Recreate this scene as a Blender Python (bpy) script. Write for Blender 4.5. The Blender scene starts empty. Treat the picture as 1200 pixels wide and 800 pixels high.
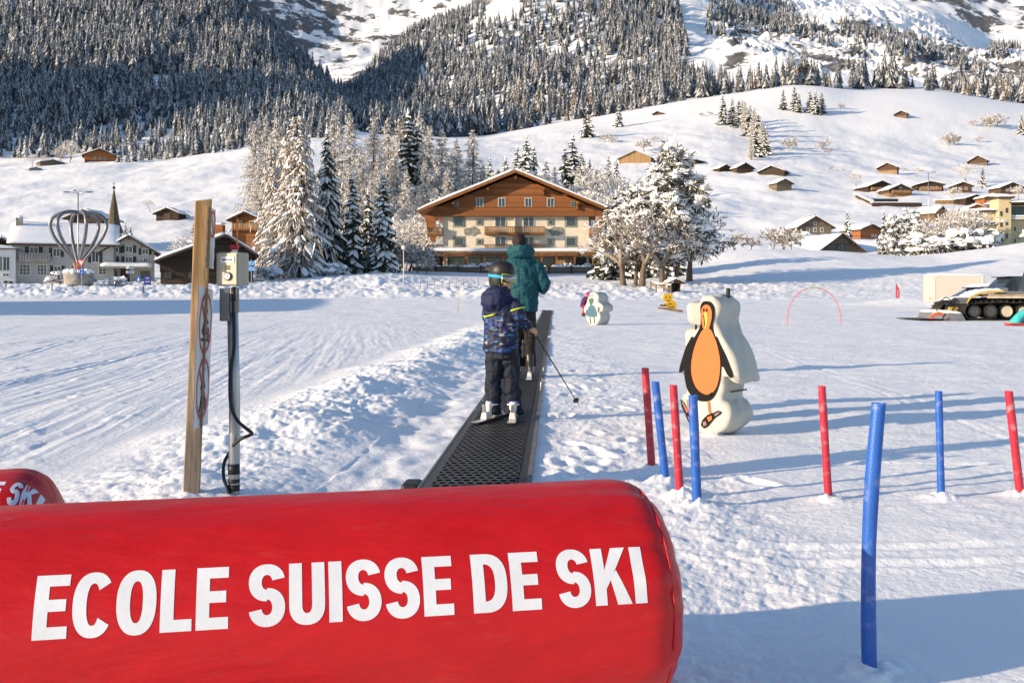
import bpy, bmesh, math, random
import numpy as np
from mathutils import Vector, Matrix
rnd = random.Random(7)
sc = bpy.context.scene
COL = sc.collection
R_ = math.radians
CAMH, F, CX, HY = 1.05, 1200.0, 600.0, 348.0      # camera height, focal length and principal point in photo pixels

def at(px, py, Y):
    return Vector(((px-CX)/F*Y, Y, CAMH+(HY-py)/F*Y))

# ------------------------------------------------------------------ noise
def _h(ix, iy, s):
    n = (ix.astype(np.int64)*374761393 + iy.astype(np.int64)*668265263 + s*974711) & 0xffffffff
    n = ((n ^ (n >> 13))*1274126177) & 0xffffffff
    n = ((n ^ (n >> 16))*2246822519) & 0xffffffff
    return ((n ^ (n >> 15)) & 0xffffff)/float(0xffffff)
def noise(x, y, s=0):
    """2D gradient noise about -1..1"""
    x = np.asarray(x, float); y = np.asarray(y, float)
    ix = np.floor(x); iy = np.floor(y); fx = x-ix; fy = y-iy
    u = fx*fx*fx*(fx*(fx*6-15)+10); v = fy*fy*fy*(fy*(fy*6-15)+10)
    def g(dx, dy):
        a = _h(ix+dx, iy+dy, s)*2*math.pi
        return np.cos(a)*(fx-dx)+np.sin(a)*(fy-dy)
    n0 = g(0, 0)*(1-u)+g(1, 0)*u; n1 = g(0, 1)*(1-u)+g(1, 1)*u
    return (n0*(1-v)+n1*v)*1.5
def fbm(x, y, o=4, s=0, gain=.5):
    t = 0; a = 1
    for i in range(o):
        t = t+a*noise(np.asarray(x)*2**i+i*17.3, np.asarray(y)*2**i-i*9.1, s+i); a *= gain
    return t
def sstep(a, b, x):
    t = np.clip((np.asarray(x, float)-a)/(b-a), 0, 1); return t*t*(3-2*t)

# ------------------------------------------------------------------ tags
def tag(o, label=None, cat=None, group=None, kind=None):
    if label: o['label'] = label
    if cat: o['category'] = cat
    if group: o['group'] = group
    if kind: o['kind'] = kind
    return o
def empty(name, loc=(0, 0, 0), rz=0, label=None, cat=None, group=None):
    o = bpy.data.objects.new(name, None); COL.objects.link(o)
    o.empty_display_size = .2; o.location = loc; o.rotation_euler = (0, 0, rz)
    return tag(o, label, cat, group)
def copy_tree(o, parent=None):
    c = o.copy(); COL.objects.link(c); c.parent = parent
    for ch in list(o.children): copy_tree(ch, c)
    return c
def link_mesh(name, me, mats, parent=None, smooth=False):
    me.name = name
    for m in (mats if isinstance(mats, (list, tuple)) else [mats]): me.materials.append(m)
    if smooth and len(me.polygons): me.polygons.foreach_set('use_smooth', [True]*len(me.polygons))
    o = bpy.data.objects.new(name, me); COL.objects.link(o)
    if parent: o.parent = parent
    return o

# ------------------------------------------------------------------ materials
def new_mat(name):
    m = bpy.data.materials.new(name); m.use_nodes = True
    nt = m.node_tree; b = nt.nodes['Principled BSDF']
    return m, nt, b
def N(nt, t, **kw):
    n = nt.nodes.new(t)
    for k, v in kw.items():
        if k.startswith('i_'):
            key = k[2:]; key = int(key) if key.isdigit() else key.replace('_', ' ')
            n.inputs[key].default_value = v
        else: setattr(n, k, v)
    return n
def ramp(nt, src, stops, interp='LINEAR'):
    r = nt.nodes.new('ShaderNodeValToRGB'); r.color_ramp.interpolation = interp
    el = r.color_ramp.elements
    while len(el) > 1: el.remove(el[-1])
    el[0].position, el[0].color = stops[0][0], (*stops[0][1], 1)
    for p, c in stops[1:]:
        e = el.new(p); e.color = (*c, 1)
    nt.links.new(src, r.inputs['Fac']); return r
def coords(nt, space='Object', scale=(1, 1, 1), rot=(0, 0, 0)):
    tc = nt.nodes.new('ShaderNodeTexCoord'); mp = nt.nodes.new('ShaderNodeMapping')
    mp.inputs['Scale'].default_value = scale; mp.inputs['Rotation'].default_value = rot
    nt.links.new(tc.outputs[space], mp.inputs['Vector']); return mp.outputs['Vector']
def M(name, col, rough=.7, var=.2, scale=3., bump=0., bscale=20., metal=0., spec=.3, stretch=(1, 1, 1), coat=0.):
    m, nt, b = new_mat(name)
    v = coords(nt, 'Object', stretch)
    n = N(nt, 'ShaderNodeTexNoise', i_Scale=scale, i_Detail=5.); nt.links.new(v, n.inputs['Vector'])
    lo = tuple(c*(1-var) for c in col); hi = tuple(min(1, c*(1+var)) for c in col)
    r = ramp(nt, n.outputs['Fac'], [(.3, lo), (.7, hi)])
    nt.links.new(r.outputs['Color'], b.inputs['Base Color'])
    b.inputs['Roughness'].default_value = rough; b.inputs['Metallic'].default_value = metal
    b.inputs['Specular IOR Level'].default_value = spec
    if coat: b.inputs['Coat Weight'].default_value = coat
    if bump:
        n2 = N(nt, 'ShaderNodeTexNoise', i_Scale=bscale, i_Detail=4.); nt.links.new(v, n2.inputs['Vector'])
        bp = N(nt, 'ShaderNodeBump', i_Strength=bump, i_Distance=.02); nt.links.new(n2.outputs['Fac'], bp.inputs['Height'])
        nt.links.new(bp.outputs['Normal'], b.inputs['Normal'])
    return m
def planks(name, col, pitch=.18, axis='Z', var=.35, rough=.75, dark=.35):
    """boards running across axis: dark joints, each board its own tone, streaky grain"""
    m, nt, b = new_mat(name)
    tc = nt.nodes.new('ShaderNodeTexCoord'); sx = nt.nodes.new('ShaderNodeSeparateXYZ')
    nt.links.new(tc.outputs['Object'], sx.inputs[0])
    d = N(nt, 'ShaderNodeMath', operation='DIVIDE'); d.inputs[1].default_value = pitch
    nt.links.new(sx.outputs[axis], d.inputs[0])
    fl = N(nt, 'ShaderNodeMath', operation='FLOOR'); fr = N(nt, 'ShaderNodeMath', operation='FRACT')
    nt.links.new(d.outputs[0], fl.inputs[0]); nt.links.new(d.outputs[0], fr.inputs[0])
    wn = N(nt, 'ShaderNodeTexWhiteNoise', noise_dimensions='1D'); nt.links.new(fl.outputs[0], wn.inputs['W'])
    st = (1, 1, 12) if axis == 'Z' else (12, 12, 1)
    mp = nt.nodes.new('ShaderNodeMapping'); mp.inputs['Scale'].default_value = st
    nt.links.new(tc.outputs['Object'], mp.inputs['Vector'])
    n = N(nt, 'ShaderNodeTexNoise', i_Scale=1.2, i_Detail=6.); nt.links.new(mp.outputs['Vector'], n.inputs['Vector'])
    a = N(nt, 'ShaderNodeMath', operation='ADD'); nt.links.new(wn.outputs['Value'], a.inputs[0]); nt.links.new(n.outputs['Fac'], a.inputs[1])
    h = N(nt, 'ShaderNodeMath', operation='MULTIPLY'); h.inputs[1].default_value = .5; nt.links.new(a.outputs[0], h.inputs[0])
    r = ramp(nt, h.outputs[0], [(.2, tuple(c*(1-var) for c in col)), (.8, tuple(c*(1+var) for c in col))])
    jr = ramp(nt, fr.outputs[0], [(0., (dark,)*3), (.06, (1, 1, 1)), (.94, (1, 1, 1)), (1., (dark,)*3)])
    mx = N(nt, 'ShaderNodeMix', data_type='RGBA', blend_type='MULTIPLY'); mx.inputs['Factor'].default_value = 1
    nt.links.new(r.outputs['Color'], mx.inputs['A']); nt.links.new(jr.outputs['Color'], mx.inputs['B'])
    nt.links.new(mx.outputs['Result'], b.inputs['Base Color'])
    b.inputs['Roughness'].default_value = rough; b.inputs['Specular IOR Level'].default_value = .2
    return m

SNOWC = (.86, .87, .885)
def snow_mat(name, bump=.35, scale=3.):
    m, nt, b = new_mat(name)
    v = coords(nt)
    b.inputs['Base Color'].default_value = (*SNOWC, 1); b.inputs['Roughness'].default_value = .65
    b.inputs['Specular IOR Level'].default_value = .25
    n = N(nt, 'ShaderNodeTexNoise', i_Scale=scale, i_Detail=6.); nt.links.new(v, n.inputs['Vector'])
    bp = N(nt, 'ShaderNodeBump', i_Strength=bump, i_Distance=.1); nt.links.new(n.outputs['Fac'], bp.inputs['Height'])
    nt.links.new(bp.outputs['Normal'], b.inputs['Normal'])
    return m
SNOW = snow_mat('snow')
TSNOW = M('tree_snow', (.84, .84, .85), .7, .05, 1.5)
FROST = M('frosted_twig', (.50, .46, .42), .8, .35, .7)
FROSTW = M('white_frost', (.74, .72, .70), .8, .15, .7)
NEEDLE = M('needle', (.035, .045, .03), .75, .4, 1.)
NEEDLEF = M('frosted_needle', (.075, .08, .075), .8, .6, .9)
LARCH = M('larch_twig', (.30, .275, .245), .8, .4, .8)
BARK = M('bark', (.13, .095, .07), .9, .4, 6., .6, 18., stretch=(1, 1, .25))
WOODO = planks('orange_larch_boards', (.255, .098, .036), .22)
WOODB = planks('brown_boards', (.085, .052, .034), .25)
WOODD = planks('dark_boards', (.045, .032, .025), .25)
WOODG = planks('weathered_boards', (.15, .118, .088), .25)
WOODT = planks('tan_boards', (.30, .19, .10), .12, 'X')
BEAM = M('beam', (.20, .08, .025), .7, .3, 4.)
BEAMD = M('dark_beam', (.06, .04, .03), .7, .3, 4.)
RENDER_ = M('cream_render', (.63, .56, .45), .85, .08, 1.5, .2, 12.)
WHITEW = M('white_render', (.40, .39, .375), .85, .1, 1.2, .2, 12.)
YELLOW = M('yellow_render', (.58, .46, .27), .85, .07, 1., .2, 12.)
STONE = M('grey_stone', (.27, .25, .23), .85, .35, 2.5, .5, 6.)
GREYTRIM = M('grey_green_trim', (.24, .25, .21), .7, .15, 3.)
SHUTTER = M('dark_shutter', (.035, .04, .04), .6, .2, 4.)
FRAMEW = M('white_frame', (.7, .69, .66), .5, .05, 4.)
GLASS = M('window_glass', (.035, .05, .065), .08, .3, 2., spec=.6)
METAL = M('galvanised_steel', (.42, .43, .44), .42, .18, 9., metal=.85)
SILVER = M('silver_paint', (.17, .175, .19), .4, .15, 2., metal=.5)
BLACKP = M('black_plastic', (.018, .018, .02), .5, .2, 6.)
RUBBER = M('black_rubber', (.022, .022, .022), .6, .25, 10.)
DARKM = M('dark_metal', (.03, .03, .032), .45, .3, 8., metal=.3)

# ------------------------------------------------------------------ mesh builder
class MB:
    def __init__(s): s.v = []; s.f = []; s.m = []
    def add(s, vs, fs, mi=0):
        k = len(s.v); s.v.extend([tuple(p) for p in vs]); s.f.extend([tuple(i+k for i in f) for f in fs]); s.m.extend([mi]*len(fs))
    def box(s, c, d, mi=0, rz=0., mtx=None):
        x, y, z = d[0]/2, d[1]/2, d[2]/2
        vs = [Vector((a*x, b*y, e*z)) for e in (-1, 1) for b in (-1, 1) for a in (-1, 1)]
        q = Matrix.Rotation(rz, 4, 'Z') if mtx is None else mtx
        vs = [q @ p + Vector(c) for p in vs]
        s.add(vs, [(0, 2, 3, 1), (4, 5, 7, 6), (0, 1, 5, 4), (2, 6, 7, 3), (0, 4, 6, 2), (1, 3, 7, 5)], mi)
    def hexa(s, b, t, mi=0):
        """b, t: four points each, bottom and top loop"""
        s.add(list(b)+list(t), [(3, 2, 1, 0), (4, 5, 6, 7), (0, 1, 5, 4), (1, 2, 6, 5), (2, 3, 7, 6), (3, 0, 4, 7)], mi)
    def prism(s, poly, y0, y1, mi=0):
        """poly in x,z counter-clockwise seen from -y; extruded along y"""
        n = len(poly)
        vs = [(x, y0, z) for x, z in poly]+[(x, y1, z) for x, z in poly]
        s.add(vs, [tuple(range(n)), tuple(range(2*n-1, n-1, -1))]+[((i+1) % n, i, i+n, (i+1) % n+n) for i in range(n)], mi)
    def tube(s, pts, rad, n=8, mi=0, cap=True, ell=None):
        pts = [Vector(p) for p in pts]; m = len(pts)
        if not isinstance(rad, (list, tuple)): rad = [rad]*m
        k = len(s.v); up = None
        for i, p in enumerate(pts):
            t = (pts[min(i+1, m-1)]-pts[max(i-1, 0)])
            t = t.normalized() if t.length > 1e-9 else Vector((0, 0, 1))
            if up is None:
                up = Vector((0, 0, 1)) if abs(t.z) < .9 else Vector((0, 1, 0))
            a = t.cross(up)
            a = a.normalized() if a.length > 1e-6 else Vector((1, 0, 0))
            b = a.cross(t).normalized(); up = b
            for j in range(n):
                q = 2*math.pi*j/n
                s.v.append(tuple(p+(a*math.cos(q)+b*math.sin(q)*(ell or 1))*rad[i]))
        for i in range(m-1):
            for j in range(n):
                j2 = (j+1) % n
                s.f.append((k+i*n+j, k+i*n+j2, k+(i+1)*n+j2, k+(i+1)*n+j)); s.m.append(mi)
        if cap:
            s.f.append(tuple(k+j for j in range(n-1, -1, -1))); s.m.append(mi)
            s.f.append(tuple(k+(m-1)*n+j for j in range(n))); s.m.append(mi)
    def loft(s, rings, n=16, mi=0):
        """rings of (x, y, z, rx, ry, yaw)"""
        k = len(s.v)
        for r in rings:
            x, y, z, rx, ry = r[:5]; yw = r[5] if len(r) > 5 else 0
            for j in range(n):
                q = 2*math.pi*j/n; a, b = rx*math.cos(q), ry*math.sin(q)
                s.v.append((x+a*math.cos(yw)-b*math.sin(yw), y+a*math.sin(yw)+b*math.cos(yw), z))
        m = len(rings)
        for i in range(m-1):
            for j in range(n):
                j2 = (j+1) % n; s.f.append((k+i*n+j, k+i*n+j2, k+(i+1)*n+j2, k+(i+1)*n+j)); s.m.append(mi)
        s.f.append(tuple(k+j for j in range(n-1, -1, -1))); s.m.append(mi)
        s.f.append(tuple(k+(m-1)*n+j for j in range(n))); s.m.append(mi)
    def ball(s, c, r, n=12, mi=0, mtx=None):
        if not isinstance(r, (list, tuple)): r = (r, r, r)
        k = len(s.v); h = n//2+1
        for i in range(h+1):
            ph = math.pi*i/h
            for j in range(n):
                q = 2*math.pi*j/n
                p = Vector((math.sin(ph)*math.cos(q)*r[0], math.sin(ph)*math.sin(q)*r[1], math.cos(ph)*r[2]))
                if mtx is not None: p = mtx @ p
                s.v.append((p.x+c[0], p.y+c[1], p.z+c[2]))
        for i in range(h):
            for j in range(n):
                j2 = (j+1) % n; s.f.append((k+i*n+j, k+(i+1)*n+j, k+(i+1)*n+j2, k+i*n+j2)); s.m.append(mi)
    def mesh(s, name='m'):
        me = bpy.data.meshes.new(name); me.from_pydata(s.v, [], s.f)
        if any(s.m): me.polygons.foreach_set('material_index', s.m)
        me.update(); return me
    def build(s, name, mats, parent=None, smooth=False, bevel=0., seg=2, auto=None):
        me = s.mesh(name)
        o = link_mesh(name, me, mats, parent, smooth)
        if bevel:
            b = o.modifiers.new('bevel', 'BEVEL'); b.width = bevel; b.segments = seg; b.limit_method = 'ANGLE'; b.angle_limit = R_(35)
        if auto is not None:
            me.polygons.foreach_set('use_smooth', [True]*len(me.polygons))
            bm = bmesh.new(); bm.from_mesh(me)
            for e in bm.edges:
                if len(e.link_faces) == 2 and e.calc_face_angle(0) > R_(auto): e.smooth = False
            bm.to_mesh(me); bm.free()
        return o

def remeshed(mb, voxel, smooth=6, disp=None):
    """fuse overlapping closed lofts into one continuous surface"""
    me = mb.mesh('tmp'); o = bpy.data.objects.new('tmp', me); COL.objects.link(o)
    r = o.modifiers.new('r', 'REMESH'); r.mode = 'VOXEL'; r.voxel_size = voxel
    s = o.modifiers.new('s', 'SMOOTH'); s.factor = .5; s.iterations = smooth
    dg = bpy.context.evaluated_depsgraph_get()
    out = bpy.data.meshes.new_from_object(o.evaluated_get(dg))
    bpy.data.objects.remove(o); bpy.data.meshes.remove(me)
    if disp:
        n = len(out.vertices); co = np.empty(n*3); no = np.empty(n*3)
        out.vertices.foreach_get('co', co); out.vertices.foreach_get('normal', no)
        co = co.reshape(-1, 3); no = no.reshape(-1, 3)
        co = co+no*disp(co)[:, None]
        out.vertices.foreach_set('co', co.ravel()); out.update()
    return out

def smooth_poly(pts, per=6, closed=True):
    n = len(pts); out = []
    for i in range(n if closed else n-1):
        p0, p1, p2, p3 = (np.array(pts[(i+k) % n if closed else min(max(i+k, 0), n-1)], float) for k in (-1, 0, 1, 2))
        for j in range(per):
            t = j/per
            out.append(tuple(.5*(2*p1+(p2-p0)*t+(2*p0-5*p1+4*p2-p3)*t*t+(3*p1-p0-3*p2+p3)*t**3)))
    if not closed: out.append(tuple(pts[-1]))
    return out
# ------------------------------------------------------------------ terrain: heights along rays from valley floor to summits
TAB = [
 (25, [(0, 398.4)]), (40, [(0, 379.5)]),
 (52, [(0, 370), (850, 371)]),
 (70, [(0, 358), (700, 359), (900, 361)]),
 (85, [(0, 349), (500, 350), (900, 352), (1200, 352)]),
 (100, [(0, 336), (250, 336), (450, 336), (600, 340), (720, 341), (800, 342), (900, 342), (1100, 342), (1200, 340)]),
 (115, [(0, 333), (300, 330), (450, 322), (520, 330), (600, 333), (720, 335), (800, 333), (900, 329), (1000, 330), (1200, 324)]),
 (135, [(0, 330), (300, 326), (450, 318), (600, 323), (720, 325), (800, 316), (900, 308), (1000, 309), (1100, 310), (1200, 300)]),
 (155, [(0, 325), (300, 321), (450, 315), (600, 320), (720, 316), (800, 302), (860, 291), (900, 290), (950, 291), (1000, 294), (1040, 298), (1100, 297), (1150, 291), (1200, 284), (1300, 272)]),
 (175, [(0, 316), (300, 310), (450, 308), (600, 313), (750, 305), (900, 295), (1000, 299), (1200, 292)]),
 (200, [(0, 290), (200, 285), (300, 285), (450, 286), (600, 295), (750, 290), (900, 288), (1000, 290), (1200, 281)]),
 (250, [(0, 258), (200, 255), (300, 255), (450, 262), (600, 268), (900, 268), (1000, 265), (1200, 262)]),
 (320, [(0, 228), (100, 226), (200, 222), (300, 218), (450, 235), (600, 240), (750, 240), (850, 235), (1000, 238), (1200, 235)]),
 (400, [(0, 202), (100, 196), (200, 196), (300, 190), (450, 205), (600, 212), (750, 212), (850, 210), (900, 205), (1000, 212), (1200, 215)]),
 (450, [(0, 197), (60, 192), (117, 189), (200, 186), (300, 172), (370, 165), (450, 182), (600, 198), (750, 195), (850, 192), (1000, 200), (1200, 206)]),
 (520, [(0, 194), (117, 187), (200, 185), (300, 171), (370, 162), (450, 166), (570, 178), (680, 178), (750, 176), (850, 175), (1000, 185), (1200, 193)]),
 (620, [(0, 168), (100, 163), (200, 160), (300, 154), (370, 150), (450, 159), (520, 163), (570, 165), (650, 158), (750, 155), (850, 150), (1000, 162), (1200, 172)]),
 (780, [(0, 115), (100, 112), (200, 115), (300, 118), (350, 125), (400, 150), (450, 158), (520, 161), (570, 160), (640, 148), (700, 139), (750, 130), (800, 120), (850, 113), (930, 102), (960, 103), (1000, 109), (1060, 110), (1100, 112), (1200, 126), (1300, 135)]),
 (900, [(0, 75), (100, 75), (200, 85), (300, 100), (350, 115), (400, 150), (450, 155), (520, 155), (570, 152), (640, 140), (750, 122), (850, 108), (930, 98), (1000, 105), (1100, 106), (1200, 118)]),
 (1100, [(0, 12), (100, 15), (200, 28), (280, 60), (330, 85), (370, 120), (400, 140), (450, 135), (520, 125), (600, 108), (680, 95), (750, 88), (800, 85), (850, 82), (900, 84), (1000, 92), (1100, 96), (1200, 104)]),
 (1350, [(0, -70), (100, -65), (200, -45), (260, -5), (290, 25), (320, 52), (345, 78), (368, 98), (400, 128), (450, 105), (500, 80), (560, 65), (600, 60), (680, 50), (750, 48), (800, 52), (850, 60), (900, 66), (1000, 72), (1100, 80), (1200, 90)]),
 (1500, [(0, -20), (200, 0), (300, 60), (345, 95), (370, 112), (400, 120), (450, 85), (500, 55), (560, 30), (590, 15), (640, 5), (700, 5), (750, 12), (800, 20), (850, 38), (900, 45), (1000, 55), (1100, 65), (1200, 78)]),
 (1800, [(0, 40), (300, 90), (370, 115), (400, 112), (450, 72), (490, 45), (540, 22), (580, 2), (600, -8), (700, -30), (780, -25), (830, -10), (870, 10), (900, 18), (950, 25), (1000, 30), (1050, 38), (1100, 48), (1150, 62), (1200, 66)]),
 (2300, [(0, 60), (300, 98), (370, 108), (450, 100), (500, 85), (560, 60), (600, 20), (700, -60), (850, -25), (900, -5), (950, 5), (1000, 8), (1050, 12), (1100, 28), (1140, 68), (1160, 74), (1200, 58)]),
 (3000, [(0, 80), (300, 92), (370, 92), (450, 85), (500, 70), (560, 50), (700, -60), (900, -30), (1000, -22), (1100, -8), (1200, 6)]),
 (3700, [(0, -90), (200, -40), (300, 15), (350, 38), (400, 56), (450, 58), (500, 48), (550, 25), (700, -60), (1200, -60)]),
 (4600, [(0, -260), (200, -190), (300, -130), (400, -80), (480, -50), (580, -60), (700, -110), (1200, -110)]),
 (5200, [(0, -260), (300, -150), (480, -80), (700, -100), (1200, -110)]),
]
_px = np.arange(-200, 1401, 8.)
_ly = np.linspace(math.log(25), math.log(5200), 420)
def _grid():
    Yn = np.array([t[0] for t in TAB], float)
    Z = np.array([CAMH+(HY-np.interp(_px, [p[0] for p in t[1]], [p[1] for p in t[1]]))/F*t[0] for t in TAB])
    Z[0] = 0; Z[1] = 0
    # monotone cubic along depth
    x = np.log(Yn); h = np.diff(x)[:, None]; dl = np.diff(Z, axis=0)/h
    m = np.zeros_like(Z); m[0] = dl[0]; m[-1] = dl[-1]
    w1 = 2*h[1:]+h[:-1]; w2 = h[1:]+2*h[:-1]
    a, b = dl[:-1], dl[1:]; ok = a*b > 0
    with np.errstate(all='ignore'):
        mm = (w1+w2)/(w1/a+w2/b)
    m[1:-1] = np.where(ok, mm, 0)
    out = np.empty((len(_ly), len(_px)))
    for i, l in enumerate(_ly):
        k = min(max(int(np.searchsorted(x, l)-1), 0), len(x)-2)
        hh = x[k+1]-x[k]; t = (l-x[k])/hh
        out[i] = (2*t**3-3*t**2+1)*Z[k]+(t**3-2*t**2+t)*hh*m[k]+(-2*t**3+3*t**2)*Z[k+1]+(t**3-t**2)*hh*m[k+1]
    for _ in range(2):
        o2 = np.pad(out, ((0, 0), (1, 1)), mode='edge')
        out = (o2[:, :-2]+2*o2[:, 1:-1]+o2[:, 2:])/4
    return out
_G = _grid()
def base_h(X, Y):
    X = np.asarray(X, float); Y = np.asarray(Y, float)
    Ys = np.maximum(Y, 25.)
    px = CX+F*X/Ys
    pc = np.clip(px, -199, 1399)
    i = np.clip((np.log(Ys)-_ly[0])/(_ly[1]-_ly[0]), 0, len(_ly)-1.001); j = np.clip((pc-_px[0])/8., 0, len(_px)-1.001)
    i0 = i.astype(int); j0 = j.astype(int); fi = i-i0; fj = j-j0
    z = (_G[i0, j0]*(1-fi)+_G[i0+1, j0]*fi)*(1-fj)+(_G[i0, j0+1]*(1-fi)+_G[i0+1, j0+1]*fi)*fj
    # the valley opens to the left, outside the view, where the low sun comes in
    z = z*sstep(-1000, -150, px)
    # an added hill out of view, raised to keep the low sun off the left woods
    z = z+340*np.exp(-(((X+690)/135)**2+((Y-545)/200)**2))
    return np.where(Y < 25, 0., z)
def relief(X, Y):
    """folds of the meadows, gullies and crags, by real size"""
    a = sstep(90, 240, Y)*(1-sstep(560, 800, Y))
    z = a*(fbm(X/38., Y/60., 3, 11)*1.1+fbm(X/11., Y/16., 3, 12)*.34+fbm(X/3.2, Y/5., 2, 13)*.06)
    b = sstep(800, 1200, Y)
    z = z+b*(fbm(X/190., Y/240., 4, 21)*16)
    px = CX+F*X/np.maximum(Y, 25)
    crag = np.clip(sstep(790, 880, px)*sstep(1000, 1250, Y)*(1-sstep(2300, 2600, Y)*.8)+sstep(2400, 2800, Y)*.35, 0, 1)
    far = sstep(2350, 2700, Y)
    z = z+far*(14*fbm(X/420., Y/300., 3, 36)+7*fbm(X/120., Y/160., 3, 37))
    crag = crag*(1-far)
    rg = 1-np.abs(fbm(X/75.+.004*Y+.6*noise(X/130., Y/130., 33), Y/130.+.8*noise(X/90., Y/110., 34), 5, 31))
    z = z+crag*(rg**2-.5)*17
    c = sstep(82, 92, Y)*(1-sstep(112, 128, Y))*(1-sstep(860, 960, px)*.6)
    z = z+c*(.28*np.abs(fbm(X/1.6, Y/2.4, 3, 41))+.3*fbm(X/7., Y/8., 2, 42))
    return z
BELT0, BELT1, BELTW = (-.207-.0415*3.0, 2.73), (2.17, 63.), .52
def belt_x(Y): return -.207+(np.asarray(Y)-5.73)*.0415
POLE_FEET = [((px-CX)/F*(CAMH*F/(py-HY)), CAMH*F/(py-HY)) for px, py in ((1019, 791), (764, 551), (780, 563), (797, 581), (817, 593), (971, 586), (1103, 586), (1196, 583), (835, 508))]
def micro(X, Y):
    """trampled, groomed and shovelled snow of the field"""
    fade = 1-sstep(45, 80, Y)
    bx = belt_x(Y); dl = (bx-.27)-X; dr = X-(bx+.27)
    onb = ((dl < 0) & (dr < 0))
    z = .009*fbm(X/.9, Y/1.3, 3, 51)*fade+.025*fbm(X/4., Y/6., 2, 52)*fade
    # shovelled heap left of the carpet
    near = 1-sstep(24, 62, Y)
    w = 2.0+.35*noise(Y/2.3, Y*0+3, 60)
    t = np.clip((dl-.38)/w, 0, 1)
    hump = np.sin(np.pi*np.clip(t, 0, 1)**.86)**1.5
    lump = .55*np.abs(fbm(X/.75, Y/.8, 4, 61, .5))+.5*np.abs(fbm(X/.33, Y/.36, 3, 65, .5))*sstep(-.5, .5, noise(X/.9, Y/1.1, 67))
    lump2 = np.clip(fbm(X/1.1+4, Y/1.4, 2, 62)*.8+.45, 0, 1.4)
    start = sstep(3.4, 4.6, Y)*(.62+.38*sstep(6, 8, Y))
    z = z+start*near*hump*(.05+.11*lump2+.095*lump+.026*np.abs(fbm(X/.17, Y/.19, 3, 64, .6)))*np.where(dl > 0, 1, 0)
    # hard pack beside the carpet
    z = z+np.where((dl > 0) & (dl < .55), .02*fbm(X/.25, Y/.5, 2, 66)*near, 0)
    # boot-trampled strip right of the carpet
    tr = np.clip(1-np.abs(dr-.6)/.95, 0, 1); tr = np.where(dr > 0.02, sstep(0, .6, tr), 0)*near
    z = z+tr*(.011*np.abs(fbm(X/.15, Y/.17, 4, 71, .62))+.016*fbm(X/.55, Y/.7, 3, 72))
    # skied-over snow right of it
    rt = sstep(1.2, 2.2, dr)*fade
    z = z+rt*(.0042*fbm(X/.20, Y/.14, 4, 75, .62)+.010*fbm(X/.9, Y/.7, 2, 77)-.010*np.clip(noise((X*.25+Y*.97)/.075, (X*.97-Y*.25)/1.6, 79)-.35, 0, 1)*sstep(-.2, .5, noise(X/1.3, Y/1.1, 80))-.008*np.clip(noise((X*-.3+Y*.95)/.06, (X*.95+Y*.3)/1.2, 88)-.4, 0, 1)+.008*np.abs(fbm((X+.5*Y)/.9, (Y-.5*X)/.22, 3, 76))*sstep(-.3, .4, noise(X/2.5, Y/2.5, 78)))
    # ski tracks running up the left piste
    lf = sstep(2.2, 3.0, dl)*fade
    xr = X+.14*Y; yr = Y-.14*X
    z = z+lf*(1-.6*sstep(15, 45, Y))*(.0065*fbm(xr/.14, yr/4., 3, 81, .6)+.006*fbm(xr/.5, yr/9., 2, 85)-.012*np.clip(noise(xr/.22, yr/14., 84)-.25, 0, 1)+.02*np.clip(fbm(X/.3, Y/.35, 3, 82)-.32, 0, 1))
    # flat bed under the carpet
    z = np.where(onb & (Y < 64), -.05, z)
    # blown heap at the container
    z = z+.55*np.exp(-(((X-29.5)/3.4)**2+((Y-76)/3.)**2))+.45*np.exp(-(((X-31.)/1.2)**2+((Y-72)/1.6)**2))
    # ski tracks: paired grooves swinging over the piste, crossing traverses on the right
    for k, (a, s, c, w, ph, sgn) in enumerate(((-5.2, -.20, .5, 6., 0, 1), (-6.5, -.16, .8, 7.5, 2, 1), (-4.2, -.13, .35, 9., 4, 1), (-8., -.10, .9, 6.5, 1, 1), (-3.4, -.19, .3, 5., 3, 1), (-7.2, -.28, .6, 8., 5, 1), (2.6, .10, .4, 16., 1, .45), (5.2, .17, .6, 19., 4, .4))):
        xc = a+s*Y+c*np.sin(Y/w+ph)
        for o in (-.10, .10):
            q = (X-xc-o)/.034
            z = z+fade*np.where(np.abs(q) < 3.2, sgn*(.6+.5*noise(Y/1.3, X*0+k, 90))*(-.014*np.exp(-q*q)+.007*np.exp(-(np.abs(q)-1.7)**2*2)), 0)
    for k, (a, s, c, w, ph) in enumerate(((5.0, .10, .2, 5., 0), (6.6, -.06, .15, 6.6, 1), (8.6, .16, .25, 7., 2), (10.8, -.10, .2, 6.4, 3), (12.5, .05, .3, 7.6, 0), (4.2, .03, .12, 5.2, 4), (15., .12, .3, 8., 1), (18., -.09, .3, 9., 2))):
        yc = a+s*X+c*np.sin(X/w+ph)
        for o in (-.13, .13):
            q = (Y-yc-o)/.04
            z = z+sstep(.9, 1.6, X-bx)*np.where(np.abs(q) < 3.2, np.clip(noise(X/.8, Y*0+k*3.3, 93)+.35, 0, 1)*(-.011*np.exp(-q*q)+.008*np.exp(-(np.abs(q)-1.7)**2*2)), 0)
    rg_ = random.Random(12)
    near_ = np.where((Y > 5.2) & (Y < 15) & (X > -1) & (X < 4))
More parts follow.
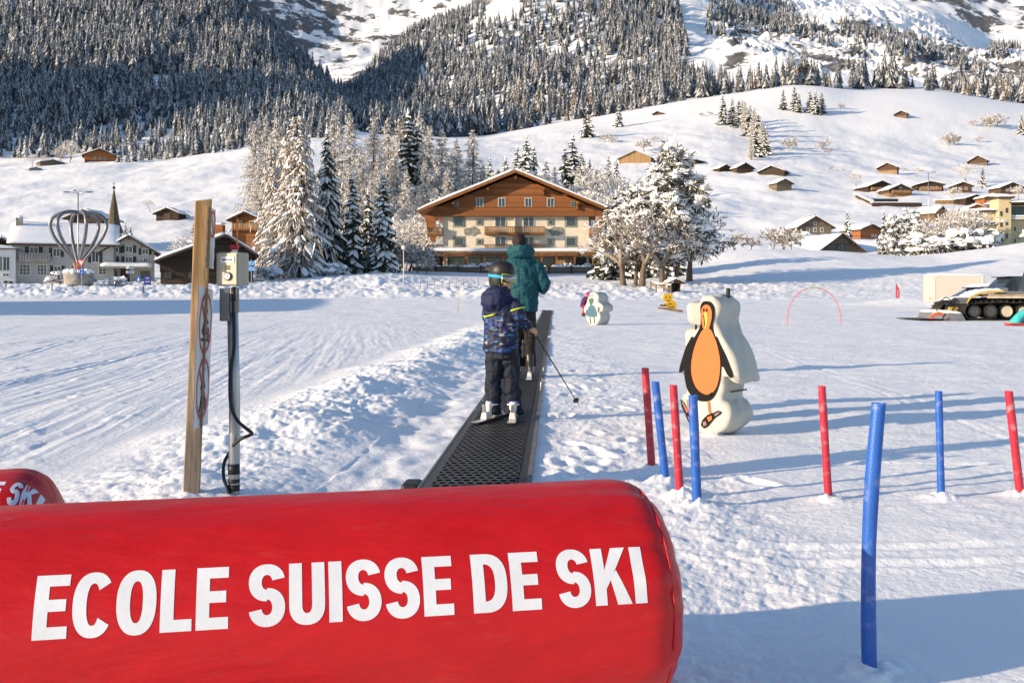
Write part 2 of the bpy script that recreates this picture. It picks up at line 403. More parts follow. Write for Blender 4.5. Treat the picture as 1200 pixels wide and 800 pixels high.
    if len(near_[0]) > 4:
        xs, ys = X[near_], Y[near_]; dz = np.zeros_like(xs)
        for k in range(34):
            yy = rg_.uniform(5.5, 14.5); xx = float(belt_x(yy))+.45+abs(rg_.gauss(0, .55)); an = rg_.uniform(-.5, .5)
            u_ = ((xs-xx)*math.cos(an)+(ys-yy)*math.sin(an))/.055; v_ = (-(xs-xx)*math.sin(an)+(ys-yy)*math.cos(an))/.13
            r2 = u_*u_+v_*v_; dz += np.where(r2 < 9, -.022*np.exp(-r2**1.5)+.008*np.exp(-(np.sqrt(r2)-1.5)**2*3), 0)
        z = z.copy(); z[near_] += dz
    for (a, b) in POLE_FEET:
        q = ((X-a)**2+(Y-b)**2)/.075**2
        z = z+np.where(q < 9, .035*np.exp(-q)*(1+.8*noise(X/.04, Y/.04, 87)), 0)
    return z
def ground(X, Y):
    return base_h(X, Y)+relief(X, Y)
def gz(x, y): return float(ground(np.array([x]), np.array([y]))[0])
def gzm(x, y): return gz(x, y)+float(micro(np.array([float(x)]), np.array([float(y)]))[0])
def hit(px, py, y0=30., y1=1500.):
    """where the ray of a photo pixel meets the ground between two distances"""
    Y = np.exp(np.linspace(math.log(y0), math.log(y1), 1500)); X = (px-CX)/F*Y
    p = HY-(ground(X, Y)-CAMH)/Y*F
    k = np.where(p <= py)[0]
    i = k[0] if len(k) else int(np.argmin(np.abs(p-py)))
    return Vector((X[i], Y[i], gz(X[i], Y[i])))

def build_terrain():
    u = np.concatenate([np.linspace(-1.7, -.56, 60)[:-1], np.linspace(-.56, .56, 840), np.linspace(.56, 1.4, 45)[1:]])
    rows = [np.linspace(-14, 2.0, 50)[:-1]]
    y = 2.0; r = []
    while y < 5000:
        r.append(y); y *= 1.0048 if y < 60 else (1.009 if y < 170 else (1.0095 if y < 900 else 1.007))
    rows = np.concatenate(rows+[np.array(r)])
    Yg, U = np.meshgrid(rows, u, indexing='ij')
    W = np.where(Yg > 12, Yg, 0)+np.where(Yg <= 12, (Yg+np.sqrt((Yg-2)**2*.5+30))*.5+0, 0)
    # blend so that columns fan out smoothly from behind the camera
    Wn = np.sqrt(np.maximum(Yg, 0)**2+1.6**2)+np.maximum(-Yg, 0)*.3
    X = U*Wn
    Z = ground(X, Yg)+micro(X, Yg)
    nr, nc = X.shape
    co = np.stack([X, Yg, Z], -1).reshape(-1, 3)
    idx = np.arange(nr*nc).reshape(nr, nc)
    q = np.stack([idx[:-1, :-1], idx[:-1, 1:], idx[1:, 1:], idx[1:, :-1]], -1).reshape(-1, 4)
    me = bpy.data.meshes.new('snow_ground')
    me.vertices.add(len(co)); me.vertices.foreach_set('co', co.ravel())
    me.loops.add(q.size); me.loops.foreach_set('vertex_index', q.ravel())
    me.polygons.add(len(q)); me.polygons.foreach_set('loop_start', np.arange(0, q.size, 4)); 
    me.update(calc_edges=True)
    px = CX+F*X/np.maximum(Yg, 20); py = HY-(Z-CAMH)/np.maximum(Yg, 2)*F
    rock = sstep(800, 860, px)*sstep(1020, 1150, Yg)*(1-.22*sstep(1700, 2100, Yg))*.99
    rock = np.maximum(rock, 1.0*sstep(2400, 2700, Yg)*(1-.2*sstep(3700, 4300, Yg)))
    rock = np.maximum(rock, np.clip(1.6-((px-187)/34)**2-((py-97)/10)**2, 0, 1)*(Yg > 600)*(Yg < 1100))
    rock = np.maximum(rock, .35*sstep(560, 640, Yg)*(1-sstep(400, 480, px)))
    rock = np.maximum(rock, .35*sstep(900, 1000, Yg)*(sstep(400, 480, px)))
    a = me.attributes.new('rocky', 'FLOAT', 'POINT'); a.data.foreach_set('value', rock.ravel().astype(np.float32))
    fine = (1-sstep(20, 70, Yg))
    a = me.attributes.new('fine', 'FLOAT', 'POINT'); a.data.foreach_set('value', fine.ravel().astype(np.float32))
    m, nt, b = new_mat('snow_and_rock')
    v = coords(nt)
    at_r = N(nt, 'ShaderNodeAttribute', attribute_name='rocky'); at_f = N(nt, 'ShaderNodeAttribute', attribute_name='fine')
    # rock shows where it is steep and broken
    mp = N(nt, 'ShaderNodeMapping'); mp.inputs['Scale'].default_value = (1, .5, 1.6); mp.inputs['Rotation'].default_value = (0, .6, .2); nt.links.new(v, mp.inputs['Vector'])
    n1 = N(nt, 'ShaderNodeTexNoise', i_Scale=.013, i_Detail=9., i_Roughness=.66); nt.links.new(mp.outputs['Vector'], n1.inputs['Vector'])
    ge = N(nt, 'ShaderNodeNewGeometry'); sx = N(nt, 'ShaderNodeSeparateXYZ'); nt.links.new(ge.outputs['Normal'], sx.inputs[0])
    st = N(nt, 'ShaderNodeMapRange'); st.inputs['From Min'].default_value = .97; st.inputs['From Max'].default_value = .72; nt.links.new(sx.outputs['Z'], st.inputs['Value'])
    n5 = N(nt, 'ShaderNodeTexNoise', i_Scale=.22, i_Detail=5., i_Roughness=.7); nt.links.new(mp.outputs['Vector'], n5.inputs['Vector'])
    m5 = N(nt, 'ShaderNodeMath', operation='MULTIPLY_ADD'); m5.inputs[1].default_value = .22; m5.inputs[2].default_value = -.11; nt.links.new(n5.outputs['Fac'], m5.inputs[0])
    m6 = N(nt, 'ShaderNodeMath', operation='ADD'); nt.links.new(m5.outputs[0], m6.inputs[0]); nt.links.new(n1.outputs['Fac'], m6.inputs[1])
    mu = N(nt, 'ShaderNodeMath', operation='MULTIPLY_ADD'); mu.inputs[1].default_value = .14; nt.links.new(st.outputs[0], mu.inputs[0]); nt.links.new(m6.outputs[0], mu.inputs[2])
    ml = N(nt, 'ShaderNodeMath', operation='MULTIPLY'); nt.links.new(mu.outputs[0], ml.inputs[0]); nt.links.new(at_r.outputs['Fac'], ml.inputs[1])
    rk = ramp(nt, ml.outputs[0], [(.57, (0, 0, 0)), (.605, (1, 1, 1))])
    n2 = N(nt, 'ShaderNodeTexNoise', i_Scale=.12, i_Detail=6.); nt.links.new(v, n2.inputs['Vector'])
    rc = ramp(nt, n2.outputs['Fac'], [(.3, (.06, .06, .063)), (.7, (.17, .168, .168))])
    mx = N(nt, 'ShaderNodeMix', data_type='RGBA'); nt.links.new(rk.outputs['Color'], mx.inputs['Factor'])
    n0 = N(nt, 'ShaderNodeTexNoise', i_Scale=.9, i_Detail=4.); nt.links.new(v, n0.inputs['Vector'])
    scol = ramp(nt, n0.outputs['Fac'], [(.3, (.83, .845, .87)), (.7, (.88, .885, .895))])
    nt.links.new(scol.outputs['Color'], mx.inputs['A']); nt.links.new(rc.outputs['Color'], mx.inputs['B'])
    nt.links.new(mx.outputs['Result'], b.inputs['Base Color'])
    b.inputs['Roughness'].default_value = .6; b.inputs['Specular IOR Level'].default_value = .22
    # crust and crumbs close by
    n3 = N(nt, 'ShaderNodeTexNoise', i_Scale=22., i_Detail=6., i_Roughness=.65); nt.links.new(v, n3.inputs['Vector'])
    s3 = N(nt, 'ShaderNodeMath', operation='MULTIPLY'); s3.inputs[1].default_value = .55; nt.links.new(at_f.outputs['Fac'], s3.inputs[0])
    bp = N(nt, 'ShaderNodeBump', i_Distance=.02); nt.links.new(n3.outputs['Fac'], bp.inputs['Height']); nt.links.new(s3.outputs[0], bp.inputs['Strength'])
    n4 = N(nt, 'ShaderNodeTexNoise', i_Scale=.35, i_Detail=7., i_Roughness=.6); nt.links.new(v, n4.inputs['Vector'])
    iv = N(nt, 'ShaderNodeMath', operation='MULTIPLY_ADD'); iv.inputs[1].default_value = -.4; iv.inputs[2].default_value = .4; nt.links.new(at_f.outputs['Fac'], iv.inputs[0])
    bp2 = N(nt, 'ShaderNodeBump', i_Distance=.6); nt.links.new(n4.outputs['Fac'], bp2.inputs['Height']); nt.links.new(iv.outputs[0], bp2.inputs['Strength'])
    nt.links.new(bp.outputs['Normal'], bp2.inputs['Normal']); nt.links.new(bp2.outputs['Normal'], b.inputs['Normal'])
    o = link_mesh('snow_ground', me, m, None, True)
    return tag(o, kind='structure')
build_terrain()
# ------------------------------------------------------------------ trees
def spruce_mb(H, R, seed, levels=26, nb=7, snow=.75, droop=.42, low=.06, lift=1., seg=3, fringe=True, wf=.2):
    """needle fronds in whorls, each under its own load of snow; 0 needles, 1 snow"""
    r = random.Random(seed); mb = MB()
    for i in range(levels):
        t = (i+r.random()*.6)/levels; z = H*(low+(.985-low)*t**.92)
        L = R*(1-t)**.8*(.85+.3*r.random())+.10
        a0 = r.random()*6.28
        for b in range(max(3, int(nb*(1-.45*t)))):
            a = a0+6.283*b/nb+r.uniform(-.3, .3); l = L*r.uniform(.62, 1.08)
            d = Vector((math.cos(a), math.sin(a), 0)); s = Vector((-d.y, d.x, 0))
            w = (wf*l+.10)*r.uniform(.8, 1.25); dr = droop*r.uniform(.7, 1.3)
            rows = []
            for k in range(seg+1):
                q = k/seg
                p = d*l*q+Vector((0, 0, z-dr*l*q**1.5+.10*l*max(0, q-.7)))+s*r.uniform(-.06, .06)*l
                ww = w*(.45, 1., .75, .12)[k] if seg == 3 else w*(1-q*.85)
                rows.append((p, ww))
            vs = []
            for p, ww in rows:
                vs += [p-s*ww*r.uniform(.8, 1.2)-Vector((0, 0, ww*r.uniform(.5, .9))), p, p+s*ww*r.uniform(.8, 1.2)-Vector((0, 0, ww*r.uniform(.5, .9)))]
            fs = []
            for k in range(seg):
                fs += [(3*k, 3*k+1, 3*k+4, 3*k+3), (3*k+1, 3*k+2, 3*k+5, 3*k+4)]
            mb.add(vs, fs, 0)
            if fringe:
                for k in range(1, seg+1):
                    for e in (0, 2):
                        p = vs[3*k+e]; c = rows[k][0]
                        o = d*r.uniform(-.1, .1)*l
                        mb.add([p+d*w*.35, p-d*w*.35, p+o-Vector((0, 0, r.uniform(.12, .3)*l**.7+.05))+(p-c)*.25], [(0, 1, 2)], 0)
            if r.random() < snow:
                h = (.05+.06*l)*lift*r.uniform(.6, 1.4); k0 = 0 if r.random() < .6 else 1
                vs2 = []; f0 = r.uniform(.55, .95)
                for k in range(k0, seg+1):
                    p, ww = rows[k]; ww *= f0*r.uniform(.75, 1.15)
                    up = Vector((0, 0, 1))
                    vs2 += [p-s*ww-up*(ww*.62-.02), p-s*ww*.55+up*(h*.75-ww*.2), p+up*h, p+s*ww*.55+up*(h*.75-ww*.2), p+s*ww-up*(ww*.62-.02)]
                m = seg-k0; fs2 = []
                for k in range(m):
                    for e in range(4): fs2.append((5*k+e, 5*k+e+1, 5*k+6+e, 5*k+5+e))
                fs2.append(tuple(5*m+e for e in range(5)))
                mb.add(vs2, fs2, 1)
    # snowy tip
    mb.tube([(0, 0, H*.93), (0, 0, H*1.01)], [.10+.008*H, .02], 5, 1)
    return mb
def trunk_mb(H, r0, seed=1, lean=.01, n=7):
    r = random.Random(seed); mb = MB(); pts = []; rad = []
    for k in range(7):
        q = k/6; pts.append((r.uniform(-1, 1)*lean*H*q, r.uniform(-1, 1)*lean*H*q, H*q-.3*(k == 0))); rad.append(r0*(1-.9*q)+.01)
    mb.tube(pts, rad, n); return mb
def larch_mb(H, R, seed, levels=34, nb=6, tw=9, low=.1, dens=1.):
    """bare larch: thin drooping boughs hung with rimed twigs; 0 twig, 1 rime"""
    r = random.Random(seed); mb = MB()
    for i in range(levels):
        t = (i+r.random())/levels; z = H*(low+(1-low)*t)
        L = R*(1-t)**.7*(.55+.6*r.random())+.2
        for b in range(nb):
            a = r.random()*6.283; l = L*r.uniform(.6, 1.1)
            d = Vector((math.cos(a), math.sin(a), 0)); s = Vector((-d.y, d.x, 0)); dr = r.uniform(.1, .45)
            P = lambda q: d*l*q+Vector((0, 0, z-dr*l*q+.18*l*q*q))
            mb.tube([P(0), P(.5), P(1)], [.035+.008*l, .03, .012], 3, 0, cap=False)
            for k in range(int(tw*dens)):
                q = r.uniform(.15, 1); p = P(q); e = s*r.choice((-1, 1))*r.uniform(.1, .42)*(1.1-q*.6)*l**.7+d*r.uniform(0, .3)*l**.6-Vector((0, 0, r.uniform(.05, .5)*l**.6))
                wv = Vector((r.uniform(-1, 1), r.uniform(-1, 1), r.uniform(-.3, 1))).normalized()*r.uniform(.025, .06)
                mb.add([p+wv, p-wv, p+e*.6-wv*.8, p+e, p+e*.6+wv*.8], [(0, 1, 2, 3, 4)], 1 if r.random() < .82 else 0)
    return mb
def broad_mb(H, seed, levels=5, spread=.55, n0=5, r0=.16, twig=5, frost=.6, droop=0., tw=.03):
    """bare broadleaf: forked limbs ending in rimed twigs; 0 bark twig, 1 rime. trunk apart"""
    r = random.Random(seed); mb = MB(); tr = MB()
    def grow(p, d, l, rad, lv):
        n = 3; pts = [p]; q = p; dd = d
        for k in range(n):
            dd = (dd+Vector((r.uniform(-1, 1), r.uniform(-1, 1), r.uniform(-.5, .8)-droop))*.18).normalized()
            q = q+dd*l/n; pts.append(q)
        (tr if lv == 0 else mb).tube(pts, [rad*(1-.14*k) for k in range(n+1)], 6 if lv < 2 else 3, 0, cap=False)
        if lv > 0 and lv < 4:      # snow lying along the limb
            if r.random() < frost:
                mb.tube([x+Vector((0, 0, rad*.75)) for x in pts], [max(rad*.45, .012)]*4, 4, 1, cap=False)
        if lv >= levels:
            for k in range(twig):
                b = pts[r.randint(1, 3)]
                e = (dd+Vector((r.uniform(-1, 1), r.uniform(-1, 1), r.uniform(-.7, .8)-droop))*.9).normalized()*l*r.uniform(.35, .9)
                wv = Vector((r.uniform(-1, 1), r.uniform(-1, 1), r.uniform(-1, 1))).normalized()*tw*r.uniform(.5, 1.4)
                mb.add([b+wv*.7, b-wv*.7, b+e*.6-wv, b+e, b+e*.6+wv], [(0, 1, 2, 3, 4)], 1 if r.random() < frost else 0)
            return
        m = n0 if lv == 0 else r.choice((2, 3, 3))
        a0 = r.random()*6.28
        for k in range(m):
            a = a0+6.283*k/m+r.uniform(-.5, .5)
            side = Vector((math.cos(a), math.sin(a), 0)); side = (side-dd*side.dot(dd)).normalized()
            nd = (dd*(1-spread*.6)+side*spread*r.uniform(.7, 1.3)+Vector((0, 0, .12-droop))).normalized()
            b = pts[-1] if (k < 2 or lv == 0) else pts[-2]
            grow(b, nd, l*r.uniform(.62, .86), rad*.58, lv+1)
    grow(Vector((0, 0, -.25)), Vector((r.uniform(-.05, .05), r.uniform(-.05, .05), 1)), H*.24, r0, 0)
    zs = [v[2] for v in mb.v]; k = H/max(zs)
    for b in (mb, tr): b.v = [(x*k, y*k, z*k if z > 0 else z) for x, y, z in b.v]
    return mb, tr
def clump(mb, c, R, r, snow=.95, n=42):
    """a pine tuft: dark needles below, a cushion of snow above"""
    for k in range(n):
        d = Vector((r.gauss(0, 1), r.gauss(0, 1), r.gauss(-.15, .7))).normalized()
        p = c+d*R*r.uniform(.3, .9); e = (d+Vector((0, 0, -.2))).normalized()*R*r.uniform(.35, .7)
        s = d.cross(Vector((r.uniform(-1, 1), r.uniform(-1, 1), r.uniform(-1, 1)))).normalized()*R*r.uniform(.05, .14)
        mb.add([p-s, p+s, p+e+s*.4, p+e-s*.4], [(0, 1, 2, 3)], 0 if r.random() < .62 else 1)
    if r.random() < snow:
        k = len(mb.v); n1, n2 = 8, 4; off = Vector((r.uniform(-.25, .25), r.uniform(-.25, .25), .25))*R
        sx, sy, sz = R*r.uniform(.45, .85), R*r.uniform(.45, .85), R*r.uniform(.3, .55)
        for i in range(n2+1):
            ph = math.pi*(.02+.68*i/n2)
            for j in range(n1):
                q = 6.283*j/n1; f = r.uniform(.68, 1.22)
                mb.v.append((c.x+off.x+math.sin(ph)*math.cos(q)*sx*f, c.y+off.y+math.sin(ph)*math.sin(q)*sy*f, c.z+off.z+math.cos(ph)*sz*f))
        for i in range(n2):
            for j in range(n1):
                j2 = (j+1) % n1; mb.f.append((k+i*n1+j, k+(i+1)*n1+j, k+(i+1)*n1+j2, k+i*n1+j2)); mb.m.append(1)
        mb.f.append(tuple(k+j for j in range(n1))); mb.m.append(1)
def pine_mb(H, seed, W, trunks, low=.2, nl=60, cl=.75, top=.98):
    """snow-burdened pine: trunks, limbs and tufts at the limb ends"""
    r = random.Random(seed); cr = MB(); tr = MB()
    tops = []
    for (x0, y0, x1, y1, h, rad) in trunks:
        pts = []; 
        for k in range(8):
            q = k/7; pts.append(Vector((x0+(x1-x0)*q**1.3+r.uniform(-.12, .12)*(k > 0), y0+(y1-y0)*q+r.uniform(-.12, .12)*(k > 0), h*q-.3*(k == 0))))
        tr.tube(pts, [rad*(1-.82*k/7) for k in range(8)], 8); tops.append((pts, h))
    for i in range(nl):
        pts, h = r.choice(tops); t = low+(top-low)*(i+r.random())/nl
        f = t*7*.999; k = int(f); p = pts[k].lerp(pts[k+1], f-k)
        a = r.random()*6.283; prof = min(1, .5+1.2*t)*max(.05, 1.06-t)**.75*1.15
        l = W*prof*r.uniform(.35, 1.05); d = Vector((math.cos(a), math.sin(a), r.uniform(-.18, .42)))
        mid = p+d*l*.5+Vector((0, 0, .1*l)); e = p+d*l
        cr.tube([p, mid, e], [.05+.02*l, .04+.01*l, .02], 4, 2, cap=False)
        cr.tube([p+Vector((0, 0, .07)), mid+Vector((0, 0, .07)), e+Vector((0, 0, .05))], [.04, .05, .03], 4, 1, cap=False)
        for q in range(r.randint(2, 4)):
            c = p.lerp(e, r.uniform(.45, 1.05))+Vector((r.gauss(0, .35), r.gauss(0, .35), r.gauss(.05, .25)))
            clump(cr, c, cl*r.uniform(.55, 1.15), r)
    return cr, tr

def tree_proto(name, crown, trunk, crown_mats, trunk_mat=BARK):
    root = bpy.data.objects.new(name, None); root.empty_display_size = .3
    cm = crown.mesh('crown'); tm = trunk.mesh('trunk')
    for m in crown_mats: cm.materials.append(m)
    tm.materials.append(trunk_mat); tm.polygons.foreach_set('use_smooth', [True]*len(tm.polygons))
    return (name, cm, tm)
def plant(proto, loc, s=1., rz=0., label=None, cat='tree', group=None, sw=None, tilt=0.):
    name, cm, tm = proto
    e = empty(name, loc, rz, label, cat, group); e.scale = (s*(sw or 1), s*(sw or 1), s); e.rotation_euler.x = tilt
    for nm, me in (('trunk', tm), ('crown', cm)):
        c = bpy.data.objects.new(nm, me); COL.objects.link(c); c.parent = e
    return e

SPRUCE = [tree_proto('snowy_spruce', spruce_mb(10, 2.2, 40+k, 24, 7, .8, .45), trunk_mb(9.6, .17, k), [NEEDLE, TSNOW]) for k in range(4)]
SLIM = [tree_proto('slim_spruce', spruce_mb(10, 1.45, 60+k, 30, 8, .72, .62, low=.03, lift=1.5), trunk_mb(9.6, .15, k), [NEEDLE, TSNOW]) for k in range(3)]
def great_mb():
    """old many-leadered spruce-larch: long drooping brown boughs, fringes of rimed twigs, pads of snow"""
    r = random.Random(91); mb = MB(); H = 20.; R = 5.0
    for (x0, h0, sc_) in ((-.3, 1., 1.), (-2.1, .86, .62), (1.5, .93, .7)):
        lv = int(50*h0*(1 if sc_ == 1 else .8))
        for i in range(lv):
            t = (i+r.random())/lv; z = H*h0*(.06+.94*t)
            L = R*sc_*(1.02-t)**.62*(.6+.5*r.random())+.25
            for b in range(9 if sc_ == 1 else 7):
                a = r.random()*6.283; l = L*r.uniform(.6, 1.1); d = Vector((math.cos(a), math.sin(a), 0)); s = Vector((-d.y, d.x, 0)); dr = r.uniform(.45, .95)
                o = Vector((x0*(.4+.6*min(1, z/(H*.5))), 0, 0))
                P = lambda q: o+d*l*q+Vector((0, 0, z-dr*l*q**1.4+.12*l*q*q))
                mb.tube([P(0), P(.4), P(.75), P(1)], [.05+.008*l, .04, .03, .015], 3, 0, cap=False)
                for k in range(8):
                    q = r.uniform(.2, 1); p = P(q); e = s*r.choice((-1, 1))*r.uniform(.1, .4)*(1.15-q*.6)*l**.6+d*r.uniform(0, .3)*l**.5-Vector((0, 0, r.uniform(.2, .8)*l**.5))
                    wv = Vector((r.uniform(-1, 1), r.uniform(-1, 1), r.uniform(-.2, 1))).normalized()*r.uniform(.04, .09)
                    mb.add([p+wv, p-wv, p+e*.6-wv*.9, p+e, p+e*.6+wv*.9], [(0, 1, 2, 3, 4)], 1 if r.random() < .46 else 0)
                for k in range(2 if r.random() < .75 else 0):      # a pad of snow pressed along the bough
                    q0 = r.uniform(.25, .65); q1 = min(1.02, q0+r.uniform(.22, .4)); w = r.uniform(.10, .26)*(l/4+.5); c = []
                    for q in np.linspace(q0, q1, 4): c.append(P(q)+Vector((0, 0, .05+.3*w)))
                    mb.tube(c, [w*.35, w, w*.9, w*.3], 6, 2, ell=.6)
    return mb
GREAT = tree_proto('great_spruce', great_mb(), trunk_mb(19.4, .42, 4), [M('rimed_brown_needle', (.22, .165, .115), .8, .5, .8), FROSTW, TSNOW])
GREATD = tree_proto('great_spruce', spruce_mb(20, 4.0, 93, 52, 11, .7, .62, low=.05, lift=1.2, wf=.11), trunk_mb(19.4, .38, 5), [NEEDLE, TSNOW])
LARCHES = [tree_proto('frosted_larch', larch_mb(16, 3.1, 20+k, 50, 8, 13), trunk_mb(15.8, .2, 30+k, .006), [LARCH, FROSTW]) for k in range(4)]
def _b(name, H, seed, mats, **kw):
    c, t = broad_mb(H, seed, **kw); return tree_proto(name, c, t, mats)
BROAD = [_b('frosted_broadleaf', 8, 100+k, [FROST, FROSTW], levels=4, n0=5, twig=7, frost=.62, spread=.6, tw=.06) for k in range(3)]
BUSH = [_b('frosted_bush', 3.0, 120+k, [M('bush_twig', (.24, .19, .14), .8, .4, 2.), FROSTW], levels=3, n0=8, twig=9, frost=.5, spread=.85, r0=.05, tw=.035) for k in range(3)]
SNOWBUSH = []
for k in range(3):
    _m = MB(); _r = random.Random(300+k)
    for q in range(16): clump(_m, Vector((_r.gauss(0, .55), _r.gauss(0, .4), _r.uniform(.2, .8))), _r.uniform(.3, .5), _r, .95, 16)
    _t = MB(); _t.tube([(0, 0, -.2), (0, 0, .5)], [.05, .03], 5)
    SNOWBUSH.append(tree_proto('snowy_shrub', _m, _t, [NEEDLEF, TSNOW]))

# --- the big mountain woods -------------------------------------------------
def low_conifer(seed, tiers=6, n=7, slim=.17):
    r = random.Random(seed); V = []; Fa = []; mi = []
    for i in range(tiers):
        t = i/tiers; z0 = .06+.94*t; rr = slim*(1-t)**.85*r.uniform(.85, 1.15)+.012; top = min(1.02, z0+.28*(1-t)+.07)
        k = len(V); V.append((r.uniform(-.01, .01), r.uniform(-.01, .01), top))
        a0 = r.random()*6
        for j in range(2*n):
            q = a0+math.pi*j/n; f = rr*(1.15 if j % 2 else .62)*r.uniform(.8, 1.2)
            V.append((f*math.cos(q), f*math.sin(q), z0-(.035 if j % 2 else -.03)*r.uniform(.6, 1.4)))
        for j in range(2*n):
            Fa.append((k, k+1+j, k+1+(j+1) % (2*n))); mi.append(1 if r.random() < .46 else 0)
    return np.array(V), np.array(Fa), np.array(mi)
def wood_points():
    g = np.random.default_rng(5); out = []
    def scatter(n, x0, x1, y0, y1, mask, hmin, hmax, density=None):
        X = g.uniform(x0, x1, n); Y = g.uniform(y0, y1, n); Z = ground(X, Y)
        px = CX+F*X/Y; py = HY-(Z-CAMH)/Y*F
        ok = ((((px-187)/30)**2+((py-97)/8)**2 > 1) | (Y > 1100)) & (((px-590)/24)**2+((py-12)/13)**2 > 1) & (px > -60) & (px < 1260) & (py > -30) & mask(px, py, X, Y)
        H = g.uniform(hmin, hmax, n)*(density(X, Y) if density else 1)*(.75+.35*(noise(X/60, Y/60, 7)+.5))
        for a in zip(X[ok], Y[ok], Z[ok], H[ok]): out.append(a)
    # left mountain
    gap = lambda X, Y: noise(X/70., Y/90., 91)+.5*noise(X/22., Y/30., 92)
    scatter(15000, -760, 40, 455, 1420, lambda px, py, X, Y: (px < 400) & (Y > 458+14*noise(X/25., X*0, 3)+np.where(px > 300, 60, 0)) & (py < 186) & (gap(X, Y) < .66), 12, 32, lambda X, Y: .42+.58*sstep(460, 900, Y))
    scatter(1700, -300, -20, 900, 1600, lambda px, py, X, Y: (px > 330) & (px < 480) & (gap(X, Y) < .8), 13, 20)
    # right mountain: everything above the meadow crest up to the crags
    def right(px, py, X, Y):
        crest = np.interp(px, [400, 450, 520, 570, 640, 700, 750, 800, 850, 930, 1000, 1060, 1200, 1300], [640, 680, 760, 800, 810, 815, 815, 815, 815, 812, 850, 860, 815, 815])
        topY = np.interp(px, [380, 420, 560, 590, 620, 780, 800, 812, 826, 840, 900, 930, 975, 1000, 1060, 1130, 1160, 1200, 1300], [1850, 1850, 1850, 1700, 1800, 1750, 1500, 1000, 960, 960, 940, 930, 920, 930, 930, 930, 940, 940, 940])
        g1 = gap(X, Y)
        return (px > 395) & (Y > crest) & (Y < topY*(1+.03*noise(X/40., Y/40., 95))) & (g1 < np.where(px > 830, .5, .75))
    scatter(17000, -330, 1000, 640, 1850, right, 10, 30)
    # strips of trees on the crags
    def strips(px, py, X, Y):
        s = (np.abs(py-np.interp(px, [830, 870, 930, 975], [8, 12, 28, 50])) < np.interp(px, [830, 900, 975], [38, 22, 6])) & (px > 828) & (px < 978)
        s |= (np.abs(py-np.interp(px, [985, 1075], [38, 66])) < 9) & (px > 985) & (px < 1080)
        s |= (np.abs(py-np.interp(px, [1040, 1160], [40, 88])) < 5) & (px > 1040) & (px < 1160)
        s |= (np.abs(py-np.interp(px, [1150, 1200], [55, 40])) < 16) & (px > 1160)
        return s & (gap(X, Y) < .35)
    scatter(9000, 200, 1000, 1000, 2300, strips, 14, 22)
    return out
WOOD = wood_points()
FNEEDLE = M('hazed_needle', (.086, .096, .103), .85, .5, .05); FFROST = M('hazed_rime', (.41, .425, .45), .8, .4, .06); FBROWN = M('forest_bare_twig', (.17, .13, .095), .85, .4, .05)  # needle and rime lightened and blued to stand in for haze
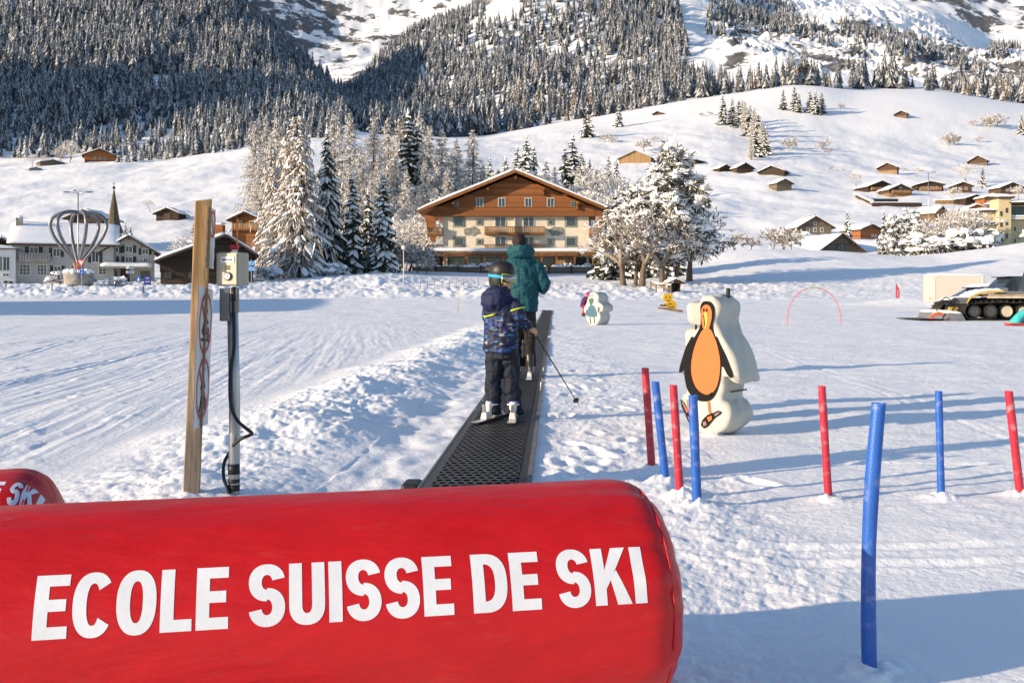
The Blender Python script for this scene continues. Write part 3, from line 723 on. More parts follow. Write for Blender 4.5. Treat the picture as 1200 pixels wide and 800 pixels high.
def build_wood():
    pts = np.array(WOOD); g = np.random.default_rng(9)
    size = pts[:, 3]/pts[:, 1]
    px = CX+F*pts[:, 0]/pts[:, 1]
    py = HY-(pts[:, 2]-CAMH)/pts[:, 1]*F
    vis = (px > 0) & (px < 1200)
    order = np.argsort(-np.where(vis, size, 0))
    single = set(order[:270].tolist())
    rest = np.array([i for i in range(len(pts)) if i not in single])
    protos = [low_conifer(k, 7, 6, .125+.018*(k % 3)) for k in range(6)]
    Vs, Fs, Ms = [], [], []; k = 0
    which = g.integers(0, 6, len(pts))
    for p in range(6):
        sel = rest[which[rest] == p]; V, Fa, mi = protos[p]
        a = g.uniform(0, 6.28, len(sel)); s = pts[sel, 3]; wd = s*g.uniform(.85, 1.25, len(sel))
        X = (V[None, :, 0]*np.cos(a)[:, None]-V[None, :, 1]*np.sin(a)[:, None])*wd[:, None]+pts[sel, 0][:, None]
        Y = (V[None, :, 0]*np.sin(a)[:, None]+V[None, :, 1]*np.cos(a)[:, None])*wd[:, None]+pts[sel, 1][:, None]
        Z = V[None, :, 2]*s[:, None]+pts[sel, 2][:, None]-.4
        Vs.append(np.stack([X, Y, Z], -1).reshape(-1, 3))
        f = Fa[None]+(np.arange(len(sel))*len(V))[:, None, None]+k
        Fs.append(f.reshape(-1, 3)); brown = (noise(pts[sel, 0]/45., pts[sel, 1]/60., 77) > .18) & (pts[sel, 1] < 1080) & (px[sel] > 560) & (g.random(len(sel)) < .65)
        Mt = np.tile(mi, (len(sel), 1)); Mt = np.where(brown[:, None] & (Mt == 0), 2, Mt); Ms.append(Mt.ravel()); k += len(sel)*len(V)
    V = np.concatenate(Vs); Fa = np.concatenate(Fs); mi = np.concatenate(Ms)
    me = bpy.data.meshes.new('mountain_forest')
    me.vertices.add(len(V)); me.vertices.foreach_set('co', V.ravel())
    me.loops.add(Fa.size); me.loops.foreach_set('vertex_index', Fa.ravel())
    me.polygons.add(len(Fa)); me.polygons.foreach_set('loop_start', np.arange(0, Fa.size, 3)); me.polygons.foreach_set('material_index', mi.astype(np.int32))
    me.update(calc_edges=True)
    o = link_mesh('mountain_forest', me, [FNEEDLE, FFROST, FBROWN])
    tag(o, 'mass of snow-dusted conifers covering the mountainsides', kind='stuff')
    # the nearest ones stand as trees of their own
    pm = []
    for q in range(5):
        V, Fa, mi = low_conifer(500+q, 10, 8, .13+.02*(q % 3)); me = bpy.data.meshes.new('forest_spruce'); me.from_pydata(V.tolist(), [], Fa.tolist()); me.polygons.foreach_set('material_index', mi.astype(np.int32)); me.materials.append(FNEEDLE); me.materials.append(FFROST); pm.append(me)
    for n, i in enumerate(sorted(single)):
        x, y, z, h = pts[i]
        o = bpy.data.objects.new('forest_spruce', pm[n % 5]); COL.objects.link(o)
        o.location = (x, y, z-.3); o.scale = (h*g.uniform(.9, 1.2),)*2+(h,); o.rotation_euler = (0, 0, g.uniform(0, 6.28))
        left = px[i] < 430
        tag(o, 'snow-dusted spruce at the lower edge of the shaded forest on the left mountain' if left else 'snow-dusted spruce along the lower edge of the sunlit forest above the right meadow',
            'tree', 'spruces at the foot of the left mountain' if left else 'spruces above the right meadow')
build_wood()
# ------------------------------------------------------------------ buildings
def window(parent, x, z, w, h, y=0., frame=FRAMEW, div=2, bars=1, shutters=None, depth=.06, glass=GLASS, label=None):
    """a window in the local wall plane y: frame part with its pane as sub-part"""
    fb = MB(); t = min(.07, w*.12)
    for sx in (-1, 1): fb.box((x+sx*(w/2-t/2), y-depth/2, z), (t, depth, h))
    for sz in (-1, 1): fb.box((x, y-depth/2, z+sz*(h/2-t/2)), (w-2*t, depth, t))
    for k in range(1, div): fb.box((x-w/2+w*k/div, y-depth/2+.004, z), (t*.7, depth*.8, h-2*t))
    for k in range(1, bars): fb.box((x, y-depth/2+.008, z-h/2+h*k/bars), (w-2*t, depth*.6, t*.45))
    o = fb.build('window', frame, parent)
    pb = MB(); pb.box((x, y-.012, z), (w-2*t+.01, .02, h-2*t+.01)); pb.build('pane', glass, o)
    if shutters:
        for sx in (-1, 1):
            s = MB(); s.box((x+sx*(w/2+w*.22+.01), y-.035, z), (w*.42, .05, h+.06)); s.build('shutter', shutters, o)
    return o
def snow_slab(p0, p1, q1, q0, th, seed, nx=18, ny=9):
    """a blanket of snow on a roof plane p0-p1 (eave) to q0-q1 (ridge), softly rounded and uneven"""
    r = random.Random(seed); mb = MB(); p0, p1, q0, q1 = map(Vector, (p0, p1, q0, q1))
    top = []; ph = r.random()*9
    for j in range(ny+1):
        for i in range(nx+1):
            u, v = i/nx, j/ny
            p = (p0.lerp(p1, u)).lerp(q0.lerp(q1, u), v)
            e = min(1, min(u, 1-u)*nx/1.3)*1.0; f = min(1, v*ny/1.2+.55)
            hgt = th*(.35+.65*e)*f*(1+.16*math.sin(5*u+ph)+.12*math.sin(9*v+3*u+ph)+r.uniform(-.05, .05))
            top.append((p.x, p.y, p.z+hgt))
    n = nx+1
    bot = [(p0.lerp(p1, i/nx)).lerp(q0.lerp(q1, i/nx), j/ny) for j in range(ny+1) for i in range(nx+1)]
    k = len(top); fs = []
    for j in range(ny):
        for i in range(nx):
            a = j*n+i; fs.append((a, a+1, a+n+1, a+n)); fs.append((k+a+n, k+a+n+1, k+a+1, k+a))
    for i in range(nx): fs.append((k+i, k+i+1, i+1, i)); a = ny*n+i; fs.append((a, a+1, k+a+1, k+a))
    for j in range(ny): a = j*n; fs.append((a, a+n, k+a+n, k+a)); a += nx; fs.append((k+a, k+a+n, a+n, a))
    mb.add(top+[tuple(b) for b in bot], fs); return mb
def gable_house(name, label, loc, w, d, hw, rise, rz=0., wall=WOODB, base=None, base_h=0., roofm=BEAMD, over=.6, overf=.8, snow=.4, cat='house',
                group=None, apex=0., ridge='y', windows=(), door=None, balcony=(), chimney=None, sink=1.2, upper=None, snow_cover=1., eave_l=None, eave_r=None, seed=1, beams=True):
    """house whose gable looks along local -y (ridge 'y') or whose eave does (ridge 'x'). windows: (x, z, w, h, kind)"""
    e = empty(name, loc, rz, label, cat, group)
    W = w/2; el = hw if eave_l is None else eave_l; er = hw if eave_r is None else eave_r
    top = hw+rise; th = .22
    if ridge == 'y':
        zt = lambda x: el+(top-el)*(x+W)/(apex+W) if x < apex else er+(top-er)*(W-x)/(W-apex)
        b = MB()
        if base: b.prism([(-W, -sink), (W, -sink), (W, base_h), (-W, base_h)], 0, d)
        else: b.prism([(-W, -sink), (W, -sink), (W, er), (apex, top), (-W, el)], 0, d)
        b.build('wall', base or wall, e)
        if base:
            u = MB(); u.prism([(-W-.06, base_h), (W+.06, base_h), (W+.06, er), (apex, top), (-W-.06, el)], -.06, d+.06); u.build('upper_wall', wall, e)
        sl = (top-el)/(apex+W); sr = (top-er)/(W-apex); y0, y1 = -overf, d+overf*.6
        zl = el-sl*over; zr = er-sr*over
        r = MB(); s = MB()
        A = lambda x, y, z: (x, y, z)
        r.hexa([(-W-over, y0, zl), (apex, y0, top), (apex, y1, top), (-W-over, y1, zl)], [(-W-over, y0, zl+th), (apex, y0, top+th), (apex, y1, top+th), (-W-over, y1, zl+th)])
        r.hexa([(apex, y0, top), (W+over, y0, zr), (W+over, y1, zr), (apex, y1, top)], [(apex, y0, top+th), (W+over, y0, zr+th), (W+over, y1, zr+th), (apex, y1, top+th)])
        ro = r.build('roof', roofm, e)
        for m, (pa, pb, qb, qa) in enumerate((((-W-over+.03, y1-.03, zl+th), (-W-over+.03, y0+.03, zl+th), (apex, y0+.03, top+th), (apex, y1-.03, top+th)),
                                 ((W+over-.03, y0+.03, zr+th), (W+over-.03, y1-.03, zr+th), (apex, y1-.03, top+th), (apex, y0+.03, top+th)))):
            sm = snow_slab(pa, pb, qb, qa, snow, seed*7+m); s.add(sm.v, sm.f)
        s.build('roof_snow', SNOW, ro, True)
        if beams:
            bm_ = MB()
            for x in (-W-over*.5, -W*.5+apex*.5, apex, W*.5+apex*.5, W+over*.5):
                z = (el+sl*(x+W) if x < apex else er+sr*(W-x)) if abs(x-apex) > .01 else top
                bm_.box((x, -overf/2-.07, z-.16), (.16, overf-.16, .18))
            bm_.build('purlin_ends', roofm, e)
    else:
        D = d/2; b = MB()
        # ridge along x: profile in y,z extruded along x
        pr = [(0, -sink), (d, -sink), (d, hw), (D, top), (0, hw)]
        vs = [(-W, y, z) for y, z in pr]+[(W, y, z) for y, z in pr]; n = 5
        b.add(vs, [tuple(range(n-1, -1, -1)), tuple(range(n, 2*n))]+[(i, (i+1) % n, (i+1) % n+n, i+n) for i in range(n)])
        b.build('wall', base or wall, e)
        sl = rise/D; ze = hw-sl*overf; r = MB(); s = MB(); x0, x1 = -W-over, W+over
        r.hexa([(x0, -overf, ze), (x1, -overf, ze), (x1, D, top), (x0, D, top)], [(x0, -overf, ze+th), (x1, -overf, ze+th), (x1, D, top+th), (x0, D, top+th)])
        r.hexa([(x0, D, top), (x1, D, top), (x1, d+overf, ze), (x0, d+overf, ze)], [(x0, D, top+th), (x1, D, top+th), (x1, d+overf, ze+th), (x0, d+overf, ze+th)])
        ro = r.build('roof', roofm, e)
        for m, q in enumerate((((x0+.03, -overf+.03, ze+th), (x1-.03, -overf+.03, ze+th), (x1-.03, D, top+th), (x0+.03, D, top+th)), ((x1-.03, d+overf-.03, ze+th), (x0+.03, d+overf-.03, ze+th), (x0+.03, D, top+th), (x1-.03, D, top+th)))):
            sm = snow_slab(*q, snow, seed*7+m); s.add(sm.v, sm.f)
        s.build('roof_snow', SNOW, ro, True)
    fy = -.062 if base and ridge == 'y' else -.002
    for q in windows:
        x, z, ww, hh = q[:4]; k = q[4] if len(q) > 4 else ''
        window(e, x, z, ww, hh, fy if z > base_h else -.002, frame=FRAMEW if 'd' not in k else BEAMD, div=3 if '3' in k else (1 if '1' in k else 2), bars=3 if 'b' in k else 1, shutters=SHUTTER if 's' in k else None)
    if door:
        x, ww, hh = door; m = MB(); m.box((x, -.05, hh/2-.02), (ww, .09, hh)); do = m.build('door', BEAMD, e)
        m = MB(); m.box((x+ww*.35, -.12, hh*.48), (.05, .05, .16)); m.build('handle', METAL, do)
    for (x0, x1, z, dep) in balcony:
        add_balcony(e, x0, x1, z, dep, fy)
    if chimney:
        x, y, z, h = chimney; m = MB(); m.box((x, y, z+h/2), (.7, .7, h)); c = m.build('chimney', STONE, e)
        m = MB(); m.ball((x, y, z+h+.02), (.45, .45, .22), 8); m.build('snow_cap', SNOW, c, True)
    return e
def add_balcony(e, x0, x1, z, dep, fy=0., mat=WOODT, h=1.0, rail=BEAM):
    m = MB(); m.box(((x0+x1)/2, fy-dep/2, z-.08), (x1-x0, dep, .16)); o = m.build('balcony', rail, e)
    m = MB(); n = max(3, int((x1-x0)/.28))
    for k in range(n):
        x = x0+(x1-x0)*(k+.5)/n; m.box((x, fy-dep+.03, z+h*.47), ((x1-x0)/n*.78, .035, h*.86))
    for sx in (x0+.02, x1-.02): m.box((sx, fy-dep/2, z+h*.47), (.035, dep-.1, h*.86))
    m.build('balustrade', mat, o)
    m = MB(); m.box(((x0+x1)/2, fy-dep+.03, z+h*.93), (x1-x0+.06, .10, .09)); m.box(((x0+x1)/2, fy-dep+.005, z+.06), (x1-x0+.02, .06, .12)); m.build('handrail', rail, o)
    return o

# ---------------- the big hotel in the middle
def hotel():
    Y = 150.; S = F/Y                    # 8 px per metre
    X = lambda px: (px-604)/S
    Zb = 4.5; Z = lambda py: CAMH+(HY-py)/S-Zb
    e = empty('hotel', ((604-CX)/S, Y, Zb), 0, 'large timber gabled chalet hotel with cream lower floors and long balconies', 'hotel')
    x0, x1 = X(519), X(690); D = 19.
    m = MB(); m.box(((x0+x1)/2, D/2, (Z(252)-2)/2), (x1-x0, D, Z(252)+2)); m.build('wall', RENDER_, e)
    # upper timber gable, proud of the plaster
    top = Z(203.5); ev = Z(252); sl = (top-Z(243))/(X(604)-X(508))
    gw = MB(); gx0, gx1 = X(511), X(697); zt = lambda x: top-.35-sl*abs(x)
    gw.prism([(gx0, ev-.25), (gx1, ev-.25), (gx1, zt(gx1)), (0, zt(0)), (gx0, zt(gx0))], -.9, D+.4)
    gw.build('gable_wall', WOODO, e)
    # shaped side brackets under the eaves
    for s, px in ((-1, 500), (1, 707)):
        b = MB(); xa = X(511) if s < 0 else X(697); xb = X(497) if s < 0 else X(711)
        pr = [(xa, Z(285)), (xa+s*.7, Z(283)), (xb-s*.2, zt(abs(xb))-.9), (xb, zt(abs(xb))-.15), (xa, zt(abs(xa))-.05)]
        if s > 0: pr = pr
        else: pr = pr[::-1]
        if s > 0: b.prism(pr, -.85, -.55)
        else: b.prism(pr, -.85, -.55)
        b.build('eave_bracket', WOODO, e)
    # moulding between gable and plaster, three ornaments at the purlins
    b = MB(); b.box((0, -.95, ev-.12), (gx1-gx0, .16, .22)); b.box((0, -.95, Z(243.5)), (gx1-gx0-3, .14, .12)); b.box((0, -.95, Z(229)), (gx1-gx0-8, .12, .10))
    b.build('cornice', BEAM, e)
    for px in (532, 572, 604, 636, 676):
        b = MB(); x = X(px); b.box((x, -1.5, zt(abs(x))-.42), (.34, 1.5, .42)); b.box((x, -1.1, zt(abs(x))-.95), (.26, .6, .7)); b.build('purlin', BEAM, e)
    # roof
    th = .28; y0, y1 = -2.6, D+1.4; xe = X(491); zr = lambda x: top-sl*abs(x)
    r = MB(); s = MB()
    r.hexa([(xe, y0, zr(xe)), (0, y0, top), (0, y1, top), (xe, y1, zr(xe))], [(xe, y0, zr(xe)+th), (0, y0, top+th), (0, y1, top+th), (xe, y1, zr(xe)+th)])
    r.hexa([(0, y0, top), (-xe, y0, zr(xe)), (-xe, y1, zr(xe)), (0, y1, top)], [(0, y0, top+th), (-xe, y0, zr(xe)+th), (-xe, y1, zr(xe)+th), (0, y1, top+th)])
    ro = r.build('roof', BEAM, e)
    f = MB()
    for sg in (-1, 1):
        f.hexa([(sg*xe, y0-.06, zr(xe)-.15), (0, y0-.06, top-.15), (0, y0-.003, top-.15), (sg*xe, y0-.003, zr(xe)-.15)] if sg > 0 else [(0, y0-.06, top-.15), (-xe, y0-.06, zr(xe)-.15), (-xe, y0-.003, zr(xe)-.15), (0, y0-.003, top-.15)],
               [(sg*xe, y0-.06, zr(xe)+th), (0, y0-.06, top+th), (0, y0-.003, top+th), (sg*xe, y0-.003, zr(xe)+th)] if sg > 0 else [(0, y0-.06, top+th), (-xe, y0-.06, zr(xe)+th), (-xe, y0-.003, zr(xe)+th), (0, y0-.003, top+th)])
    f.build('fascia', BEAM, ro)
    for a, b_ in (((xe, y1, zr(xe)+th), (xe, y0-.05, zr(xe)+th)), ((-xe, y0-.05, zr(xe)+th), (-xe, y1, zr(xe)+th))):
        yA, yB = a[1], b_[1]
        q = snow_slab(a, b_, (0, yB, top+th), (0, yA, top+th), .42, 3, 30, 14); s.add(q.v, q.f)
    s.build('roof_snow', SNOW, ro, True)
    m = MB(); m.box((4.2, 9, top-.2), (1.1, 1.1, 2.2)); c = m.build('chimney', STONE, e)
    m = MB(); m.ball((4.2, 9, top+.95), (.75, .75, .35), 10); m.build('snow_cap', SNOW, c, True)
    # windows of the gable
    for px in (562.5, 588, 619, 645): window(e, X(px), Z(238), 1.05, 1.35, -.902, FRAMEW, 2, 1)
    for px in (535, 672): window(e, X(px), Z(240), .85, .85, -.902, GREYTRIM, 2, 2)
    # windows of the plastered floors, wide grey-green painted surrounds
    def sur(px, py, w, h, div=1):
        x, z = X(px), Z(py); o = window(e, x, z, w, h, -.07, GREYTRIM, div, 1)
        t = MB(); 
        for sx in (-1, 1): t.box((x+sx*(w/2+.12), -.03, z), (.24, .055, h+.36))
        for sz in (-1, 1): t.box((x, -.03, z+sz*(h/2+.09)), (w+.02, .05, .17))
        t.build('painted_surround', GREYTRIM, o)
    for py in (260, 283):
        for px in (538, 669): sur(px, py, 1.35, 1.25)
        for px in (562, 645.5): sur(px, py+.5, .62, .66)
        for px in (586.5, 619.5):
            window(e, X(px), Z(py), 1.65, 1.45, -.03, FRAMEW, 2, 1)
    # painted crests
    for px, sd in ((554, 3), (652, 5)):
        g = random.Random(sd); pts = []
        for k in range(14):
            a = 6.283*k/14; pts.append((X(px)+math.cos(a)*1.35*g.uniform(.7, 1.1), Z(271.5)+math.sin(a)*.78*g.uniform(.65, 1.15)))
        pts = smooth_poly(pts, 3); mb = MB(); mb.prism(pts, -.018, -.001); mb.build('painted_crest', M('crest_paint_%d' % sd, (.21, .21, .19), .85, .5, 2.5), e)
    # balconies
    add_balcony(e, X(568), X(638), Z(274), 1.5, 0)
    add_balcony(e, X(568), X(638), Z(293.5), 1.3, 0, h=.85)
    for py, hh in ((275.5, 1.15), (293.5, .8)):
        add_balcony(e, X(501), X(519)-.02, Z(py), 1.6, .6, h=hh); add_balcony(e, X(690)+.02, X(708), Z(py), 1.6, .6, h=hh)
    # recessed centre of the loggia
    for px in (603,):
        m = MB(); m.box((X(px), -.25, Z(272.5)), (.18, .5, Z(252)-Z(293))); m.build('loggia_post', RENDER_, e)
    # ground floor: canopy with its own snow, posts, dark openings
    m = MB(); cx0, cx1 = X(497), X(716); m.hexa([(cx0, -3.4, Z(297.5)), (cx1, -3.4, Z(297.5)), (cx1, -.01, Z(294)), (cx0, -.01, Z(294))], [(cx0, -3.4, Z(295.5)), (cx1, -3.4, Z(295.5)), (cx1, -.01, Z(292.5)), (cx0, -.01, Z(292.5))])
    ca = m.build('canopy', WOODT, e)
    q = snow_slab((cx0+.05, -3.35, Z(295.5)), (cx1-.05, -3.35, Z(295.5)), (cx1-.05, -.05, Z(292.5)), (cx0+.05, -.05, Z(292.5)), .38, 8, 50, 4); q.build('canopy_snow', SNOW, ca, True)
    m = MB(); m.box(((cx0+cx1)/2, -3.3, Z(299.5)), (cx1-cx0-.2, .2, .3)); m.build('canopy_beam', BEAM, ca)
    for px in (500, 523, 547, 566, 588, 612, 634, 651, 672, 693, 713):
        m = MB(); m.box((X(px), -3.1, Z(309)), (.24, .24, Z(300)-Z(318.5))); m.build('canopy_post', BEAM, e)
    for px, w in ((508, 2.0), (535, 2.6), (557, 1.7), (578, 2.0), (600, 2.2), (625, 2.0), (643, 1.5), (680, 1.8)):
        window(e, X(px), Z(310), w, 2.1, -.03, BEAMD, 3, 1)
    m = MB(); m.box((X(659), -1.2, Z(310)), (2.3, 2.2, Z(299)-Z(321))); m.build('porch_box', WOODT, e)
    for s in (-1, 1):
        m = MB(); m.box((s*(x1+1.3), 4.5, Z(307)), (2.55, 9, Z(294)-Z(326))); m.build('side_wing', WOODB, e)
    return e
hotel()
# terrace wall in front of the hotel, board by board section
_w = empty('terrace_wall', (0, 143, 0), 0, 'long dark board wall of the terrace in front of the hotel', 'wall')
for k in range(9):
    xa = (484+k*26.5-CX)/F*143; xb = (484+(k+1)*26.5-CX)/F*143
    m = MB(); zt = CAMH+(HY-312.5)/F*143; m.box(((xa+xb)/2, 0, zt-.9), (xb-xa-.05, .12, 1.8)); m.build('board_panel', WOODG, _w)
    m = MB(); m.box((xa, -.1, zt-.85), (.2, .16, 2.0)); m.build('wall_post', BEAMD, _w)
    if k % 2 == 0 or k > 5:
        m = MB(); m.tube([(xa+.3, 0, zt+.03), ((xa+xb)/2, 0, zt+.05), (xb-.3, 0, zt+.03)], [.08, .13, .07], 6); m.build('wall_snow', SNOW, _w, True)
for i, (px, s) in enumerate(((506, .9), (517, .6), (531, .7), (545, .65), (554, .8), (572, 1.0), (585, .7), (634, .6), (652, .75), (663, .9), (676, .6), (688, .85), (702, .9))):
    p = at(px, 315.5, 145.5); p.z = CAMH+(HY-316)/F*145.5
    plant(SNOWBUSH[i % 3], p, s, i*1.7, 'small snow-heaped shrub on the hotel terrace behind the board wall', 'shrub', 'shrubs along the hotel terrace', sw=1.2)

# ---------------- village at the left
def wx(px, Y): return (px-CX)/F*Y
def wz(py, Y): return CAMH+(HY-py)/F*Y
def village_left():
    # long plastered house under a broad snow roof
    Y = 116.; s = F/Y; zb = wz(333, Y); xm = (20+131)/2
    X = lambda px: (px-xm)/s; Z = lambda py: wz(py, Y)-zb
    win = [(X(43), Z(297.5), .95, 1.45, 's'), (X(67), Z(296), .8, .95, 's'), (X(109), Z(300), .8, 1.4, 's'), (X(33.5), Z(316.5), 1.15, 1.25, 'b3'), (X(51.5), Z(316.5), 1.05, 1.25, 'b3'), (X(68), Z(316.5), .8, .95, 's'), (X(86), Z(316), .8, 1.0, 'b'), (X(117), Z(316), .9, 1.1, 'b')]
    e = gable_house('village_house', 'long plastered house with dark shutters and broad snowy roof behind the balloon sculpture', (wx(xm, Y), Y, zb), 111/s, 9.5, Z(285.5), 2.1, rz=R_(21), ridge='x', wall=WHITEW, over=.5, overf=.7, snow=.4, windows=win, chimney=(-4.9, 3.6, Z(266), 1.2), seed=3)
    add_balcony(e, X(28), X(61), Z(305.5), .9, 0, mat=M('balcony_iron', (.25, .25, .25), .6), h=.8, rail=STONE)
    m = MB()
    for px in (20.6, 130.6): m.tube([(X(px), -.12, Z(286)), (X(px), -.12, 0)], .05, 6)
    m.build('downpipe', DARKM, e)
    # white flat house at the edge
    Y = 113.; s = F/Y; zb = wz(338, Y); e = empty('white_house', (wx(2, Y), Y, zb), R_(22), 'white boxy house with big dark windows cut off by the left edge', 'house')
    X = lambda px: (px-2)/s; Z = lambda py: wz(py, Y)-zb
    m = MB(); m.box((X(-10), 4, Z(292)/2-.5), (28/s*1.9, 8, Z(292)+1)); m.build('wall', FRAMEW, e)
    for px, py, w, h in ((7, 309, .75, 1.6), (1, 309, .3, 1.6), (6.5, 322, .7, .35), (9, 332.5, 1.05, .75)): window(e, X(px), Z(py), w, h, -.003, FRAMEW, 2)
    m = MB(); m.box((X(-10), 4, Z(291.5)), (28/s*1.9+.5, 8.6, .12)); ro = m.build('roof', BEAMD, e)
    q = snow_slab((X(-38), -.3, Z(291)), (X(18.5), -.3, Z(291)), (X(18.5), 8.2, Z(288)), (X(-38), 8.2, Z(288)), .35, 5, 12, 6); q.build('roof_snow', SNOW, ro, True)
    p = hit(4, 300, 118, 200)
    gable_house('timber_house', 'brown timber house under snow peeping over the white boxy house at the far left', (wx(2, 126), 126, wz(330, 126)), 4.2, 8, 3.6, 1.6, rz=.5, wall=WOODD, snow=.4, seed=61)
    # gabled house with a terrace roof in front
    Y = 119.; s = F/Y; zb = wz(333, Y); xm = 151
    X = lambda px: (px-xm)/s; Z = lambda py: wz(py, Y)-zb
    win = [(X(136.5), Z(293), .75, .65, 's'), (X(151), Z(292), .85, .8, 's'), (X(169), Z(294.5), .75, .7, 's'), (X(133), Z(304), .75, .6, 's'), (X(151), Z(304), .85, .65, 's'), (X(169.5), Z(305), .55, .65, ''), (X(132), Z(323), 1.2, 1.0, 'd'), (X(169), Z(322), 1.0, .8, 'd')]
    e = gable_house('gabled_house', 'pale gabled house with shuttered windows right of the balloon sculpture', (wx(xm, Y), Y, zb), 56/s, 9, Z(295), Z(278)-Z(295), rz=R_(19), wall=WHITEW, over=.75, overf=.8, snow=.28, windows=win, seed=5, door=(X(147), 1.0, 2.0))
    m = MB(); m.hexa([(X(121), -1.9, Z(315)), (X(177), -1.9, Z(315)), (X(177), -.03, Z(311)), (X(121), -.03, Z(311))], [(X(121), -1.9, Z(313)), (X(177), -1.9, Z(313)), (X(177), -.03, Z(309.5)), (X(121), -.03, Z(309.5))])
    ca = m.build('porch_roof', GREYTRIM, e)
    q = snow_slab((X(121), -1.87, Z(313)), (X(177), -1.87, Z(313)), (X(177), -.06, Z(309.5)), (X(121), -.06, Z(309.5)), .3, 8, 16, 4); q.build('porch_snow', SNOW, ca, True)
    # dark low chalet behind the sign post
    Y = 108.; s = F/Y; zb = wz(337, Y); xm = 243
    X = lambda px: (px-xm)/s; Z = lambda py: wz(py, Y)-zb
    e = gable_house('dark_chalet', 'wide dark timber chalet with snowy roof behind the wooden sign post', (wx(xm, Y), Y, zb), 104/s, 11, Z(303), Z(277)-Z(303), rz=R_(16), wall=WOODD, base=WOODB, base_h=1.6, apex=X(264), over=.55, overf=1.5, snow=.34, eave_l=Z(306), eave_r=Z(297), windows=[(X(199), Z(321), .8, 1.1, 'd'), (X(228), Z(322), 1.3, .9, 'd'), (X(285), Z(312), .9, .8, 'd')], balcony=[(X(255), X(292), Z(316), 1.0)], seed=9, chimney=(X(224), 4, Z(296), 1.3))
    # orange chalet above it
    Y = 165.; s = F/Y
    p = at(288, 273, Y); p.z = min(gz(p.x, Y)-.2, wz(276, Y))
    zb = p.z; Z = lambda py: wz(py, Y)-zb
    e = gable_house('orange_chalet', 'bright orange timber chalet with balcony above the dark chalet', p, 32/s, 7, Z(257), Z(249.5)-Z(257), wall=WOODO, over=.7, overf=1., snow=.3, windows=[(-1, Z(262), .8, .9), (1, Z(262), .8, .9)], balcony=[(-2, 2, Z(269), 1.)], seed=10)
    m = MB(); m.box((-5.0, -.8, Z(272)), (3.4, 1.6, 2.2)); m.build('annex', WOODO, e)
    q = snow_slab((-6.8, -1.7, Z(264)), (-3.2, -1.7, Z(264)), (-3.2, .1, Z(262.5)), (-6.8, .1, Z(262.5)), .3, 4, 8, 4); q.build('annex_snow', SNOW, e, True)
    # slender church steeple
    Y = 172.; s = F/Y; e = empty('church_steeple', (wx(133.5, Y), Y, wz(300, Y)), 0, 'slender dark shingled church spire with a ball on its tip', 'steeple')
    Z = lambda py: wz(py, Y)-wz(300, Y); m = MB()
    m.loft([(0, 0, Z(273), 1.55, 1.55, .39), (0, 0, Z(262), 1.0, 1.0, .39), (0, 0, Z(240), .52, .52, .39), (0, 0, Z(222), .08, .08, .39)], 8); m.build('spire', M('mossy_shingle', (.085, .075, .045), .85, .45, 2.2, .6, 14., stretch=(1, 1, 3)), e, auto=20)
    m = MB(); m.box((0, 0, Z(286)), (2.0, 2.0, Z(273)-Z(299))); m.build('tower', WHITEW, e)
    m = MB(); m.ball((0, 0, Z(220)), .26, 10); m.tube([(0, 0, Z(222)), (0, 0, Z(213.5))], .045, 5); m.box((0, 0, Z(215)), (.5, .06, .06)); m.build('finial', DARKM, e, True)
    # dark barn with a broad roof behind the sculpture, little barn on the slope
    Y = 190.; p = Vector((wx(100, Y), Y, wz(268, Y)))
    gable_house('broad_barn', 'broad dark barn roof half hidden behind the hoops of the balloon sculpture', p, 6.2, 8, wz(255, Y)-p.z, 1.3, wall=WOODD, over=.9, overf=1., snow=.3, seed=11, cat='barn')
    p = hit(196, 258, 170, 330); s = F/p.y
    gable_house('slope_barn', 'small black barn alone on the shaded slope right of the church spire', p, 26/s, 6, 8/s, 5.5/s, wall=WOODD, over=.7, overf=.8, snow=.35, seed=12, cat='barn', door=(0, 1.6, 1.8))
    p = hit(117, 189.5, 300, 520); s = F/p.y
    gable_house('hill_chalet', 'sunlit orange chalet alone on the left hill under the forest', p+Vector((0, 0, -.3)), 33/s, 9, 8.5/s, 7/s, rz=.35, wall=WOODO, base=WOODB, base_h=2/s, over=1.2, overf=1.5, snow=.45, windows=[(-2, 1.8, 1, 1), (0, 1.8, 1, 1), (2, 1.8, 1, 1)], seed=13)
    p = hit(62, 193.5, 300, 520); s = F/p.y
    gable_house('low_shed', 'low snow-covered stone shed left of the orange hill chalet', p+Vector((0, 0, -.4)), 28/s, 6, 3.4/s, 3.2/s, rz=.7, wall=WOODG, over=.5, overf=.6, snow=.6, seed=14, cat='shed')
    p = hit(42, 199.5, 300, 520); s = F/p.y
    gable_house('stone_hut', 'tiny stone hut at the lower end of the shed on the left hill', p+Vector((0, 0, -.3)), 14/s, 4, 1.8/s, 1.8/s, rz=.7, wall=STONE, over=.3, overf=.3, snow=.4, seed=15, cat='hut')
village_left()

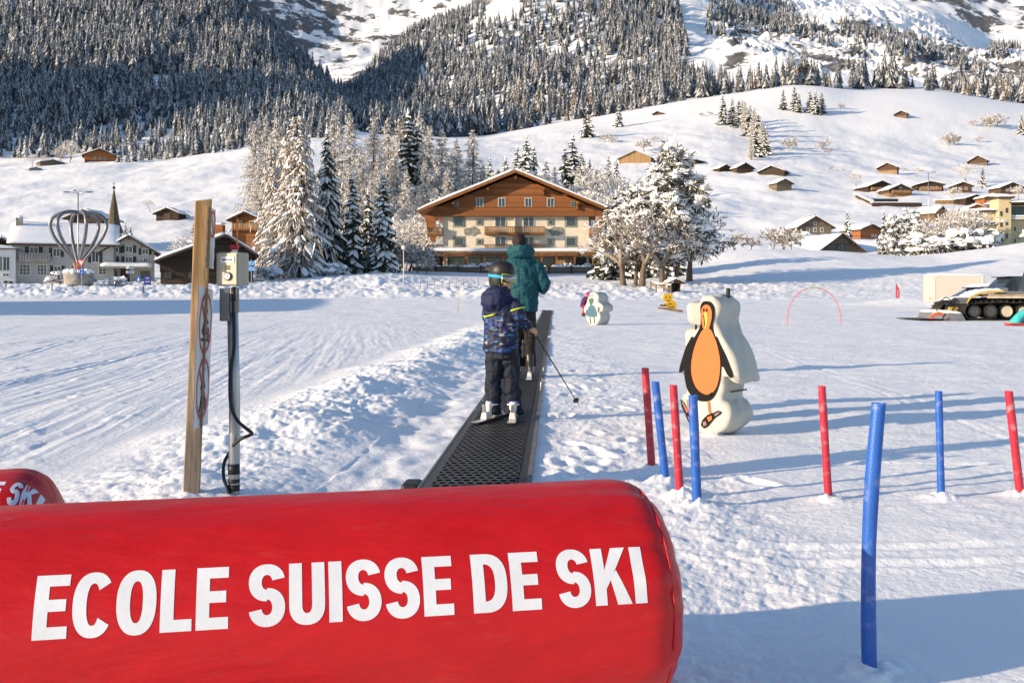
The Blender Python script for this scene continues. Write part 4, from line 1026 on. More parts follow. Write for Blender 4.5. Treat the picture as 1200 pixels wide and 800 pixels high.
# ---------------- barns and chalets on the right meadow
def meadow_right():
    def hut(name, label, px, py, wpx, hpx, rpx, y0=180, y1=900, rz=-.5, wall=WOODB, base=None, bh=.4, cat='barn', d=None, win=(), over=.5, bal=(), snow=.35, group=None, seed=0, lift=0., roofm=BEAMD):
        p = hit(px, py, y0, y1); s = F/p.y
        return gable_house(name, label, p+Vector((0, 0, -.3+lift)), wpx/s/(abs(math.cos(rz))), d or wpx/s*.9, hpx/s+.3, rpx/s, rz=rz, wall=wall, base=base, base_h=hpx/s*bh+.3 if base else 0, over=over*3.2/s*1.4, overf=over*3.6/s*1.4, snow=snow, cat=cat, group=group, windows=[(a/s, b/s+.3, c/s, e/s, k) for a, b, c, e, k in win], balcony=[(a/s, b/s, c/s+.3, 1.) for a, b, c in bal], seed=seed or int(px), roofm=roofm, sink=2.)
    hut('meadow_barn', 'uppermost lone wooden barn on the right meadow', 1056, 138, 11, 4.5, 3, 500, 900, base=WOODG, bh=.5)
    hut('ridge_hut', 'tiny brown hut half buried on the ridge above the big snowy pine', 771, 135, 9, 2, 2, 500, 900)
    hut('long_barn', 'long barn with grey roof seen over the snowy pine beside the hotel', 744, 191, 36, 6, 8, 250, 520, rz=-.25, wall=WOODT, d=16, roofm=STONE, snow=.12)
    hut('flat_shed', 'low dark shed with snow roof to the right behind the snowy pine', 800, 192, 26, 3.5, 4, 250, 520, rz=-.6, wall=WOODD, d=12, snow=.3)
    hut('dark_barn', 'smallest black barn, left of the row of three on the meadow', 850, 201, 15, 3.5, 4, 250, 560, rz=.4, wall=WOODD)
    hut('dark_barn', 'middle brown barn of the row of three on the meadow', 873, 203, 21, 6, 5.5, 250, 560, rz=.35, wall=WOODD, base=WOODB, bh=.8)
    hut('dark_barn', 'black barn with low wide roof, right end of the row of three on the meadow', 904, 205, 26, 4, 6, 250, 560, rz=-.5, wall=WOODD)
    hut('grey_barn', 'weathered grey barn standing alone below the row of three barns', 919, 224, 19, 9, 4.5, 230, 460, rz=.3, wall=WOODG)
    hut('brown_barn', 'brown barn with pale base just above the chalet cluster', 1040, 203, 18, 6.5, 5, 250, 560, wall=WOODB, base=WOODT, bh=.5)
    hut('high_barn', 'brown barn on the meadow above the right end of the chalet cluster', 1146, 193.5, 17, 5, 5.5, 250, 560, wall=WOODB, base=WOODG, bh=.5)
    C = 'chalets of the hillside cluster'
    hut('chalet', 'dark chalet with very broad roof at the upper left of the cluster', 1033, 224, 34, 5, 6.5, 250, 420, wall=WOODD, cat='chalet', rz=.2, bal=[(-14, 8, 1)], group=C)
    hut('chalet', 'golden lit chalet with gallery in the middle of the cluster front', 1055, 230.5, 28, 8, 6, 250, 420, wall=WOODB, base=WOODT, bh=.5, cat='chalet', rz=.15, win=[(-6, 5.5, 3.5, 3, ''), (0, 5.5, 3.5, 3, ''), (6, 5.5, 3.5, 3, ''), (0, 10.5, 4, 2.4, '')], bal=[(-11, 11, 4)], group=C)
    hut('chalet', 'dark brown chalet with glazed front right behind the tall street lamp', 1090, 224, 29, 7.5, 3.5, 250, 420, wall=WOODD, cat='chalet', rz=-.15, win=[(-8, 4, 3.5, 2.6, ''), (-3, 4, 3.5, 2.6, ''), (2, 4, 3.5, 2.6, ''), (7, 4, 3.5, 2.6, '')], bal=[(-12, 12, 1)], group=C)
    hut('chalet', 'small reddish chalet with one pale post between the frosted birches', 1128, 226, 21, 8, 4, 250, 420, wall=WOODB, cat='chalet', rz=-.1, win=[(-3, 5, 3, 3, ''), (4, 5, 3, 3, '')], group=C)
    hut('chalet', 'reddish chalet cut by the right edge at the top of the cluster', 1186, 228, 28, 8, 5.5, 250, 420, wall=WOODB, cat='chalet', rz=.1, win=[(-6, 5, 3, 3, ''), (2, 5, 3, 3, '')], group=C)
    hut('chalet', 'dark low chalet half behind the orange one near the yellow house', 1143, 240, 26, 7, 4, 230, 400, wall=WOODD, cat='chalet', rz=.25, group=C)
    hut('chalet', 'orange-fronted chalet directly behind the yellow house tower', 1164, 241, 22, 9, 3.5, 230, 400, wall=WOODO, cat='chalet', rz=.1, win=[(-4, 5, 3, 2.6, ''), (3, 5, 3, 2.6, '')], bal=[(-8, 8, 2)], group=C)
    hut('chalet', 'big orange board gable standing left of the yellow house', 1145, 257, 36, 9, 7.5, 215, 360, wall=WOODO, cat='chalet', rz=-.12, group=C)
    hut('chalet', 'pale wooden house with one long snow roof slope below the street lamp', 1103, 259, 26, 8, 8, 215, 360, wall=WOODT, cat='chalet', rz=.75, group=C)
    hut('chalet', 'orange house end with white roof edge left of the big snowy fir', 1021, 281, 31, 11, 6, 190, 330, wall=WOODO, cat='chalet', rz=.5, win=[(2, 5, 3, 3, ''), (7, 5, 3, 3, '')], group=C)
    # terrace walls below the cluster
    for i, (xa, ya, xb, yb, lab) in enumerate(((1003, 231, 1022, 240, 'brown retaining wall running down the left edge of the chalet cluster'), (1018, 237.5, 1052, 237.5, 'upper dark terrace wall in front of the chalet cluster'), (1022, 242, 1080, 242, 'lower long dark terrace wall in front of the chalet cluster'), (1096, 239, 1118, 239, 'pale timber retaining wall right of the street lamp'))):
        a = hit(xa, ya, 230, 420); b = hit(xb, yb, 230, 420); e = empty('retaining_wall', a, 0, lab, 'wall')
        d = b-a; L = d.length; ang = math.atan2(d.y, d.x); m = MB()
        M4 = Matrix.Rotation(ang, 4, 'Z') @ Matrix.Rotation(-math.asin(d.z/L), 4, 'Y')
        m.box(d/2+Vector((0, 0, .2)), (L, .4, 1.9), mtx=M4); m.build('wall_face', WOODB if i != 3 else WOODT, e)
        m = MB(); m.box(d/2+Vector((0, .3, 1.27)), (L+.3, 1.3, .34), mtx=M4); m.build('wall_snow', SNOW, e, bevel=.12)
    # lower houses behind the bank
    Y = 225.; s = F/Y; zb = wz(280, Y)
    gable_house('grey_house', 'grey weathered gabled house behind the snow bank, small windows', (wx(955, Y), Y, zb), 40/s, 8, wz(266, Y)-zb, 11.5/s, rz=.1, wall=WOODG, over=.7, overf=.8, snow=.3, windows=[(-1.6, 2.0, .8, 1.0), (0, 2.0, .8, 1.0), (1.6, 2.0, .8, 1.0), (0, 3.4, .7, .7)], seed=31)
    Y = 205.; s = F/Y; zb = wz(290, Y)
    gable_house('garden_house', 'low orange-walled garden house under thick snow left of the large grey roof', (wx(945, Y), Y, zb), 34/s, 5, wz(281, Y)-zb, 5/s, rz=.35, wall=WOODT, over=.4, overf=.6, snow=.55, windows=[(-1.5, 1.1, .8, .7), (.8, 1.1, .8, .7)], seed=32)
    Y = 186.; s = F/Y; zb = wz(306, Y)
    gable_house('grey_hall', 'large low grey gabled hall with snowy roof right behind the snow bank', (wx(985, Y), Y, zb), 62/s, 14, wz(295, Y)-zb, 20/s, rz=.32, wall=WOODG, over=.8, overf=.8, snow=.3, seed=33, windows=[(0, 2.6, 1.6, 1.3, 'd')])
    Y = 190.; s = F/Y; zb = wz(306, Y)
    gable_house('long_shed', 'long low shed with one smooth snow roof right of the grey hall', (wx(1033, Y), Y, zb), 72/s, 10, wz(298, Y)-zb, 2.6, ridge='x', wall=WOODG, over=.3, overf=.5, snow=.35, seed=34)
    # yellow house at the right edge
    Y = 178.; s = F/Y; zb = wz(304, Y); e = empty('yellow_house', (wx(1175, Y), Y, zb), 0, 'yellow rendered building with square stair tower at the right edge', 'house')
    X = lambda px: (px-1175)/s; Z = lambda py: wz(py, Y)-zb
    m = MB(); m.box(((X(1155)+X(1172))/2, 4.2, Z(248)/2), (X(1172)-X(1155), 8, Z(248))); m.build('wall', YELLOW, e)
    m = MB(); m.box(((X(1167.5)+X(1182))/2, .8, Z(233)/2), (X(1182)-X(1167.5), 3.4, Z(233))); m.build('tower', YELLOW, e)
    m = MB(); m.box(((X(1182)+X(1230))/2, 4.5, Z(240)/2), (X(1230)-X(1182)-.01, 7.4, Z(240))); m.build('wall', YELLOW, e)
    for (xa, xb, ya, yb, zz, th) in ((1165, 1185, -1.4, 3.2, 233, .25), (1149, 1168, -.6, 8.6, 248, .2), (1180, 1235, -.9, 9, 239, .22)):
        m = MB(); m.box(((X(xa)+X(xb))/2, (ya+yb)/2, Z(zz)+th/2), (X(xb)-X(xa), yb-ya, th)); r = m.build('roof', BEAMD, e)
        q = snow_slab((X(xa)+.02, ya+.02, Z(zz)+th), (X(xb)-.02, ya+.02, Z(zz)+th), (X(xb)-.02, yb, Z(zz)+th+.5), (X(xa)+.02, yb, Z(zz)+th+.5), .4, 5, 10, 6); q.build('roof_snow', SNOW, r, True)
    for px, py in ((1171, 251), (1171, 264), (1171, 280), (1177.5, 247), (1177.5, 261.5), (1177.5, 277)):
        window(e, X(px)-.1, Z(py), .38, .85, -.903, BEAMD, 1)
    for px, py, w, h in ((1195, 247, 2.6, 1.6), (1192, 268, .6, .9), (1192, 282, .6, .9)): window(e, X(px), Z(py), w, h, .797, FRAMEW if w < 1 else DARKM, 3 if w > 1 else 1)
    m = MB(); m.box((X(1200), .2, Z(256)), (X(1218)-X(1184), 1.3, .25)); b = m.build('balcony', FRAMEW, e)
    m = MB(); m.box((X(1200), .2, Z(255)+.25), (X(1218)-X(1184), 1.2, .3)); m.build('balcony_snow', SNOW, b, bevel=.1)
    m = MB(); m.box((X(1158), -.4, Z(262)), (X(1166)-X(1150), 1.2, .16)); b = m.build('balcony', BEAMD, e)
    m = MB(); m.box((X(1158), -.4, Z(261)+.12), (X(1166)-X(1150)-.1, 1.1, .22)); m.build('balcony_snow', SNOW, b, bevel=.08)
meadow_right()

# ---------------- trees you can tell apart
def trees():
    def tr(proto, px, py, hpx, label, group=None, Y=None, cat='tree', sw=None, h0=10., rz=None, y0=90, y1=900, tilt=0):
        p = hit(px, py, y0, y1) if Y is None else Vector((wx(px, Y), Y, min(gz(wx(px, Y), Y), wz(py, Y)+1.5)))
        s = hpx/F*p.y/h0
        return plant(proto, p, s, rnd.random()*6.28 if rz is None else rz, label, cat, group, sw, tilt)
    # left of the hotel
    tr(GREAT, 347, 331, 190, 'biggest snow-draped spruce, drooping brown boughs, left of the hotel', Y=124, h0=20, sw=1.15)
    tr(GREATD, 383, 328, 178, 'tall dark green spruce leaning against the biggest snow-draped spruce', Y=128, h0=20, sw=.82)
    tr(GREAT, 318, 326, 150, 'brownish snowy spruce at the left shoulder of the biggest spruce', Y=133, h0=20, sw=.8, rz=2.)
    tr(SLIM[0], 413, 318, 120, 'left one of two narrow dark spruces with white snow cushions', Y=129, sw=1.05)
    tr(SLIM[1], 449, 318, 119, 'right one of two narrow dark spruces with white snow cushions', Y=130, sw=1.15)
    tr(SLIM[2], 431, 316, 98, 'shorter dark spruce standing between the two narrow snowy spruces', Y=133, sw=1.)
    G = 'frosted larches behind the hotel'
    L_ = [(300, 262, 120), (312, 250, 108), (325, 255, 118), (392, 268, 138), (410, 262, 130), (438, 262, 126), (455, 255, 118), (470, 258, 122), (492, 260, 126), (503, 266, 120), (518, 262, 112), (535, 262, 100), (554, 262, 110)]
    L_ += [(422, 270, 100), (444, 272, 92), (465, 272, 90), (498, 272, 84), (525, 270, 74), (305, 275, 92), (318, 272, 110), (566, 262, 70), (584, 258, 60), (650, 255, 60), (410, 285, 90), (436, 285, 84), (476, 282, 84)]
    for i, (px, py, h) in enumerate(L_):
        tr(LARCHES[i % 4], px, py+6, h+6, 'tall frosted larch in the stand between the great spruce and the hotel', G, y0=150, h0=16, sw=1.12)
    tr(SPRUCE[0], 478, 268, 140, 'tallest snow-white spruce in the larch stand left of the hotel roof', y0=150, sw=.95)
    tr(SPRUCE[1], 489, 268, 125, 'second snow-white spruce beside the tallest one left of the hotel roof', y0=150, sw=.9)
    for i, (px, py, h) in enumerate(((574, 250, 66), (592, 245, 62), (606, 244, 74), (617, 246, 88), (625, 244, 74), (640, 242, 56), (662, 240, 70), (671, 240, 84), (681, 242, 66), (691, 244, 58), (699, 246, 50))):
        tr(SPRUCE[i % 4], px, py, h, 'frosted spruce rising behind the hotel roof', 'spruces behind the hotel', y0=160, sw=1.0)
    tr(SPRUCE[2], 713, 238, 58, 'left of two slim pale spruces right of the hotel gable', y0=160, sw=.8)
    tr(SPRUCE[3], 722, 237, 54, 'right of two slim pale spruces right of the hotel gable', y0=160, sw=.8)
    g = random.Random(4)
    for i in range(74):
        if i < 34: px, py, h = g.uniform(385, 508), g.uniform(285, 318), g.uniform(34, 62)
        else: px, py, h = g.uniform(498, 722), g.uniform(246, 282), g.uniform(40, 62)
        tr(BROAD[i % 3], px, py, h, 'frosted bare tree in the thicket beside and behind the hotel', 'bare trees of the hotel thicket', h0=8, sw=1.1, y0=146 if i < 34 else 176)
    for i in range(12):
        px = 395+i*9.5+g.uniform(-3, 3)
        tr(BUSH[i % 3], px, 322+g.uniform(-3, 3), g.uniform(22, 40), 'frosted bush at the foot of the trees left of the hotel', 'bushes left of the hotel', Y=134+g.uniform(-4, 6), h0=3., cat='bush', sw=1.1)
    tr(BUSH[0], 478, 322, 40, 'large round frosted bush against the left end of the terrace wall', Y=141, h0=3., cat='bush', sw=1.3)
    tr(SNOWBUSH[0], 391, 318, 14, 'white snow mound of a shrub before the great spruce', Y=118, h0=1., cat='shrub')
    tr(SNOWBUSH[1], 317, 329, 14, 'dark shrub dusted white left under the great spruce', Y=117, h0=1., cat='shrub')
    # big pine right of the hotel
    Y = 112.; k = Y/F
    c, t = pine_mb(160*k, 11, 5.6, [(0, 0, .9, .3, 160*k, .36), (-3.2, -.6, -2.2, 0, 112*k, .24), (1.4, .6, 2.6, .4, 128*k, .28)], low=.24, nl=270, cl=1.0)
    pp = tree_proto('snowy_pine', c, t, [M('olive_needle', (.105, .095, .06), .8, .6, .8), TSNOW, BARK])
    plant(pp, (wx(778, Y), Y, gz(wx(778, Y), Y)), 1, 0, 'huge pine buried under snow cushions standing right of the hotel', 'tree')
    c, t = broad_mb(72*k*1.0, 77, levels=5, n0=4, twig=6, frost=.5, spread=.66, tw=.04, r0=.24)
    pb = tree_proto('leaning_tree', c, t, [M('grey_twig', (.27, .22, .17), .8, .4, .8), TSNOW])
    for px, py, h, lab, rz, tl in ((731, 331, 92, 'leaning bare tree with frosted crown nearest the hotel corner', 1., .06), (752, 335, 100, 'forked bare tree with frosted crown in front of the huge pine', 3., -.05), (776, 333, 90, 'thick crooked tree trunk under snow right by the little shrine', 5., .12), (808, 322, 92, 'grey frosted broadleaf filling the right side of the huge pine', 2., .1)):
        Yk = 108. if px < 800 else 118.
        e = tr(pb, px, py, h, lab, Y=Yk, h0=72*k, rz=rz, sw=.95, tilt=tl)
    for px, py, h in ((712, 320, 92), (722, 322, 104), (738, 318, 108), (760, 320, 100), (784, 318, 92)):  # those hidden behind the pine are added to shade the snow bank
        c, t = None, None
        tr(SPRUCE[int(px) % 4], px, py, h, 'spruce bowed by heavy snow from the hotel corner to behind the huge pine, rear ones added for shade', 'snowy spruces at the hotel corner', Y=128, sw=1.15)
    for i, (px, py, h) in enumerate(((842, 291, 22), (862, 291, 24), (880, 290, 20), (905, 289, 26), (917, 289, 30), (927, 290, 22))):
        tr(BUSH[i % 3], px, py+3, h, 'brown frosted bush along the top of the snow bank behind the pine', 'bushes on top of the snow bank', Y=162, h0=3., cat='bush', sw=1.2)
    # meadow
    tr(SPRUCE[0], 688, 161, 41, 'left of two lone spruces on the sunny ridge above the hotel', Y=None, y0=420, y1=800, sw=1.05)
    tr(SPRUCE[1], 725, 149, 32, 'right of two lone spruces on the sunny ridge above the hotel', y0=420, y1=800, sw=.9)
    for px, py, h, lab in ((847, 146, 36, 'dark spruce heading the diagonal tree row on the meadow'), (858, 146, 33, 'second spruce of the diagonal tree row on the meadow')):
        tr(SPRUCE[int(px) % 4], px, py, h, lab, y0=420, y1=800)
    for i, (px, py, h) in enumerate(((866, 150, 34), (873, 155, 36), (879, 160, 38), (884, 167, 40), (889, 174, 42), (893, 181, 40), (897, 182, 34), (880, 188, 28), (886, 184, 34), (870, 148, 30))):
        tr(LARCHES[i % 4] if i % 2 else SPRUCE[i % 3], px, py, h, 'yellowish frosted tree in the diagonal row running down the meadow', 'trees of the diagonal row on the meadow', h0=16 if i % 2 else 10, y0=380, y1=800, sw=1.25)
    for i, (px, py, h) in enumerate(((918, 129, 25), (931, 130, 30), (936, 132, 24), (949, 132, 27), (956, 134, 28), (963, 133, 26))):
        tr(SPRUCE[i % 4], px, py, h, 'dark spruce in the small grove below the sunny knoll', 'spruces of the small grove below the knoll', y0=420, y1=800, sw=1.1)
    for i, (px, py, h) in enumerate(((710, 167, 12), (716, 168, 11), (755, 178, 18), (985, 128, 8), (1112, 171, 16), (1118, 171, 14), (1160, 150, 17), (1168, 149, 16), (1156, 149, 12), (1140, 148, 9), (1148, 167, 8), (924, 177, 18), (965, 176, 14), (972, 181, 8), (973, 200, 6), (988, 201, 5), (768, 167, 8), (822, 137, 6), (832, 136, 6))):
        tr(BUSH[i % 3], px, py, h, 'bare frosted bush standing by itself on the right meadow', 'lone bushes on the right meadow', h0=3., cat='bush', y0=250, y1=820, sw=1.1)
    tr(SPRUCE[3], 1197, 158, 26, 'dark spruce cut by the right edge high on the meadow', y0=400, y1=800)
    # among the chalets
    for i, (px, py, h, lab, pr, h0) in enumerate(((1003, 219, 17, 'round frosted tree at the left end of the chalet cluster', BROAD[0], 8), (1074, 208, 14, 'pinkish frosted tree above the street lamp', BROAD[1], 8), (1133, 216, 26, 'tall frosted birch behind the small reddish chalet', BROAD[2], 8), (1151, 220, 26, 'snowy fir right of the tall frosted birch in the cluster', SPRUCE[0], 10), (1118, 240, 22, 'frosted bushy tree below the small reddish chalet', BROAD[0], 8), (1194, 236, 20, 'frosted bush at the right edge among the chalets', BROAD[1], 8), (1059, 201, 6, 'little dark bush beside the brown barn', BUSH[0], 3))):
        tr(pr, px, py, h, lab, h0=h0, y0=230, y1=520)
    Y = 172.
    tr(SPRUCE[1], 993, 288, 44, 'slim pointed white fir between the grey house and the orange house', Y=200, sw=.8)
    tr(SPRUCE[2], 1036, 296, 52, 'pointed snowy fir left of the wide snow-heaped fir', Y=178, sw=.85)
    c, t = pine_mb(8.2, 33, 4.2, [(0, 0, .2, .2, 8.2, .25), (-2.2, .5, -2.4, .3, 6.8, .2), (1.8, .4, 1.9, 0, 6.2, .2)], low=.06, nl=120, cl=.85)
    tr(tree_proto('snowy_fir', c, t, [NEEDLE, TSNOW, BARK]), 1066, 302, 52, 'wide dark fir heaped with snow left of the frosted garden trees', Y=168, h0=8.2, rz=0)
    for i, (px, h) in enumerate(((1096, 44), (1108, 52), (1118, 56), (1128, 54), (1138, 50), (1146, 42), (1088, 36))):
        tr(BROAD[i % 3], px, 300, h, 'frosted garden tree between the snow-heaped fir and the yellow house', 'garden trees beside the yellow house', Y=166+i % 3*3, h0=8, sw=1.15)
    for i, (px, h) in enumerate(((1092, 20), (1103, 24), (1113, 22), (1123, 26), (1133, 24), (1142, 22), (1150, 16), (1083, 18))):
        tr(SNOWBUSH[i % 3], px, 299, h, 'snow-heaped shrub under the frosted garden trees by the yellow house', 'shrubs beside the yellow house', Y=163+i % 3*3, h0=1., cat='shrub', sw=1.2)
    tr(BROAD[1], 918, 291, 30, 'frosted tree left of the garden house behind the snow bank', Y=178, h0=8, sw=1.1)
    # left village greenery
    tr(SPRUCE[2], 147, 272, 52, 'snowy spruce just right of the church spire', Y=180, sw=.75)
    tr(SPRUCE[3], 153, 272, 46, 'second snowy spruce right of the church spire', Y=182, sw=.7)
    tr(SPRUCE[0], 228, 262, 48, 'dark snowy spruce behind the top of the wooden sign post', Y=185, sw=.9)
    tr(BROAD[0], 249, 272, 52, 'frosted bare tree right behind the sign post top', Y=175, h0=8)
    tr(BROAD[1], 218, 290, 50, 'wide frosted tree left of the sign post', Y=150, h0=8, sw=1.1)
    tr(BROAD[2], 176, 249, 16, 'small round frosted tree on the slope left of the black barn', Y=None, h0=8, y0=180, y1=400)
    for i, (px, py, h) in enumerate(((8, 262, 22), (22, 262, 20), (34, 262, 26), (46, 262, 24), (58, 262, 20), (265, 268, 30), (278, 262, 26), (206, 283, 26))):
        tr(BROAD[i % 3], px, py, h, 'frosted tree behind the roofs of the left village', 'frosted trees behind the left village', Y=165, h0=8, sw=1.2)
    for i, (px, py, h, sp) in enumerate(((38, 192, 14, 0), (52, 190, 12, 0), (72, 189, 20, 0), (82, 187, 22, 0), (84, 184, 24, 0), (150, 187, 16, 1), (158, 186, 18, 1), (166, 185, 16, 1), (176, 185, 17, 1), (187, 184, 18, 1), (196, 184, 15, 1), (140, 187, 20, 1))):
        tr((SPRUCE if sp else BROAD)[i % 3], px, py+3, h, 'small frosted tree beside the orange chalet on the left hill', 'trees around the orange hill chalet', h0=10 if sp else 8, y0=380, y1=700)
    for i, (px, py, h, lab) in enumerate(((70, 331, 14, 'snow-capped ball shrub left of the sculpture planter'), (135, 331, 12, 'pointed white garden fir right of the sculpture'), (109, 328, 8, 'little snowy shrub touching the sculpture planter on the right'), (62, 329, 8, 'dark shrub with snow hat left on the roundabout'))):
        tr(SNOWBUSH[i % 3], px, py, h, lab, Y=103, h0=1., cat='shrub')
trees()
# ------------------------------------------------------------------ inflatable tubes with lettering
def glyph(ch):
    """heavy condensed capitals as strips of quads in a unit-high box: (list of quads, width)"""
    Q = []; T = .238; H = .185
    def rect(x0, y0, x1, y1, n=8):
        for k in range(n):
            a, b = y0+(y1-y0)*k/n, y0+(y1-y0)*(k+1)/n; Q.append(((x0, a), (x1, a), (x1, b), (x0, b)))
    def strip(inner, outer):
        for k in range(len(inner)-1): Q.append((inner[k], outer[k], outer[k+1], inner[k+1]))
    def oval(cx, cy, rx, ry, a0, a1, n=30, tx=T, ty=H, p=2.35):
        I, O = [], []
        for k in range(n+1):
            a = math.radians(a0+(a1-a0)*k/n); c, s = math.cos(a), math.sin(a)
            f = (abs(c)**p+abs(s)**p)**(-1/p); O.append((cx+rx*c*f, cy+ry*s*f)); I.append((cx+(rx-tx)*c*f, cy+(ry-ty)*s*f))
        strip(I, O)
    if ch == 'E':
        rect(0, 0, T, 1); w = .58
        for y in (0, .5-H/2+.01, 1-H): rect(T, y, w if y != .5-H/2+.01 else w-.04, y+H, 2)
    elif ch == 'L': rect(0, 0, T, 1); rect(T, 0, .56, H, 2); w = .56
    elif ch == 'I': rect(0, 0, T+.01, 1); w = T+.01
    elif ch == 'O': w = .70; oval(.35, .5, .35, .515, 0, 360, 48)
    elif ch == 'C': w = .68; oval(.35, .5, .35, .515, 38, 322, 40)
    elif ch == 'U':
        w = .66; rect(0, .32, T, 1); rect(w-T, .32, w, 1); oval(w/2, .32, w/2, .335, 180, 360, 24)
    elif ch == 'D':
        w = .68; rect(0, 0, T, 1); 
        I, O = [], []
        for k in range(31):
            a = math.radians(-90+180*k/30); c, s = math.cos(a), math.sin(a); p = 2.6; f = (abs(c)**p+abs(s)**p)**(-1/p)
            O.append((T+(w-T)*max(0, c*f), .5+.5*s*f)); I.append((T+(w-T-T)*max(0, c*f), .5+(.5-H)*s*f))
        strip(I, O)
    elif ch == 'K':
        w = .74; rect(0, 0, T, 1); n = 8
        def arm(l0, l1, r0, r1):
            for k in range(n):
                f = lambda p, q, t: (p[0]+(q[0]-p[0])*t, p[1]+(q[1]-p[1])*t)
                Q.append((f(l0, l1, k/n), f(r0, r1, k/n), f(r0, r1, (k+1)/n), f(l0, l1, (k+1)/n)))
        arm((T, .60), (w-.31, 1), (T, .27), (w-.015, 1))
        arm((w-.29, 0), (.335, .452), (w+.01, 0), (.475, .598))
    elif ch == 'S':
        w = .66; oval(w/2, .7025, w/2, .3085, 12, 270, 30, T*.98, H, 2.15); oval(w/2, .2975, w/2, .3085, 90, -168, 30, T*.98, H, 2.15)
    return Q, w
def fabric_red():
    m, nt, b = new_mat('red_tarpaulin'); v = coords(nt)
    n = N(nt, 'ShaderNodeTexNoise', i_Scale=1.6, i_Detail=7., i_Roughness=.6); nt.links.new(v, n.inputs['Vector'])
    r = ramp(nt, n.outputs['Fac'], [(.3, (.485, .006, .009)), (.7, (.565, .009, .012))])
    # pale scuffs, dragged along and around the tube
    sc_ = N(nt, 'ShaderNodeMapping'); sc_.inputs['Scale'].default_value = (1.2, 5, 5); sc_.inputs['Rotation'].default_value = (0, .5, .3); nt.links.new(v, sc_.inputs['Vector'])
    n2 = N(nt, 'ShaderNodeTexNoise', i_Scale=5., i_Detail=8., i_Roughness=.75); nt.links.new(sc_.outputs['Vector'], n2.inputs['Vector'])
    r2 = ramp(nt, n2.outputs['Fac'], [(.58, (0, 0, 0)), (.80, (.38, .38, .38))])
    mx = N(nt, 'ShaderNodeMix', data_type='RGBA'); nt.links.new(r2.outputs['Color'], mx.inputs['Factor']); nt.links.new(r.outputs['Color'], mx.inputs['A']); mx.inputs['B'].default_value = (.36, .10, .085, 1)
    nt.links.new(mx.outputs['Result'], b.inputs['Base Color'])
    b.inputs['Specular IOR Level'].default_value = .34
    n3 = N(nt, 'ShaderNodeTexNoise', i_Scale=9., i_Detail=6.); nt.links.new(v, n3.inputs['Vector'])
    rr = ramp(nt, n3.outputs['Fac'], [(.3, (.36,)*3), (.7, (.52,)*3)]); nt.links.new(rr.outputs['Color'], b.inputs['Roughness'])
    n4 = N(nt, 'ShaderNodeTexNoise', i_Scale=3.2, i_Detail=5.); nt.links.new(sc_.outputs['Vector'], n4.inputs['Vector'])
    wv = N(nt, 'ShaderNodeTexNoise', i_Scale=420., i_Detail=1.); nt.links.new(v, wv.inputs['Vector'])
    bp = N(nt, 'ShaderNodeBump', i_Strength=.38, i_Distance=.03); nt.links.new(n4.outputs['Fac'], bp.inputs['Height'])
    bp2 = N(nt, 'ShaderNodeBump', i_Strength=.12, i_Distance=.002); nt.links.new(wv.outputs['Fac'], bp2.inputs['Height']); nt.links.new(bp.outputs['Normal'], bp2.inputs['Normal'])
    nt.links.new(bp2.outputs['Normal'], b.inputs['Normal'])
    return m
RED = fabric_red()
LETTER = M('white_lettering', (.76, .77, .80), .55, .06, 9., .04, 60.)
def tube_r(s, L, R, cap=.16):
    """radius along the tube; rounded puffy end at s = L"""
    e = L-s
    if e >= cap: return R
    q = 1-max(e, 0)/cap
    return R*(1-q**3.2)**.40 if q < 1 else 0.
